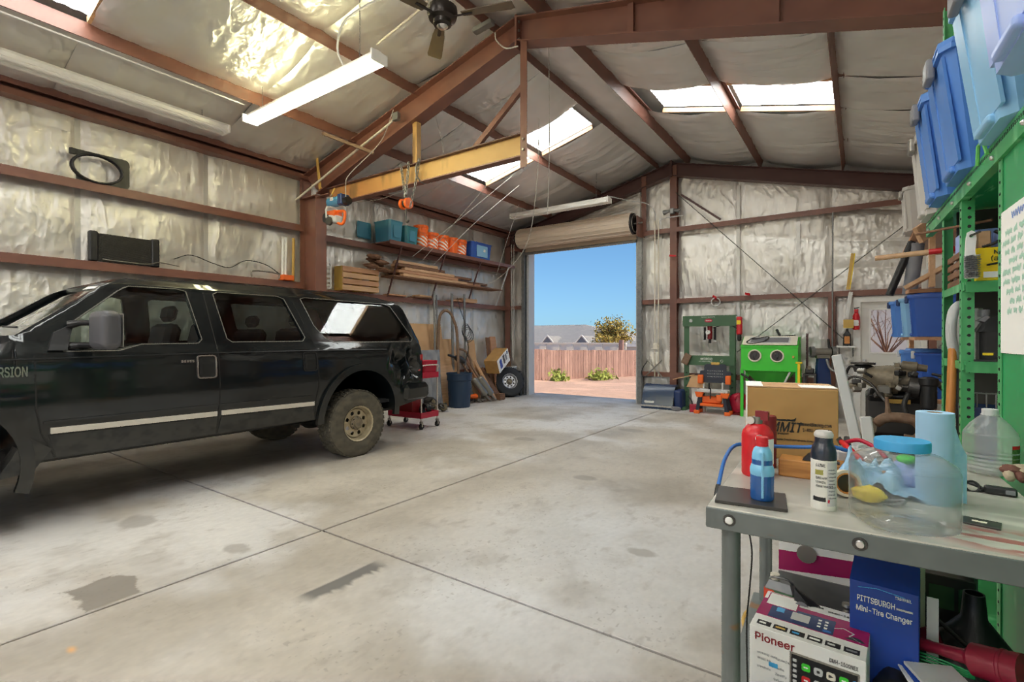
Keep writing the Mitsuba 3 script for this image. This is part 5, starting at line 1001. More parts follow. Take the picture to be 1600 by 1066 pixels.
# right of the cabinet: bench grinder on its stand and odds
k = thing('bench_grinder', 'grey bench grinder on a dark blue pedestal', 'grinder'); at((-.52, 9.95, 1.20), 20)
part(k, 'motor', cyl((-.12, 0, 0), (.12, 0, 0), .065, 18), 'dull_metal', 35)
for s in (-1, 1): part(k, 'wheel', cyl((s*.16-.015, 0, 0), (s*.16+.015, 0, 0), .085, 22), 'dark_metal', 35); part(k, 'guard', tf(lathe([(.09, -.03), (.095, -.03), (.095, .03), (.09, .03)], 22, True), trimesh.transformations.translation_matrix([s*.16, 0, .0]) @ trimesh.transformations.rotation_matrix(math.pi/2, [0, 1, 0])), 'galv', 35)
part(k, 'base', bx(-.10, .10, -.07, .07, -.11, -.05, .01), 'dull_metal'); part(k, 'pedestal', tbx(0, 0, -1.2, -.11, .30, .26, .16, .14), 'navy'); at()
one('grinder_hose', tube([(-.46, 9.88, 1.08), (-.40, 9.85, .92), (-.25, 9.8, .86), (-.1, 9.7, .80), (.0, 9.6, .7)], .022, 8, 6), 'galv', 'grey flexible hose running down from the grinder', 'hose', smooth=True)
one('wall_vine', tube([(-.46, 10.42, 1.42), (-.44, 10.40, 1.2), (-.47, 10.4, 1.0), (-.45, 10.4, .85)], [.018, .025, .02, .018], 8, 4), 'black', 'black cable bundle on the post above the grinder', 'cable', smooth=True)
k = thing('yellow_jack_stand', 'yellow jack stand beside the blasting cabinet', 'jack stand'); part(k, 'column', bx(-.87, -.83, 9.70, 9.74, .3, 1.02, .004), 'yellow'); part(k, 'saddle', bx(-.90, -.80, 9.69, 9.75, 1.0, 1.03, .008), 'yellow'); part(k, 'base', hull([[-.97, 9.6, 0], [-.73, 9.6, 0], [-.97, 9.84, 0], [-.73, 9.84, 0]], [[-.88, 9.69, .5], [-.82, 9.69, .5], [-.88, 9.75, .5], [-.82, 9.75, .5]]), 'yellow')
k = thing('side_bench', 'low dark bench between the cabinet and the grinder', 'bench'); part(k, 'top', bx(-.80, -.60, 9.78, 10.1, .80, .83, .004), 'dark_metal')
for x in (-.78, -.62):
    for y in (9.8, 10.08): part(k, 'leg', bx(x-.015, x+.015, y-.015, y+.015, 0, .80), 'dark_metal')
k = thing('vise', 'small dark vise on the low bench', 'vise'); part(k, 'body', rbx(-.77, -.64, 9.83, 9.97, .832, .92, .02), 'dark_metal', 40); part(k, 'jaw', bx(-.73, -.68, 9.80, 9.90, .90, .96, .006), 'cast')
k = thing('long_level', 'long yellow tool hanging over the girt left of the walk door', 'level'); part(k, 'bar', bar((-.10, 10.44, 2.90), (-.17, 10.42, 2.28), .06, .03, (0, 1, 0)), 'ply_yellow'); part(k, 'edge', bar((-.075, 10.44, 2.90), (-.145, 10.42, 2.28), .012, .034, (0, 1, 0)), 'yellow')
one('pvc_pipe', bar((-.13, 10.46, 2.24), (-.20, 10.44, 1.78), .05, .05), 'white', 'white square downpipe piece under the yellow level', 'pipe')
k = thing('yellow_bracket', 'yellow folded metal bracket below the white pipe piece', 'bracket'); part(k, 'plate', bx(-.24, -.09, 10.42, 10.43, 1.62, 1.76), 'ply_yellow'); part(k, 'fold', bx(-.24, -.09, 10.42, 10.52, 1.615, 1.625), 'yellow')
k = thing('wall_shelf', 'small white wall shelf left of the walk door', 'shelf'); part(k, 'board', bx(-.34, -.06, 10.38, 10.58, 1.27, 1.30, .005), 'white'); part(k, 'bracket', bar((-.30, 10.42, 1.27), (-.30, 10.58, 1.12), .02, .02), 'galv'); part(k, 'bracket', bar((-.10, 10.42, 1.27), (-.10, 10.58, 1.12), .02, .02), 'galv')
k = thing('oil_jug', 'black oil jug with brown label on the small wall shelf', 'jug'); part(k, 'body', tbx(-.185, 10.46, 1.302, 1.50, .12, .08, .11, .08, .02), 'black'); part(k, 'neck', tbx(-.185, 10.46, 1.50, 1.56, .11, .08, .04, .04, .012), 'black'); part(k, 'cap', cyl((-.185, 10.46, 1.56), (-.185, 10.46, 1.60), .02, 12), 'black'); part(k, 'label_print', bx(-.225, -.145, 10.414, 10.419, 1.34, 1.47), 'handle_wood')
k = thing('wall_extinguisher', 'small red fire extinguisher hung on the walk door frame', 'fire extinguisher'); at((-.055, 10.52, 1.58)); part(k, 'cylinder', lathe([(0, 0), (.045, 0), (.052, .015), (.052, .24), (.035, .285), (.016, .30), (0, .30)], 20), 'red', 40); part(k, 'valve', rbx(-.03, .03, -.02, .02, .30, .36, .008), 'red', 40); part(k, 'lever', bar((-.03, 0, .37), (.045, 0, .39), .015, .015), 'black'); part(k, 'label_print', bx(-.035, .035, -.056, -.05, .07, .17), 'paper'); at()
# ================================================================== engine and bins at the right
k = thing('engine', 'grimy engine with tan transmission case on the floor behind the bench', 'engine')
ye = 4.95
part(k, 'block', cat_(rbx(.04, .46, ye-.02, ye+.40, .66, .98, .02)), 'dark_metal', 40); part(k, 'oil_pan', tbx(.25, ye+.18, .46, .66, .30, .28, .42, .36), 'black')
part(k, 'valve_cover', mv(rbx(-.19, .19, -.06, .06, -.035, .035, .02), (.24, ye+.02, .97), 0, 25), 'black', 40); part(k, 'cover_label', mv(bx(-.08, .06, -.002, .002, -.018, .018), (.26, ye-.063, .935), 0, 25), 'ply_yellow')
def rev(parent, nm, p, q, prof, m, n=22):
    p, q = np.array(p, float), np.array(q, float); pts = [p+(q-p)*t for t, r in prof]; return part(parent, nm, tube(pts, [r for t, r in prof], n), m, 35)
g_ = rev(k, 'transmission_case', (.02, ye+.02, 1.12), (.34, ye, 1.10), [(0, .03), (.02, .055), (.2, .085), (.45, .10), (.62, .105), (.63, .125), (.72, .125), (.73, .10), (1, .09)], 'cast')
for i in range(8):
    a = i*math.pi/4; part(g_, 'flange_bolt', cyl((.22, ye+.01+.115*math.cos(a), 1.11+.115*math.sin(a)), (.26, ye+.01+.115*math.cos(a), 1.11+.115*math.sin(a)), .011, 6), 'dull_metal')
rev(k, 'starter_motor', (.26, ye-.03, 1.215), (.42, ye-.03, 1.195), [(0, .02), (.05, .038), (.6, .04), (.65, .028), (1, .026)], 'cast'); rev(k, 'alternator', (.30, ye-.12, 1.06), (.39, ye-.13, 1.05), [(0, .04), (.1, .075), (.8, .078), (1, .05)], 'dark_metal'); rev(k, 'pulley', (.39, ye-.12, 1.05), (.42, ye-.12, 1.05), [(0, .05), (.3, .04), (.6, .05), (1, .05)], 'dull_metal')
rev(k, 'filter_canister', (.415, ye-.18, .90), (.415, ye-.18, 1.14), [(0, .03), (.05, .05), (.72, .05), (.76, .058), (.95, .058), (1, .03)], 'black'); part(k, 'bracket', bx(.11, .20, ye-.13, ye-.09, .99, 1.06, .01), 'dull_metal'); part(k, 'top_plate', mv(cyl((0, 0, -.008), (0, 0, .008), .085, 20), (.02, ye+.05, 1.22)), 'dark_metal'); part(k, 'intake_throat', mv(lathe([(.05, 0), (.06, 0), (.07, .05), (.05, .06)], 18, True), (.02, ye+.05, 1.15)), 'black')
ex = part(k, 'exhaust_manifold', tube([(.10, ye-.40, .80), (.15, ye-.42, .845), (.24, ye-.42, .855), (.32, ye-.42, .84), (.365, ye-.40, .77), (.33, ye-.38, .70), (.26, ye-.37, .70)], [.035, .036, .037, .037, .037, .036, .035], 12, 5), 'rusty', True); part(ex, 'flange', mv(hull(*[[[x, -.008, z], [x, .008, z]] for x, z in ((-.05, -.12), (.0, -.14), (.05, -.03), (.06, .05), (-.01, .07), (-.04, .03))]), (.05, ye-.42, .78), 10), 'cast'); part(ex, 'sensor', tube([(.17, ye-.42, .86), (.165, ye-.42, .93), (.16, ye-.42, 1.0)], [.022, .014, .01], 8), 'rusty')
for i, pts in enumerate(([(-.10, ye, 1.12), (-.06, ye-.05, 1.20), (.02, ye-.1, 1.16), (.08, ye-.1, 1.12)], [(-.12, ye, 1.05), (-.04, ye-.12, 1.12), (.06, ye-.16, 1.08), (.12, ye-.2, 1.0), (.16, ye-.3, .95)], [(.30, ye-.2, 1.02), (.27, ye-.24, .92), (.31, ye-.26, .82), (.40, ye-.28, .78)], [(.48, ye-.1, 1.14), (.55, ye-.14, 1.08), (.56, ye-.16, .95), (.52, ye-.2, .85)], [(.46, ye-.1, 1.10), (.52, ye-.12, 1.0), (.49, ye-.2, .88), (.47, ye-.2, .80)], [(.44, ye-.12, 1.16), (.52, ye-.16, 1.13), (.58, ye-.2, 1.0), (.55, ye-.25, .86)])):
    part(k, 'hose', tube(pts, .017 if i in (2,) else .010, 8, 6), ('black', 'dark_metal', 'black', 'galv', 'dark_metal', 'black')[i], True)
for i in range(22): part(k, 'fitting', mv(rbx(-.03, .03, -.02, .02, -.018, .018, .008), (-.08+.62*rng.random(), ye-.08-.1*rng.random(), .98+.20*rng.random()), 80*i, 30*i), ('dark_metal', 'black', 'cast', 'dull_metal')[i % 4], 40)
for i in range(14): part(k, 'wire_end', mv(rbx(-.03, .03, -.008, .008, -.008, .008, .004), (.14+.24*rng.random(), ye-.46-.1*rng.random(), .66+.08*rng.random()), 70*i, 25*i), ('dull_metal', 'black', 'lt_gray')[i % 3])
st = thing('engine_stand', 'dark pallet stand under the grimy engine', 'stand'); part(st, 'deck', bx(-.15, .62, ye-.60, ye+.45, .40, .45, .005), 'old_wood')
for x in (-.12, .52):
    for y in (ye-.55, ye+.35): part(st, 'leg', bx(x, x+.08, y, y+.08, 0, .40, .004), 'old_wood')
one('parts_bin', tbx(.18, ye-.42, .452, .66, .50, .28, .56, .32), 'black', 'black tray of loose engine parts below the manifold', 'tray')
for i, (p, q, t, lab) in enumerate((((-.115, 3.58, 1.325), (.14, 3.50, .02), .42, 'grey and black padded square bar leaning left of the engine'), ((.025, 3.30, 1.0), (.14, 3.26, .02), .30, 'shorter grey and black padded bar in front of the taller one'))):
    p, q = np.array(p), np.array(q); m = p+(q-p)*t; k = thing('padded_bar', lab, 'bar'); part(k, 'sleeve', bar(p, m, .055, .055, (0, 1, 0), .006), 'lt_gray'); part(k, 'lower_bar', bar(m, q, .058, .058, (0, 1, 0), .006), 'black')
# rack of pine with blue bins along the right wall
k = thing('pine_rack', 'pine storage rack along the right wall behind the green shelving', 'rack')
for x, y in ((1.05, 5.78), (.50, 7.55), (1.05, 7.55)): part(k, 'post', bx(x-.02, x+.02, y-.045, y+.045, 0, 2.42), 'pine')
for z0, z1 in ((0, .85), (.885, 1.41), (1.88, 2.39)): part(k, 'post', bx(.50, .54, 5.70, 5.79, z0, z1), 'pine') if z1 > 1.5 or z1 < 1 else None
for z in (.88, 1.44, 2.42): part(k, 'shelf_board', bx(.40, 1.08, 5.74, 7.5, z-.03, z), 'pine2')
for i, (x, y, m, lab) in enumerate(((.70, 6.05, 'blue_tote', 'royal blue bin at the near end of the pine rack, upper row'), (.66, 6.53, 'lt_tote', 'light blue bin behind the royal blue one on the pine rack'), (.60, 6.99, 'mid_tote', 'farthest blue bin of the upper row on the pine rack'))):
    tote(lab, (x, y, 1.442), .66, .44, .40, m, m, 'blue bins on the pine rack', -4, 'navy', latch_sides=(-1,), taper=.88)
for i, (x, y, m, lab) in enumerate(((.74, 6.05, 'blue_tote', 'royal blue bin on the lower board of the pine rack'), (.66, 6.6, 'mid_tote', 'blue bin behind the lower royal blue one'))):
    tote(lab, (x, y, .882), .64, .46, .44, m, m if i else None, 'blue bins on the pine rack', -4, 'lt_gray', latch_sides=(-1,), taper=.88)
for i in range(3): one('round_lid', mv(lathe([(0, 0), (.15, 0), (.155, .006), (.15, .014), (0, .014)], 28), (.74+.01*i, 6.02+.01*i, 1.326+.0145*i)), ('lt_gray', 'white', 'lt_gray')[i], ['lowest white round lid on the lower royal blue bin', 'middle white round lid on the lower royal blue bin', 'topmost white round lid on the lower royal blue bin'][i], 'lid', 'white round lids on the lower blue bin', 35)
k = tote('whitish grey bin high on top of the pine rack', (.62, 6.05, 2.422), .60, .42, .42, 'gray_tote', 'gray_tote', None, 0, 'dull_metal', latch_sides=(-1,), taper=.88)
for i, (p, q, w, m, lab) in enumerate((((.40, 5.45, 2.30), (.66, 5.92, 2.545), .14, 'pine', 'pale plank end leaning up behind the top shelf of bins'), ((.34, 5.80, 1.885), (.62, 5.72, 2.06), .09, 'pine', 'slanted pale plank above the royal blue bins'), ((.36, 5.95, 1.862), (.90, 6.0, 1.862), .16, 'pine2', 'flat board lying over the royal blue bins'))):
    one('plank_end', bar(p, q, w, .035, (0, 0, 1) if i else (0, 1, .3), .003), m, lab, 'plank')
k = thing('rolled_mat', 'grey roll leaning upright against the pine rack post', 'roll'); part(k, 'roll', cyl((.40, 6.3, 1.86), (.46, 6.3, 2.36), .06, 16), 'tarp_gray', 40); part(k, 'dark_sleeve', cyl((.24, 6.25, 1.86), (.42, 6.3, 2.38), .035, 12), 'black', 40)
k = thing('white_jug', 'whitish plastic jug between planks on the pine rack', 'jug'); part(k, 'body', tbx(.56, 5.97, 1.882, 2.06, .18, .14, .18, .14, .03), 'lt_gray'); part(k, 'neck', cyl((.53, 5.97, 2.06), (.53, 5.97, 2.12), .03, 12), 'lt_gray')
# ================================================================== green steel shelving at the right
PO = np.array([.381, 2.292, 0]); PR = 2.24
SH = lambda: at(PO, PR)
W2 = lambda x, y, z=0: tuple(np.array([PO[0]+x*math.cos(math.radians(PR))-y*math.sin(math.radians(PR)), PO[1]+x*math.sin(math.radians(PR))+y*math.cos(math.radians(PR)), z]))
k = thing('steel_shelving', 'green slotted steel shelving along the right wall', 'shelving'); SH()
def angle_post(parent, x, y, z0, z1, m, sx=1, sy=1, w=.042, holes=True):
    p = part(parent, 'post', ext_z([(x, y), (x+sx*w, y), (x+sx*w, y+sy*.003), (x+sx*.003, y+sy*.003), (x+sx*.003, y+sy*w), (x, y+sy*w)][::sx*sy], z0, z1), m)
    if holes:
        hs = []
        for z in np.arange(z0+.05, z1-.02, .0385):
            hs.append(mv(trimesh.creation.cylinder(.0065, .0022, 8), (x+sx*w*.58, y-sy*.0005, z), rx=90)); hs.append(mv(trimesh.creation.cylinder(.005, .0022, 8), (x-sx*.0005, y+sy*w*.5, z), ry=90))
        part(p, 'slot_holes', cat_(*hs), 'seam_black', kind='stuff')
    return p
def beam_y(x, y0, y1, z, m='green_shelf', h=.075):
    b = part(k, 'beam', ext_y([(x, z), (x+.05, z), (x+.05, z-.003), (x+.003, z-.003), (x+.003, z-h+.003), (x+.03, z-h+.003), (x+.03, z-h), (x, z-h)][::-1], y0, y1), m)
    part(b, 'slot_row', cat_(*[bx(x-.0008, x+.001, y, y+.007, z-h*.34, z-h*.18) for y in np.arange(y0+.02, y1-.02, .0185)]), 'seam_black', kind='stuff')
    part(b, 'bolt_row', cat_(*[mv(trimesh.creation.icosphere(1, .009), (x-.003, y, z-h*.7)) for y in np.arange(y0+.05, y1-.02, .33)]), 'chrome', kind='stuff')
pa = angle_post(k, -.005, 1.00, 0, 3.06, 'green_shelf', 1, -1); pb = angle_post(k, -.005, .55, 0, 2.08, 'green_shelf', 1, 1); pc = angle_post(k, -.004, 0, 0, 2.85, 'green_shelf', 1, -1)
for x in (.62,):
    for y in (.50, 1.0): angle_post(k, x, y, 0, 2.08, 'green_shelf', -1, 1, holes=False)
beam_y(-.012, -1.35, 1.45, 2.085); beam_y(-.012, -1.35, 1.38, 2.79)
part(k, 'shelf_plate', bx(.0, .66, -1.35, 1.43, 2.055, 2.062), 'green_sheet', label='green plate of the top shelf'); part(k, 'shelf_plate', bx(.0, .66, -1.35, 1.36, 2.76, 2.767), 'green_sheet')
for z in (1.66, 1.325, .90, .25):
    s = part(k, 'shelf_board', bx(.0, .62, .50, 1.0, z-.012, z), 'green_shelf')
    part(s, 'front_lip', bx(.0, .62, .497, .502, z-.045, z), 'green_shelf'); part(s, 'side_lip', bx(-.003, .002, .52, .99, z-.035, z), 'green_shelf')
part(k, 'back_sheet', bx(.05, .62, 1.0, 1.004, .05, 2.05), 'dark_metal', label='dark sheet at the back'); part(k, 'end_panel', bx(.02, .62, .004, .007, 1.72, 2.05), 'green_sheet')
part(k, 'side_panel', bx(.0, .003, -1.35, 0, 0, 2.05), 'green_sheet', label='large scuffed green side sheet')
part(k, 'wire_clip', tube([(-.02, .20, 2.06), (-.025, .16, 2.12), (-.025, .10, 2.12), (-.02, .06, 2.06)], .006, 6), 'green_lite'); part(k, 'wire_clip', tube([(-.02, -.36, 2.08), (-.025, -.40, 2.14), (-.025, -.45, 2.14), (-.02, -.47, 2.08)], .006, 6), 'green_lite')
# the sheet of paper with handwriting
q = thing('paper_sheet', 'large sheet of paper with rows of handwriting taped to the green panel', 'paper')
part(q, 'sheet', bx(-.006, -.0045, -.95, -.045, 1.375, 1.83), 'paper')
M('marker', (168, 200, 182), .8); M('marker_blue', (120, 140, 190), .8)
hw = []; rh = np.random.default_rng(11)
for row in range(11):
    z = 1.755-.031*row; y = -.90; 
    while y < (-.10 if row < 9 else -.35):
        n = rh.integers(3, 8); a = np.arange(n*4)
        if y+n*.012 > -.06: break
        yy = y+.012*a/4; P = np.c_[np.full(len(a), -.0068), yy, z+.009*np.sin(a*1.9+rh.random()*6)*(.5+rh.random(len(a)))]
        hw.append(tube(P[::-1], .0009, 4)); y += n*.012+.016
part(q, 'handwriting', cat_(*hw), 'marker', kind='stuff')
part(q, 'heading', tube(np.c_[np.full(24, -.0068), np.linspace(-.30, -.16, 24), 1.800+.012*np.sin(np.arange(24)*1.7)], .0012, 4), 'marker_blue')
# bins on the top shelf
at()
for lab, y, m, w, d, h, tp in (('periwinkle blue bin nearest the viewpoint on the green top shelf', -.70, 'peri_tote', .62, .44, .52, .80), ('pale light blue bin, second from the viewpoint on the green top shelf', -.09, 'lt_tote', .62, .42, .53, .76), ('medium blue bin between the pale one and the next on the green top shelf', .46, 'mid_tote', .62, .40, .52, .78), ('deeper blue bin, last of the blue ones on the green top shelf', .88, 'mid_tote', .62, .36, .50, .80)):
    p = W2(.19 if y > -.5 else .125, y, 2.087); tote(lab, p, w, d, h, m, m, 'blue bins on the green top shelf', PR, 'gray_plastic', latch_sides=(-1,), taper=tp)
p = W2(.20, 1.28, 2.087); tote('cream grey bin at the far end of the green top shelf', p, .58, .36, .46, 'gray_tote', 'gray_tote', None, PR, 'dull_metal', latch_sides=(-1,), taper=.84)
# things on the shelves
SH(); FR[0] = FR[0] @ trimesh.transformations.translation_matrix([0, .10, 0])
q = thing('yellow_carton', 'yellow product carton on the upper inner shelf', 'carton'); part(q, 'carton', bx(.035, .22, .43, .60, 1.662, 1.80, .003), 'yellow'); F2 = basis((0, .428, 0), (1, 0, 0), (0, 0, 1))
part(q, 'print', bx(.06, .21, .4275, .429, 1.675, 1.70), 'paper'); part(q, 'cable_print', tube([(.07, .427, 1.727), (.11, .427, 1.735), (.15, .427, 1.728), (.17, .427, 1.715)], .004, 5), 'black'); part(q, 'lettering', tf(text('NOCO', .016, .001, True), basis((.09, .4285, 1.772), (1, 0, 0), (0, 0, 1))), 'black'); part(q, 'lettering', tf(text('(a)', .02), basis((.08, .4285, 1.745), (1, 0, 0), (0, 0, 1))), 'black'); part(q, 'plug_print', rbx(.145, .185, .4255, .429, 1.70, 1.72, .0015), 'navy')
one('tan_block', bx(.05, .09, .46, .52, 1.802, 1.875, .004), 'pine', 'small tan block standing on the yellow carton', 'block'); one('lilac_box', bx(.112, .145, .46, .54, 1.802, 1.88, .003), 'peri_tote', 'small lilac box on the yellow carton right of the tan block', 'box')
one('black_strap', tube([(.06, .45, 1.806), (.10, .44, 1.82), (.13, .44, 1.85), (.10, .46, 1.87), (.16, .45, 1.83)], .006, 6, 5), 'black', 'tangled black strap between tan block and lilac box', 'strap', smooth=True)
q = thing('scrub_brush', 'white handled scrub brush with grey bristles hanging on the green post', 'brush')
hb_ = Polygon([(-.016, .075), (-.012, .10), (0, .108), (.012, .10), (.016, .075), (.012, .02), (.018, -.01), (.022, -.09), (-.018, -.09), (-.02, -.01)])
part(q, 'handle', tf(ext_z(hb_.difference(Point(0, .085).buffer(.007)), 0, .014), basis((.012, .385, 1.76), (1, 0, 0), (.0, 0, 1))), 'white')
br = []
for i in range(7):
    for j in range(11):
        x, z = .012-.022+i*.0075, 1.76-.082+j*.0085; br.append(hull([[x-.003, .372, z-.003], [x+.003, .372, z-.003], [x, .372, z+.003]], [[x-.003+.003*rh.normal(), .345, z-.003], [x+.003, .345+.004*rh.random(), z+.003*rh.normal()]]))
part(q, 'bristles', cat_(*br), 'gray_plastic', kind='stuff'); part(q, 'hook', tube([(.012, .41, 1.846), (.012, .36, 1.846), (.035, .345, 1.856)], .004, 6), 'dark_metal')
one('white_box', bx(.02, .14, .56, .74, 1.80, 1.90, .003), 'peri_tote', 'pale lilac box between the green posts on the upper shelf', 'box')
q = thing('wicker_basket', 'dark brown open wooden basket between the green posts', 'basket')
for z in (1.665, 1.705, 1.745, 1.785):
    part(q, 'slat', bx(.01, .02, .52, .86, z, z+.028, .002), 'old_wood'); part(q, 'slat', bx(.02, .34, .52, .53, z, z+.028, .002), 'old_wood')
for y in (.53, .69, .85): part(q, 'upright', bx(.02, .03, y-.012, y+.012, 1.662, 1.80, .002), 'old_wood')
one('wood_stick', cyl((-.27, 1.02, 1.865), (-.04, .99, 1.875), .014, 10), 'pine', 'pale wooden stick with red tip sticking out past the far green post', 'stick', smooth=True)
part('wood_stick', 'red_tip', cyl((-.045, .99, 1.8745), (.06, .975, 1.880), .0145, 10), 'red', True)
one('thin_rod', cyl((-.13, .70, 1.925), (.10, .50, 1.925), .006, 8), 'old_wood', 'thin dark rod across the two green posts', 'rod', smooth=True)
def bottle(name, label, cat, prof_, m, loc, cap=None, capm='black', lab=None, labm='paper', n=24):
    sv = FR[0]; k2 = thing(name, label, cat); FR[0] = sv @ trimesh.transformations.translation_matrix(loc)
    part(k2, 'body', lathe(prof_, n), m, 35)
    if cap: part(k2, 'cap', lathe(cap, n), capm, 35)
    if lab: part(k2, 'label_print', lathe([(lab[0]-.0005, lab[1]), (lab[0]+.0006, lab[1]), (lab[0]+.0006, lab[2]), (lab[0]-.0005, lab[2])], n, True), labm, 35)
    FR[0] = sv; return k2
q = thing('grey_jug', 'grey plastic jug with a big moulded handle on the middle shelf', 'jug')
part(q, 'body', tbx(.07, .72, 1.327, 1.48, .12, .22, .12, .18, .02), 'lt_gray'); part(q, 'shoulder', tbx(.07, .72, 1.48, 1.56, .12, .18, .07, .12, .02), 'lt_gray'); part(q, 'handle', tube([(.0, .62, 1.34), (-.015, .60, 1.44), (-.01, .60, 1.53), (.02, .66, 1.575), (.07, .74, 1.58)], .02, 10, 5), 'lt_gray', True)
q = thing('black_oil_jug', 'black oil jug with silver edge on the middle shelf', 'jug')
part(q, 'body', tbx(.115, .50, 1.327, 1.45, .12, .10, .12, .10, .018), 'black'); part(q, 'shoulder', tbx(.105, .50, 1.45, 1.515, .12, .10, .05, .06, .012), 'black'); part(q, 'cap', cyl((.075, .50, 1.515), (.075, .50, 1.545), .02, 14), 'gray_plastic', 40); part(q, 'spout', hull([[.05, .47, 1.50], [.05, .53, 1.50], [.12, .47, 1.475], [.12, .53, 1.475], [.08, .47, 1.52]]), 'gray_plastic'); part(q, 'seam_strip', bx(.118, .124, .447, .4505, 1.335, 1.47), 'lt_gray'); part(q, 'label_print', bx(.062, .095, .447, .4505, 1.352, 1.362), 'yellow')
k2 = bottle('clear_bottle', 'clear bottle with silver label beside the black oil jug', 'bottle', [(0, 0), (.038, 0), (.04, .01), (.04, .12), (.034, .15), (.014, .185), (.013, .20), (0, .20)], 'gray_plastic', (.21, .49, 1.327), [(.016, .195), (.016, .22), (0, .22)], 'lt_gray', (.041, .03, .11), 'lt_gray')
one('black_knife', bar((.03, .42, 1.331), (.16, .41, 1.331), .012, .008), 'black', 'small black tool lying at the lip of the middle shelf', 'tool')
q = thing('blue_pail', 'dark blue pail with wire rack on the lower inner shelf', 'pail'); part(q, 'tub', tbx(.08, .55, .902, 1.13, .12, .14, .14, .16, .02), 'navy')
for i in range(5): part(q, 'wire', cyl((.02+.03*i, .475, 1.13), (.02+.03*i, .475, 1.19), .003, 6), 'galv')
part(q, 'wire', cyl((.015, .475, 1.19), (.145, .475, 1.19), .004, 6), 'galv')
at()
q = thing('sledge_handle', 'orange varnished wooden handle leaning on the shelving', 'handle'); part(q, 'shaft', tube([(.31, 2.95, .70), (.335, 2.98, 1.05), (.345, 3.0, 1.40)], [.017, .018, .016], 12), 'handle_wood', True); part(q, 'head', rbx(.24, .38, 2.90, 2.98, .58, .70, .02), 'dark_metal', 40); part(q, 'lower_shaft', cyl((.30, 2.94, .02), (.31, 2.95, .60), .017, 10), 'handle_wood', True)
# ================================================================== the steel workbench in front
BO = np.array([-.301, 1.25, 0]); BR = 2.3; ZT = 1.02
TB = lambda: at(BO, BR)
cs_, sn_ = math.cos(math.radians(BR)), math.sin(math.radians(BR))
def loc(X, Y): dx, dy = X-BO[0], Y-BO[1]; return dx*cs_+dy*sn_, -dx*sn_+dy*cs_
def _zinc(p, n, uv):
    c = mix(lin((196, 191, 180)), lin((160, 158, 150)), fbm(p.x*6, p.y*6, p.z*6, 4)); c = mix(c, lin((224, 219, 208)), smoothstep(.55, .75, fbm(p.x*3+5, p.y*16, p.z*4, 3))*.7)
    c = mix(c, lin((110, 84, 58)), smoothstep(.70, .80, fbm(p.x*16, p.y*16, p.z*16+3, 3))*.7)
    return mix(c, lin((176, 84, 80)), smoothstep(.13, .03, dr.abs(p.y-1.38+.25*(p.x-.16)))*smoothstep(.08, .2, p.x)*smoothstep(.42, .62, fbm(p.x*14, p.y*30, 2, 3))*.85)
M('zinc_top', mikit.proc(_zinc), .42, .35)
M('zinc_side', mikit.proc(lambda p, n, uv: mix(mix(lin((118, 124, 122)), lin((84, 90, 90)), fbm(p.x*10, p.y*10, p.z*10, 4)), lin((128, 96, 66)), smoothstep(.68, .78, fbm(p.x*9+3, p.y*9, p.z*22, 3)))), .45, .35)
TB()
k = thing('workbench', 'worn galvanized steel workbench with round legs in the right foreground', 'workbench')
TW, TD = .665, .90
part(k, 'top', bx(0, TW, 0, TD, ZT-.006, ZT, .002), 'zinc_top')
part(k, 'apron', bx(-.002, TW, -.002, .006, ZT-.052, ZT-.003, .002), 'zinc_side'); part(k, 'apron', bx(-.003, .005, 0, TD, ZT-.052, ZT-.004, .002), 'zinc_side'); part(k, 'apron', bx(0, TW, TD-.006, TD, ZT-.052, ZT-.004), 'zinc_side')
for x in (.050, .302): 
    b = part(k, 'bolt_cap', mv(lathe([(0, .006), (.007, .005), (.010, 0), (0, 0)], 16), (x, -.003, ZT-.026), rx=90), 'chrome' if x > .1 else 'white', 40); part(b, 'washer', mv(lathe([(.009, .0), (.014, 0), (.013, .003), (.009, .003)], 16, True), (x, -.002, ZT-.026), rx=90), 'dark_metal')
for x, y in ((.046, .05), (.046, TD-.08), (TW-.05, .05), (TW-.05, TD-.08)): part(k, 'leg', cyl((x, y, 0), (x, y, ZT-.05), .0215, 20), 'zinc_side', True)
part(k, 'lower_shelf', bx(0, TW, .10, TD-.04, .425, .445, .004), 'zinc_side')
# plate and blue bottle
one('steel_plate', mv(bx(-.078, .078, -.066, .066, 0, .008, .001), (*loc(-.222, 1.355), ZT+.0005), 6), 'dark_metal', 'small dark square steel plate under the blue bottle', 'plate')
M('blue_liquid', (24, 78, 142), .2, coat=.6); M('bottle_pale', (120, 186, 220), .25, coat=.5)
x, y = loc(-.196, 1.350)
q = thing('blue_bottle', 'plastic bottle of blue liquid with red cap on the steel plate', 'bottle'); sv = FR[0]; FR[0] = sv @ trimesh.transformations.translation_matrix((x, y, ZT+.009)) @ np.diag([.90, .90, .93, 1])
part(q, 'body', lathe([(0, 0), (.027, 0), (.029, .004), (.0295, .062), (.029, .064), (0, .064)], 28), 'blue_liquid', 35); part(q, 'shoulder', lathe([(.0290, .064), (.0302, .072), (.0302, .080), (.0275, .088), (.0260, .092)], 28), 'bottle_pale', 35); part(q, 'upper_fill', lathe([(.0255, .090), (.0258, .104), (.0250, .106)], 28), 'blue_liquid', 35); part(q, 'neck', lathe([(.0255, .104), (.0250, .118), (.021, .131), (.015, .138), (.014, .142)], 28), 'bottle_pale', 35)
part(q, 'cap', lathe([(.0155, .139), (.0155, .149), (.0145, .150), (.0155, .151), (.0155, .163), (0, .163)], 24), 'red', 35); part(q, 'gauge_strip', mv(bx(-.003, .003, -.0315, -.027, .008, .128, .001), (0, 0, 0), 8), 'bottle_pale'); FR[0] = sv
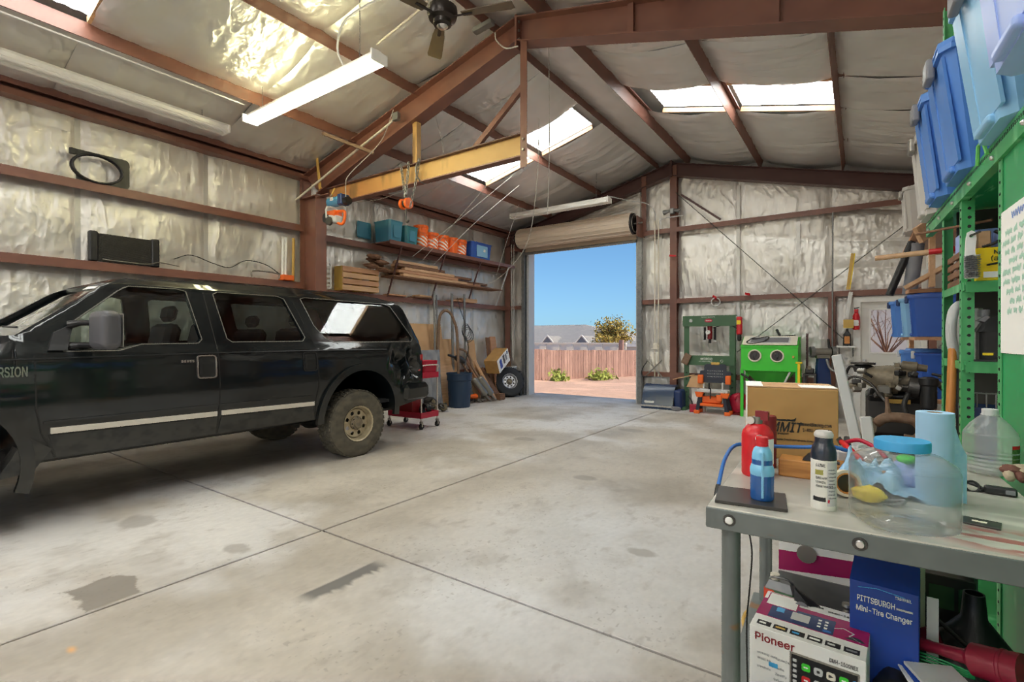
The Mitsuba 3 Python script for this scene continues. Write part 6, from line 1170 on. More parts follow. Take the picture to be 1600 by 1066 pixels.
# fire extinguisher
x, y = loc(-.247, 1.617)
q = thing('fire_extinguisher', 'red fire extinguisher standing at the left edge of the workbench', 'fire extinguisher'); FR[0] = sv @ trimesh.transformations.translation_matrix((x, y, ZT)) @ np.diag([.86, .86, .86, 1])
part(q, 'cylinder', lathe([(0, 0), (.046, 0), (.050, .006), (.050, .135), (.047, .15), (.034, .168), (.02, .176), (0, .177)], 32), 'red', 35); part(q, 'label_print', tf(grid(lambda u, v: np.stack([.0507*np.cos(-1.45+1.3*u), .0507*np.sin(-1.45+1.3*u), .045+.085*v], -1), 10, 1), np.eye(4)), 'paper')
part(q, 'valve', cyl((0, 0, .176), (0, 0, .20), .016, 14), 'dull_metal', 40); part(q, 'squeeze_lever', bar((-.005, 0, .205), (.035, -.01, .205), .016, .03), 'dk_red'); part(q, 'gauge', mv(cyl((0, -.012, 0), (0, .0, 0), .013, 14), (-.02, -.012, .188)), 'chrome'); part(q, 'nozzle', hull([[.006, -.056, .10], [.022, -.062, .10], [.0, -.052, .128], [.024, -.06, .128], [.01, -.05, .10]], [[-.004, -.054, .02], [.006, -.060, .02]]), 'red'); part(q, 'pin_ring', mv(torus(.011, .002, 16, 5), (.012, -.058, .135), rx=70), 'chrome', True); FR[0] = sv
q = thing('brown_can', 'dark brown cylinder behind the fire extinguisher', 'can'); x, y = loc(-.238, 1.74); FR[0] = sv @ trimesh.transformations.translation_matrix((x, y, ZT)); part(q, 'body', lathe([(0, 0), (.026, 0), (.026, .155), (.024, .16), (0, .16)], 20), 'dk_red', 35); FR[0] = sv
# summit carton
q = thing('cardboard_carton', 'brown cardboard box standing at the back of the workbench', 'carton'); c0 = loc(-.315, 1.83); x, y = loc(-.19, 1.94)
mC = trimesh.transformations.euler_matrix(0, 0, math.radians(10.5), 'sxyz'); mC[:3, :3] = mC[:3, :3] @ np.diag([.855, 1.0, 1.04]); mC[:3, 3] = (-.318, 1.855, ZT+.001); FR[0] = mC
part(q, 'body', bx(0, .312, 0, .20, 0, .226, .003), 'cardboard'); part(q, 'top_flap', bx(0, .312, .002, .095, .227, .230), 'cardboard2'); part(q, 'top_flap', bx(0, .312, .105, .20, .227, .230), 'cardboard2'); part(q, 'tape_strip', bx(-.001, .06, -.001, .20, .2305, .2315), 'paper'); part(q, 'tape_strip', bx(.19, .31, .004, .10, .2305, .2315), 'paper'); part(q, 'edge_tape', bx(-.0015, .004, -.0015, .03, .0, .229), 'paper')
FB = basis((0, -.0012, 0), (1, 0, 0), (0, 0, 1))
def onbox(s, px, pz, h, m='black', b=True, w=None):
    t = text(s, h, .0008, b)
    if w: t.vertices[:, 0] *= w/(t.bounds[1, 0])
    t.apply_translation([px, pz, 0]); part(q, 'lettering', tf(t, FB), m)
lg = text('SUMMIT', .030, .0008, True); lg.vertices[:, 0] = lg.vertices[:, 0]*.95+lg.vertices[:, 1]*.25; lg.apply_translation([.025, .088, 0]); part(q, 'lettering', tf(lg, FB), 'black')
onbox('RACING EQUIPMENT', .04, .078, .006, w=.11); onbox('SummitRacing.com', .185, .110, .010, w=.105); onbox('1-800-230-3030', .195, .092, .010, w=.095); onbox('Your Ultimate Performance Source', .05, .060, .006, w=.2)
part(q, 'swoosh', tf(ext_z(Polygon([(.025, .125), (.165, .128), (.175, .135), (.17, .122), (.03, .121)]), 0, .0008), FB), 'black')
FR[0] = sv
# wood block with black tool, blue hose
q = thing('wood_timber', 'amber wooden block lying in front of the cardboard box', 'wood block'); mW = trimesh.transformations.euler_matrix(0, 0, math.radians(1), 'sxyz'); mW[:3, 3] = (-.195, 1.64, ZT+.0005); FR[0] = mW; part(q, 'block', bx(0, .26, 0, .075, 0, .05, .003), 'amber_wood'); FR[0] = sv
q = thing('black_trigger', 'black tool with a lever lying on the amber block', 'tool'); FR[0] = mW; part(q, 'body', hull([[.06, .012, .051], [.06, .05, .051], [.075, .012, .068], [.075, .05, .068], [.15, .005, .052], [.15, .04, .052], [.14, .01, .06]]), 'black', 30); part(q, 'lever', bar((.08, .03, .069), (.13, .02, .071), .012, .006), 'dark_metal'); FR[0] = sv
M('hose_blue', (42, 104, 178), .4)
at(); q = thing('blue_air_hose', 'blue air hose looping around the extinguisher over the bench edge', 'hose'); part(q, 'hose', tube([(-.323, 1.45, .995), (-.325, 1.49, 1.02), (-.327, 1.57, 1.065), (-.322, 1.68, 1.085), (-.28, 1.72, 1.088), (-.21, 1.72, 1.090), (-.14, 1.70, 1.10), (-.07, 1.70, 1.11), (-.03, 1.72, 1.10)], .0055, 10, 6), 'hose_blue', True); part(q, 'coupler', cyl((-.322, 1.44, .99), (-.324, 1.47, 1.01), .007, 10), 'black', 40); TB(); sv = FR[0]
# spray can
M('can_black', (30, 36, 48), .28, coat=.4); M('can_white', (222, 220, 210), .35)
x, y = loc(-.070, 1.389)
q = thing('spray_can', 'black and white aerosol can with dusty grey cap', 'spray can'); FR[0] = sv @ trimesh.transformations.translation_matrix((x, y, ZT)) @ trimesh.transformations.rotation_matrix(math.radians(-8), [0, 0, 1]) @ np.diag([.83, .83, .965, 1])
part(q, 'body', lathe([(0, 0), (.0305, 0), (.032, .003), (.032, .121)], 32), 'can_white', 35); part(q, 'shoulder', lathe([(.032, .121), (.032, .135), (.029, .150), (.024, .158), (.0225, .164), (.0225, .176)], 32), 'can_black', 35); part(q, 'cap', lathe([(.0225, .174), (.0245, .178), (.0245, .182), (.020, .189), (0, .191)], 28), 'gray_tote', 35)
cp = lambda a0, a1, z0, z1, r=.0323: grid(lambda u, v: np.stack([r*np.cos(a0+(a1-a0)*u), r*np.sin(a0+(a1-a0)*u), z0+(z1-z0)*v], -1), 8, 1)
part(q, 'print_band', cp(-2.3, -1.25, .022, .032), 'black'); part(q, 'print_panel', cp(-1.15, -.1, .012, .117), 'lt_gray')
M('olive', (150, 146, 70), .5)
part(q, 'print_badge', cp(-2.1, -1.45, .086, .098), 'olive')
for i, (s, z, h) in enumerate((('LUBE', .106, .007), ('GREASE', .076, .0055), ('CHAIN', .066, .0055), ('PENETRATES', .056, .005))):
    t = text(s, h, .0004, True); v = t.vertices.copy(); a = -2.05+v[:, 0]/.0322; part(q, 'lettering', trimesh.Trimesh(np.c_[(.0323+v[:, 2])*np.cos(a), (.0323+v[:, 2])*np.sin(a), z+v[:, 1]], t.faces, process=False), 'black')
for i in range(9): part(q, 'fine_print', cp(-1.05, -.3-.2*((i*7) % 3)/2, .030+.0085*i, .0325+.0085*i, .0326), 'gray_plastic')
part(q, 'print_badge', cp(-1.1, -.95, .02, .028, .0327), 'crimson'); FR[0] = sv
# shop towel roll with a loose sheet
x, y = loc(.151, 1.594)
q = thing('towel_roll', 'tall roll of blue shop towels standing on the bench', 'paper towel roll'); FR[0] = sv @ trimesh.transformations.translation_matrix((x, y, ZT)) @ np.diag([.80, .80, .94, 1])
part(q, 'roll', lathe([(.020, 0), (.046, 0), (.047, .003), (.047, .232), (.046, .235), (.020, .235)], 40, True), 'towel', 40); part(q, 'core', lathe([(.017, 0), (.020, 0), (.020, .234), (.017, .234)], 24, True), 'cardboard', 40)
part(q, 'loose_sheet', grid(lambda u, v: np.stack([.047*np.cos(-.6+.3*u)+.032*u**1.4, .047*np.sin(-.6+.3*u)+.03*u, .002+.225*v-.10*u*v**3+.004*np.sin(9*v+3*u)], -1), 10, 16), 'towel_cloth', True); FR[0] = sv
# big clear jar with blue lid
def clearish(w): return {'type': 'blendbsdf', 'weight': w, 'a': {'type': 'thindielectric', 'int_ior': 1.48, 'specular_transmittance': {'type': 'rgb', 'value': [.97, .975, .975]}}, 'b': {'type': 'twosided', 'bsdf': {'type': 'principled', 'base_color': rgb((232, 234, 232)), 'roughness': .25}}}
scene['mat_clear_plastic'] = clearish(.07); scene['mat_jug_plastic'] = clearish(.22)
x, y = loc(.075, 1.372)
q = thing('clear_jar', 'big clear plastic jar with a blue screw lid', 'jar'); FR[0] = sv @ trimesh.transformations.translation_matrix((x, y, ZT+.001)) @ trimesh.transformations.rotation_matrix(.3, [0, 0, 1]) @ np.diag([.97, .97, .95, 1])
def sqj(prof_, n=48, e=3.2):
    m = lathe(prof_, n); v = m.vertices; th = np.arctan2(v[:, 1], v[:, 0]); r = np.hypot(v[:, 0], v[:, 1]); f = np.where(r > .02, (np.abs(np.cos(th))**e+np.abs(np.sin(th))**e)**(-1/e), 1); bl = np.clip((r-.062)/.02, 0, 1); f = 1+(f-1)*bl
    m.vertices = np.c_[v[:, 0]*f, v[:, 1]*f, v[:, 2]]; return m
part(q, 'body', sqj([(0, .010), (.03, .008), (.055, .002), (.080, .0), (.090, .008), (.092, .03), (.092, .125), (.088, .142), (.070, .157), (.050, .163), (.047, .168), (.047, .178)]), 'clear_plastic', 50)
part(q, 'base_ring', sqj([(.060, .004), (.066, .010), (.06, .012)]), 'clear_plastic', True); part(q, 'lid', lathe([(.046, .168), (.051, .168), (.0515, .170), (.0515, .187), (.050, .190), (.02, .191), (0, .191)], 48), 'lid_blue', 35); part(q, 'thread_ring', lathe([(.047, .160), (.050, .162), (.050, .165), (.047, .166)], 40, True), 'clear_plastic', True); FR[0] = sv
# water jug
M('jug_label', (226, 226, 220), .5)
x, y = loc(.318, 2.03)
q = thing('water_jug', 'clear ribbed water jug with a small label standing on the bench', 'jug'); FR[0] = sv @ trimesh.transformations.translation_matrix((x, y, ZT+.001)) @ np.diag([.82, .82, .96, 1])
part(q, 'body', lathe([(0, .004), (.05, 0), (.068, .004), (.074, .014)]+[(.075+.0025*math.cos(i*math.pi), .02+.006*i) for i in range(9)]+[(.076, .078), (.076, .118), (.073, .128), (.055, .152), (.034, .172), (.024, .180), (.022, .186)], 48), 'jug_plastic', 50)
part(q, 'cap', lathe([(.0235, .183), (.0235, .197), (.022, .199), (0, .199)], 28), 'lt_gray', 35); part(q, 'collar', lathe([(.021, .178), (.026, .180), (.026, .183), (.021, .183)], 28, True), 'lt_gray', 35)
jp = lambda a0, a1, z0, z1, r=.0768: grid(lambda u, v: np.stack([r*np.cos(a0+(a1-a0)*u), r*np.sin(a0+(a1-a0)*u), z0+(z1-z0)*v], -1), 8, 1)
M('leaf_print', mikit.proc(lambda p, n, uv: mix(lin((36, 70, 40)), lin((90, 120, 60)), fbm(p.x*160, p.y*160, p.z*160))), .5)
lb_ = part(q, 'label_print', jp(-.95, -.2, .03, .088), 'leaf_print'); part(q, 'label_stripe', jp(-.95, -.2, .086, .096, .077), 'red'); part(q, 'label_base', jp(-.95, -.2, .018, .032, .077), 'jug_label')
part(q, 'water', lathe([(0, .006), (.066, .008), (.070, .016), (.070, .026), (0, .026)], 40), 'jug_plastic', 50); FR[0] = sv
# crumpled shop towels, tape, yellow thing and tools behind the jar
def cloth(x0, y0, w, d, h, seed, nu=26, nv=20):
    def f(u, v):
        P = np.stack([u*3.1+seed, v*2.7, 0*u+seed], -1); z = h*np.clip(fbmn(P, 1.4, 3, seed)*1.9-.45, .02, 1.2)*np.sin(np.pi*np.clip(u, .03, .97))**.5*np.sin(np.pi*np.clip(v, .03, .97))**.4
        return np.stack([x0+w*(u-.5)+.012*fbmn(P, 3, 2, 3), y0+d*(v-.5)+.012*fbmn(P, 3, 2, 9), ZT+.002+z], -1)
    return grid(f, nu, nv)
one('shop_towel', cloth(*loc(-.045, 1.60), .13, .17, .13, 3), 'towel_cloth', 'crumpled blue shop towel heaped behind the spray can', 'towel', 'crumpled shop towels', True)
one('shop_towel', cloth(*loc(.04, 1.63), .16, .16, .10, 8), 'towel_cloth', 'crumpled blue shop towel lying behind the clear jar', 'towel', 'crumpled shop towels', True)
x, y = loc(-.030, 1.52)
q = thing('tape_roll', 'roll of tape standing between the spray can and the jar', 'tape'); mT = sv @ trimesh.transformations.translation_matrix((x, y, ZT+.034)) @ trimesh.transformations.euler_matrix(math.radians(80), 0, math.radians(20), 'sxyz'); FR[0] = mT
part(q, 'band', lathe([(.026, -.012), (.033, -.012), (.033, .012), (.026, .012)], 32, True), 'cream', 35); part(q, 'core', lathe([(.022, -.012), (.026, -.012), (.026, .012), (.022, .012)], 28, True), 'handle_wood', 35); part(q, 'disc', lathe([(0, -.004), (.022, -.004), (.022, 0), (0, 0)], 24), 'dark_metal', 35); FR[0] = sv
x, y = loc(.02, 1.49); one('yellow_sponge', blob((x, y, ZT+.022), (.036, .022, .02), 2, .25, 6, 4), 'yellow', 'crumpled yellow rag on the bench behind the jar', 'rag', smooth=True)
x, y = loc(.10, 1.66); one('green_ball', blob((x, y, ZT+.085), (.022, .02, .012), 2, .2, 6, 6), 'lime', 'small lime green rag on top of the towels', 'rag', smooth=True)
x, y = loc(.12, 1.70); one('blue_rag', blob((x, y, ZT+.04), (.05, .04, .038), 2, .4, 6, 9), 'peri_tote', 'bluish rag heaped behind the towel roll', 'rag', smooth=True)
at(); q = thing('pliers', 'pliers with pink and red handles behind the crumpled towels', 'pliers'); part(q, 'handle', tube([(-.035, 1.80, 1.11), (.0, 1.77, 1.125), (.04, 1.74, 1.11), (.06, 1.72, 1.09)], .006, 8, 5), 'crimson', True); part(q, 'handle', tube([(-.045, 1.80, 1.11), (-.025, 1.75, 1.10), (.005, 1.72, 1.075)], .008, 8, 5), 'red', True); part(q, 'jaw', hull([[-.05, 1.79, 1.10], [-.03, 1.81, 1.10], [-.05, 1.84, 1.12], [-.06, 1.83, 1.11]]), 'dark_metal'); part(q, 'rest_block', bx(-.06, .05, 1.76, 1.84, ZT+.001, ZT+.075, .01), 'lt_gray'); TB(); sv = FR[0]
for i in range(3): one('wire_coil', mv(torus(.045-.004*i, .004, 28, 6), (*loc(.03, 1.80), ZT+.05+.012*i), 0, 15), 'lt_gray', ['lowest', 'middle', 'topmost'][i]+' loop of the pale cable coil behind the towels', 'cable', 'pale cable coil', True)
x, y = loc(.054, 1.51); one('zip_tie', tube([(x-.02, y, ZT+.004), (x+.01, y+.02, ZT+.004), (x+.035, y+.005, ZT+.012), (x+.02, y-.02, ZT+.006), (x, y-.012, ZT+.004)], .004, 6, 6), 'gray_plastic', 'small grey loop of cord on the bench behind the jar', 'cord', smooth=True)
# right end of the bench
def pt(X, Y): return loc(X, Y)
x, y = pt(.265, 1.765); q = thing('buckle', 'black plastic buckle lying on the bench at the right', 'buckle'); FR[0] = sv @ trimesh.transformations.translation_matrix((x, y, ZT)) @ trimesh.transformations.rotation_matrix(math.radians(-8), [0, 0, 1]); part(q, 'body', rbx(0, .062, -.012, .012, .001, .021, .006), 'black', 40); part(q, 'clip', bx(.04, .058, -.0135, -.011, .006, .017, .001), 'gray_plastic'); FR[0] = sv
q = thing('goggles', 'dark wire goggles beside the towel roll', 'goggles'); x, y = pt(.225, 1.76); part(q, 'lens', mv(torus(.014, .003, 20, 6), (x-.012, y, ZT+.012), 0, 60), 'black', True); part(q, 'lens', mv(torus(.014, .003, 20, 6), (x+.018, y+.006, ZT+.012), 0, 60), 'black', True); part(q, 'strap', tube([(x-.02, y+.06, ZT+.02), (x+.02, y+.03, ZT+.014), (x+.045, y+.012, ZT+.006), (x+.03, y, ZT+.004)], .004, 6, 5), 'black', True)
M('glove_tan', (176, 158, 136), .8); M('glove_brown', (104, 66, 56), .75)
q = thing('work_glove', 'tan and brown leather work glove lying at the right end of the bench', 'glove'); x, y = pt(.375, 1.98); part(q, 'palm', blob((x, y, ZT+.024), (.045, .032, .022), 3, .35, 7, 2), 'glove_tan', 40); part(q, 'patch', blob((x-.022, y-.014, ZT+.028), (.026, .022, .016), 2, .3, 7, 5), 'glove_brown', 40)
for i in range(4): part(q, 'finger', tube([(x-.03+.022*i, y-.02, ZT+.02), (x-.035+.024*i, y-.045, ZT+.018), (x-.034+.024*i, y-.062, ZT+.013)], [.012, .012, .009], 8, 3), ('glove_tan', 'glove_brown')[i % 2], True)
x, y = pt(.215, 1.464); q = thing('flat_tile', 'small thin square tile lying by the clear jar', 'tile'); FR[0] = sv @ trimesh.transformations.translation_matrix((x, y, ZT)) @ trimesh.transformations.rotation_matrix(math.radians(-14), [0, 0, 1]); part(q, 'plate', bx(-.032, .032, -.026, .026, .0008, .004, .0006), 'dark_metal'); part(q, 'sticker', bx(-.014, .01, -.006, .006, .004, .0045), 'cream'); FR[0] = sv
x, y = pt(.42, 2.08); q = thing('grey_socket', 'round grey metal fitting behind the work glove', 'fitting'); part(q, 'body', cyl((x, y, ZT+.001), (x+.01, y, ZT+.06), .025, 16), 'dull_metal', 40); part(q, 'nut', cyl((x+.01, y, ZT+.06), (x+.012, y, ZT+.072), .016, 6), 'dark_metal')
# ================================================================== on the lower shelf
at(); ZS = .446
def frontal(nm, label, cat, o, rz): 
    q_ = thing(nm, label, cat); at(o, rz); return q_
q = frontal('stereo_box', 'white and magenta car stereo box with a picture of its touch screen', 'box', (-.253, 1.530, ZS), -3.5)
M('magenta', (150, 22, 84), .45); M('screen_dark', (20, 28, 44), .3)
bw, bd_, bh = .268, .238, .172
part(q, 'carton', bx(0, bw, 0, bd_, 0, bh, .0015), 'white')
top = lambda x, y, z=bh+.0004: basis((x, y, z), (1, 0, 0), (0, 1, 0)); frt = lambda x, z, y=-.0006: basis((x, y, z), (1, 0, 0), (0, 0, 1))
def tpr(nm, poly, m, h=.0006, z=bh): return part(q, nm, ext_z(poly, z, z+h), m)
tpr('top_panel', sbox(.0, .075, bw, .185), 'magenta'); tpr('top_picture', sbox(.03, .078, .19, .160), 'navy', .0009); tpr('screen_print', sbox(.085, .10, .13, .145), 'lt_gray', .0012); tpr('screen_print', sbox(.045, .12, .065, .15), 'lid_blue', .0012)
for i in range(3):
    for j in range(2): tpr('icon', sbox(.150+.016*j, .10+.018*i, .158+.016*j, .109+.018*i), 'paper', .0012)
tpr('icon', sbox(.165, .085, .185, .095), 'hose_blue', .0014); tpr('shipping_label', sbox(.012, .150, .092, .228), 'paper', .0016); tpr('label_edge', sbox(.010, .148, .094, .230).difference(sbox(.013, .151, .091, .227)), 'magenta', .0018)
tpr('swirl', LineString([(.19, .12), (.21, .135), (.235, .12), (.225, .10), (.25, .085)]).buffer(.0015), 'lt_gray', .001); tpr('car_print', Polygon([(.215, .085), (.235, .105), (.25, .10), (.262, .085)]), 'dark_metal', .001)
for i in range(6):
    tpr('logo_block', sbox(.014+.041*i, .018, .048+.041*i, .042), 'black', .0008); tpr('logo_text', sbox(.019+.041*i, .025, (.043 if i % 2 else .036)+.041*i, .034), ('paper', 'ply_yellow', 'lid_blue', 'paper', 'lt_gray', 'gray_plastic')[i], .0011)
part(q, 'lettering', tf(text('DMH-1500NEX', .009, .0006, True), top(.165, .205)), 'dark_metal'); part(q, 'lettering', tf(text('PIONEER', .008, .0006, True), top(.105, .215)), 'dark_metal')
t = text('Pioneer', .020, .0006, True); part(q, 'brand_lettering', tf(t, frt(.012, bh-.035)), 'dk_red'); t = text('DMH-1500NEX', .010, .0006, True); t.vertices[:, 0] *= .062/t.bounds[1, 0]; part(q, 'lettering', tf(t, frt(.190, bh-.030)), 'dark_metal')
for i, (x, z, s) in enumerate(((.02, .100, 'android auto'), (.065, .098, 'AppleCarPlay'), (.02, .085, 'WebLink'), (.05, .073, 'HD Radio'), (.02, .062, 'pandora'), (.065, .056, 'Spotify'), (.06, .040, 'SiriusXM'))): part(q, 'fine_lettering', tf(text(s, .0062, .0004), frt(x, z)), 'gray_plastic')
part(q, 'blue_badge', tf(ext_z(rrect(.022, .012, .002), 0, .0006), frt(.06, .080)), 'lid_blue')
part(q, 'stereo_picture', tf(ext_z(sbox(0, 0, .155, .135), 0, .0006), frt(.10, -.0)), 'seam_black'); part(q, 'picture_bezel', tf(ext_z(sbox(0, 0, .155, .135).difference(sbox(.004, 0, .151, .130)), 0, .0009), frt(.10, 0)), 'dull_metal')
for j in range(2):
    for i in range(5):
        ic = part(q, 'app_icon', tf(ext_z(rrect(.020, .020, .005), 0, .001), frt(.138+.028*i, .105-.034*j)), ('lime', 'lt_gray', 'cream', 'lime', 'lid_blue', 'red', 'lt_gray', 'orange', 'lid_blue', 'lt_gray')[i+5*j])
        part(ic, 'glyph', tf(ext_z((rrect(.010, .004, .001), Point(0, 0).buffer(.004, 5), Polygon([(-.005, -.005), (.006, 0), (-.005, .005)]))[i % 3], .001, .0013), frt(.138+.028*i, .105-.034*j)), 'paper' if i not in (1, 2) else 'dark_metal')
for i in range(5): part(q, 'side_key', tf(ext_z(rrect(.009, .008, .001), 0, .001), frt(.112, .115-.014*i)), 'lt_gray')
q = frontal('tire_changer_box', 'deep blue cardboard carton for a tire changer on the lower shelf', 'carton', (-.022, 1.672, ZS), -5)
part(q, 'carton', bx(0, .150, 0, .20, 0, .309, .002), 'blue_box'); part(q, 'open_flap', hull([[0, 0, .309], [.150, 0, .309], [0, .001, .309], [.150, .001, .309]], [[.004, .10, .360], [.150, .10, .352], [.004, .101, .359], [.150, .101, .351]]), 'blue_box')
f2 = lambda x, z: basis((x, -.0008, z), (1, 0, 0), (0, 0, 1)); t = text('PITTSBURGH', .0155, .0008, True); t.vertices[:, 0] *= .084/t.bounds[1, 0]; part(q, 'lettering', tf(t, f2(.016, .255)), 'paper'); t = text('Mini-Tire Changer', .0145, .0008, True); t.vertices[:, 0] *= .122/t.bounds[1, 0]; part(q, 'lettering', tf(t, f2(.014, .228)), 'paper')
part(q, 'silver_bar', bx(.103, .137, -.0012, 0, .256, .261), 'lt_gray'); t = text('TIRE/WHEEL', .007, .0008, True); t.vertices[:, 0] *= .034/t.bounds[1, 0]; part(q, 'lettering', tf(t, f2(.10, .284)), 'paper'); part(q, 'scuff', tf(ext_z(LineString([(.02, .292), (.06, .299), (.12, .293)]).buffer(.001), 0, .0006), f2(0, 0)), 'lid_blue')
at()
q = thing('solvent_can', 'rectangular solvent can in red and green with silver top', 'can'); at((-.255, 1.80, ZS), -8)
part(q, 'body', bx(0, .085, 0, .06, 0, .165, .004), 'green_press'); M('can_red', (206, 66, 40), .35); part(q, 'red_panel', tf(ext_z(Polygon([(0, .0), (.05, 0), (.03, .164), (0, .164)]), 0, .0008), basis((0, -.0006, 0), (1, 0, 0), (0, 0, 1))), 'can_red'); part(q, 'side_panel', bx(-.0008, 0, .002, .058, .003, .163), 'can_red'); part(q, 'top', hull([[.002, .002, .165], [.083, .002, .165], [.002, .058, .165], [.083, .058, .165]], [[.012, .012, .190], [.073, .012, .190], [.012, .048, .190], [.073, .048, .190]]), 'galv'); part(q, 'spout_cap', cyl((.025, .03, .19), (.025, .03, .206), .014, 16), 'cream', 40); part(q, 'handle', tube([(.01, .03, .188), (.03, .008, .205), (.065, .012, .205), (.078, .03, .188)], .004, 6, 5), 'galv', True)
part(q, 'lettering', tf(text('PRO', .018, .0006, True), basis((.014, -.0016, .085), (1, 0, 0), (0, 0, 1))), 'black'); part(q, 'print_badge', bx(.01, .028, -.0016, 0, .12, .132), 'paper')
at()
q = thing('metal_case', 'grey galvanized open metal tray behind the stereo box', 'tray'); part(q, 'back', bx(-.235, .0, 1.985, 1.99, ZS, .60), 'galv'); part(q, 'base', bx(-.235, .0, 1.80, 1.985, ZS, ZS+.01), 'galv'); part(q, 'side', bx(-.002, .0, 1.80, 1.985, ZS, .60), 'galv')
q = thing('red_machine', 'red and white machine box at the back of the lower shelf', 'box'); part(q, 'carton', bx(-.235, .06, 2.0, 2.07, ZS, .82), 'paper'); part(q, 'stripe', hull([[-.236, 1.999, .60], [.05, 1.999, .63], [.05, 1.999, .685], [-.236, 1.999, .67], [-.1, 2.0, .65]]), 'magenta'); part(q, 'dial', mv(cyl((0, -.004, 0), (0, .004, 0), .03, 20), (-.15, 1.995, .675)), 'dull_metal'); part(q, 'strap', bar((.0, 1.995, .62), (.03, 1.995, .69), .008, .004, (0, 1, 0)), 'black')
q = thing('folding_tool', 'black folding tool lying over the metal tray', 'tool'); part(q, 'arm', bar((-.16, 1.78, .60), (.0, 1.80, .585), .03, .012), 'black'); part(q, 'arm', hull([[-.165, 1.75, .655], [-.165, 1.76, .655], [-.1, 1.72, .60], [.02, 1.74, .555], [.02, 1.75, .55], [-.16, 1.73, .58]]), 'black'); part(q, 'emblem', mv(cyl((0, -.001, 0), (0, .001, 0), .018, 18), (-.142, 1.722, .612)), 'gray_plastic'); part(q, 'knob', lathe([(0, 0), (.012, 0), (.008, .012), (.014, .022), (.012, .03), (0, .03)], 16).apply_translation([-.03, 1.79, .60]), 'dull_metal', 40)
q = thing('white_case', 'white appliance behind the blue carton', 'case'); part(q, 'body', bx(.0, .16, 1.90, 2.02, ZS, .80, .01), 'cream'); part(q, 'label_print', mv(cyl((0, -.002, 0), (0, .002, 0), .022, 18), (.065, 1.899, .785)), 'dark_metal')
q = thing('paper_bag', 'white paper strip standing beside the blue carton', 'paper'); part(q, 'sheet', bx(.150, .175, 1.75, 1.755, ZS, .72), 'paper')
q = thing('dark_carton', 'dark green grey carton beside the white paper strip', 'carton'); part(q, 'carton', bx(.165, .29, 2.04, 2.10, ZS, .68, .003), 'dark_metal'); part(q, 'print', bx(.18, .24, 2.038, 2.041, .58, .65), 'green_press'); part(q, 'print', bx(.25, .28, 2.038, 2.041, .58, .65), 'green_press')
q = thing('black_funnel', 'large black funnel turned upside down on the lower shelf', 'funnel'); at((.27, 1.93, .50)); part(q, 'riser', bx(-.11, .09, -.10, .09, ZS-.50, -.001, .004), 'black'); part(q, 'cone', lathe([(.108, .001), (.112, .0), (.110, .012), (.030, .12), (.024, .19), (.020, .19), (.026, .118), (.104, .010)], 36, True), 'black', 40); at()
M('crimson_plastic', (132, 26, 48), .3, coat=.3)
q = thing('transfer_pump', 'crimson plastic transfer pump with a wide open end', 'pump'); P0, P1 = np.array([.110, 1.745, .592]), np.array([.273, 1.655, .630]); dv = (P1-P0)/np.linalg.norm(P1-P0)
part(q, 'tube', tube([P0-dv*.03, P0, P0+dv*.01, P0+dv*.02, P0+dv*.03, P0+dv*.04, P0+dv*.05, P0+dv*.06, P0+dv*.13], [.013, .014, .016, .014, .016, .014, .016, .014, .018], 20), 'crimson_plastic', 35)
part(q, 'barrel', tube([P0+dv*.13, P0+dv*.14, P0+dv*.145, P0+dv*.20, P0+dv*.203, P0+dv*.208, P0+dv*.21, P0+dv*.24, P0+dv*.24, P0+dv*.215], [.018, .030, .038, .040, .043, .043, .041, .043, .038, .036], 28), 'crimson_plastic', 35); part(q, 'mouth', tube([P0+dv*.216, P0+dv*.2165], [.0365, .001], 24), 'dk_red')
one('red_hose_end', tube([(.13, 1.84, .545), (.16, 1.85, .56), (.19, 1.85, .57)], [.02, .03, .034], 16, 3), 'crimson_plastic', 'second crimson pump piece lying behind the first', 'pump', smooth=True)
q = thing('rolled_paper', 'curled white sheet of paper beside the stereo box', 'paper'); part(q, 'sheet', grid(lambda u, v: np.stack([.040+.078*u, 1.72+.035*np.cos(u*3.4+.5)*.6+.03*u, .535-.01*u+.09*v*(1-.45*u)+.01*np.sin(u*3)], -1), 18, 8), 'paper', True)
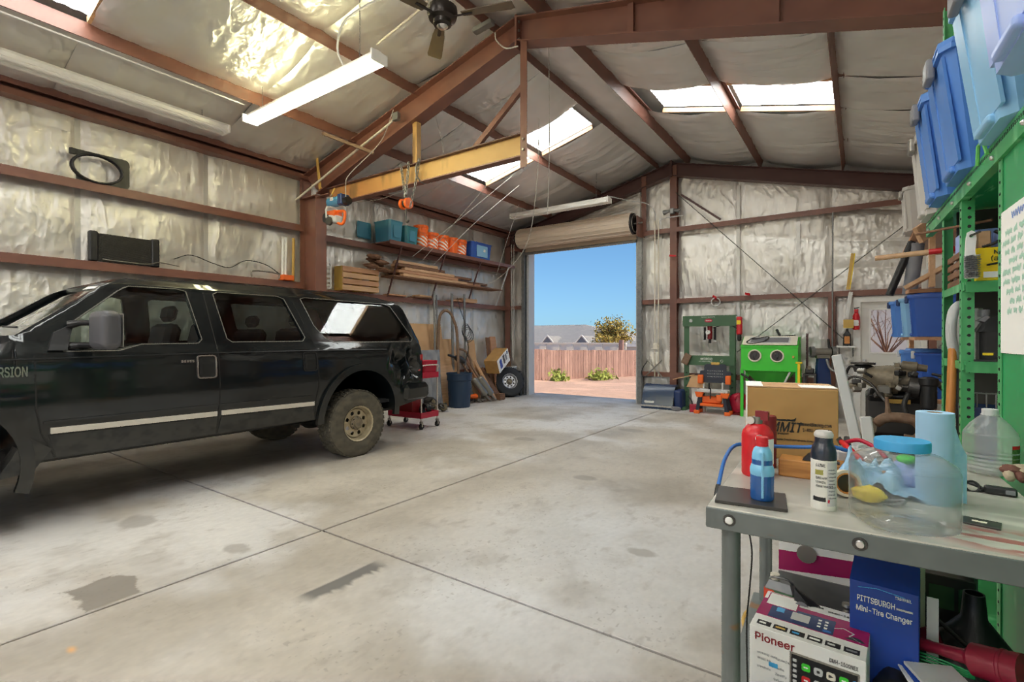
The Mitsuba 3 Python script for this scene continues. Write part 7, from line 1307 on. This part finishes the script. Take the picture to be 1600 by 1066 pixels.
for i in range(3): one('paper_stack', mv(bx(-.055, .055, -.04, .04, 0, .004+.002*i, .001), (.145+.008*i, 1.645-.006*i, .556+.0085*i), 14+5*i), ('paper', 'blue_box', 'lt_gray')[i], ['lowest white booklet in front of the crimson pump', 'blue edged booklet between two white ones', 'topmost pale booklet in front of the crimson pump'][i], 'booklet')
for i in range(4): one('green_wire', tube([(.045, 1.70+.008*i, .545+.004*i), (.10, 1.70+.01*i, .562+.004*i), (.17, 1.69+.008*i, .566+.004*i), (.24, 1.70, .56+.004*i)], .0028, 6, 6), 'green_sheet', ['front', 'second', 'third', 'rear'][i]+'most thin green wire under the curled paper' if i in (0, 3) else ['', 'second', 'third', ''][i]+' thin green wire from the front under the curled paper', 'wire', 'green wires', True)
one('black_cable', tube([(.12, 2.0, .62), (.18, 1.92, .60), (.27, 1.80, .565), (.32, 1.72, .55), (.34, 1.62, .54)], .006, 8, 6), 'black', 'thick black cable running along the lower shelf to its right end', 'cable', smooth=True)
q = thing('black_bag', 'black rumpled bag filling the right half of the lower shelf', 'bag'); part(q, 'body', grid(lambda u, v: np.stack([.02+.33*u, 1.56+.34*v, ZS+.10*np.clip(np.minimum(np.minimum(u, 1-u)*8, np.minimum(v, 1-v)*8), 0, 1)**.5+.018*fbmn(np.stack([u*5, v*5, 0*u], -1), 1.5, 3, 2)-.012], -1), 30, 30), 'black', True)
one('wire_hanging', tube([(-.225, 1.33, .965), (-.215, 1.33, .90), (-.222, 1.34, .80), (-.23, 1.35, .70), (-.228, 1.36, .5)], .002, 5, 5), 'black', 'thin black wire hanging behind the front bench leg', 'wire', smooth=True)
q = thing('extension_cord', 'yellow extension cord loops on the floor behind the bench leg', 'cord')
for i in range(3): part(q, 'loop', tube([(-.32+.16*math.cos(t)+.03*i, 2.75+.22*math.sin(t)+.03*i, .012+.02*i) for t in np.linspace(0, 6.28, 26)], .009, 6), 'ply_yellow', True)
one('support_wire', tube([(.33, 1.75, .97), (.34, 1.74, .80), (.36, 1.70, .62)], .003, 5, 4), 'black', 'thin dark wire hanging before the green panel under the bench', 'wire', smooth=True)
at()
at()
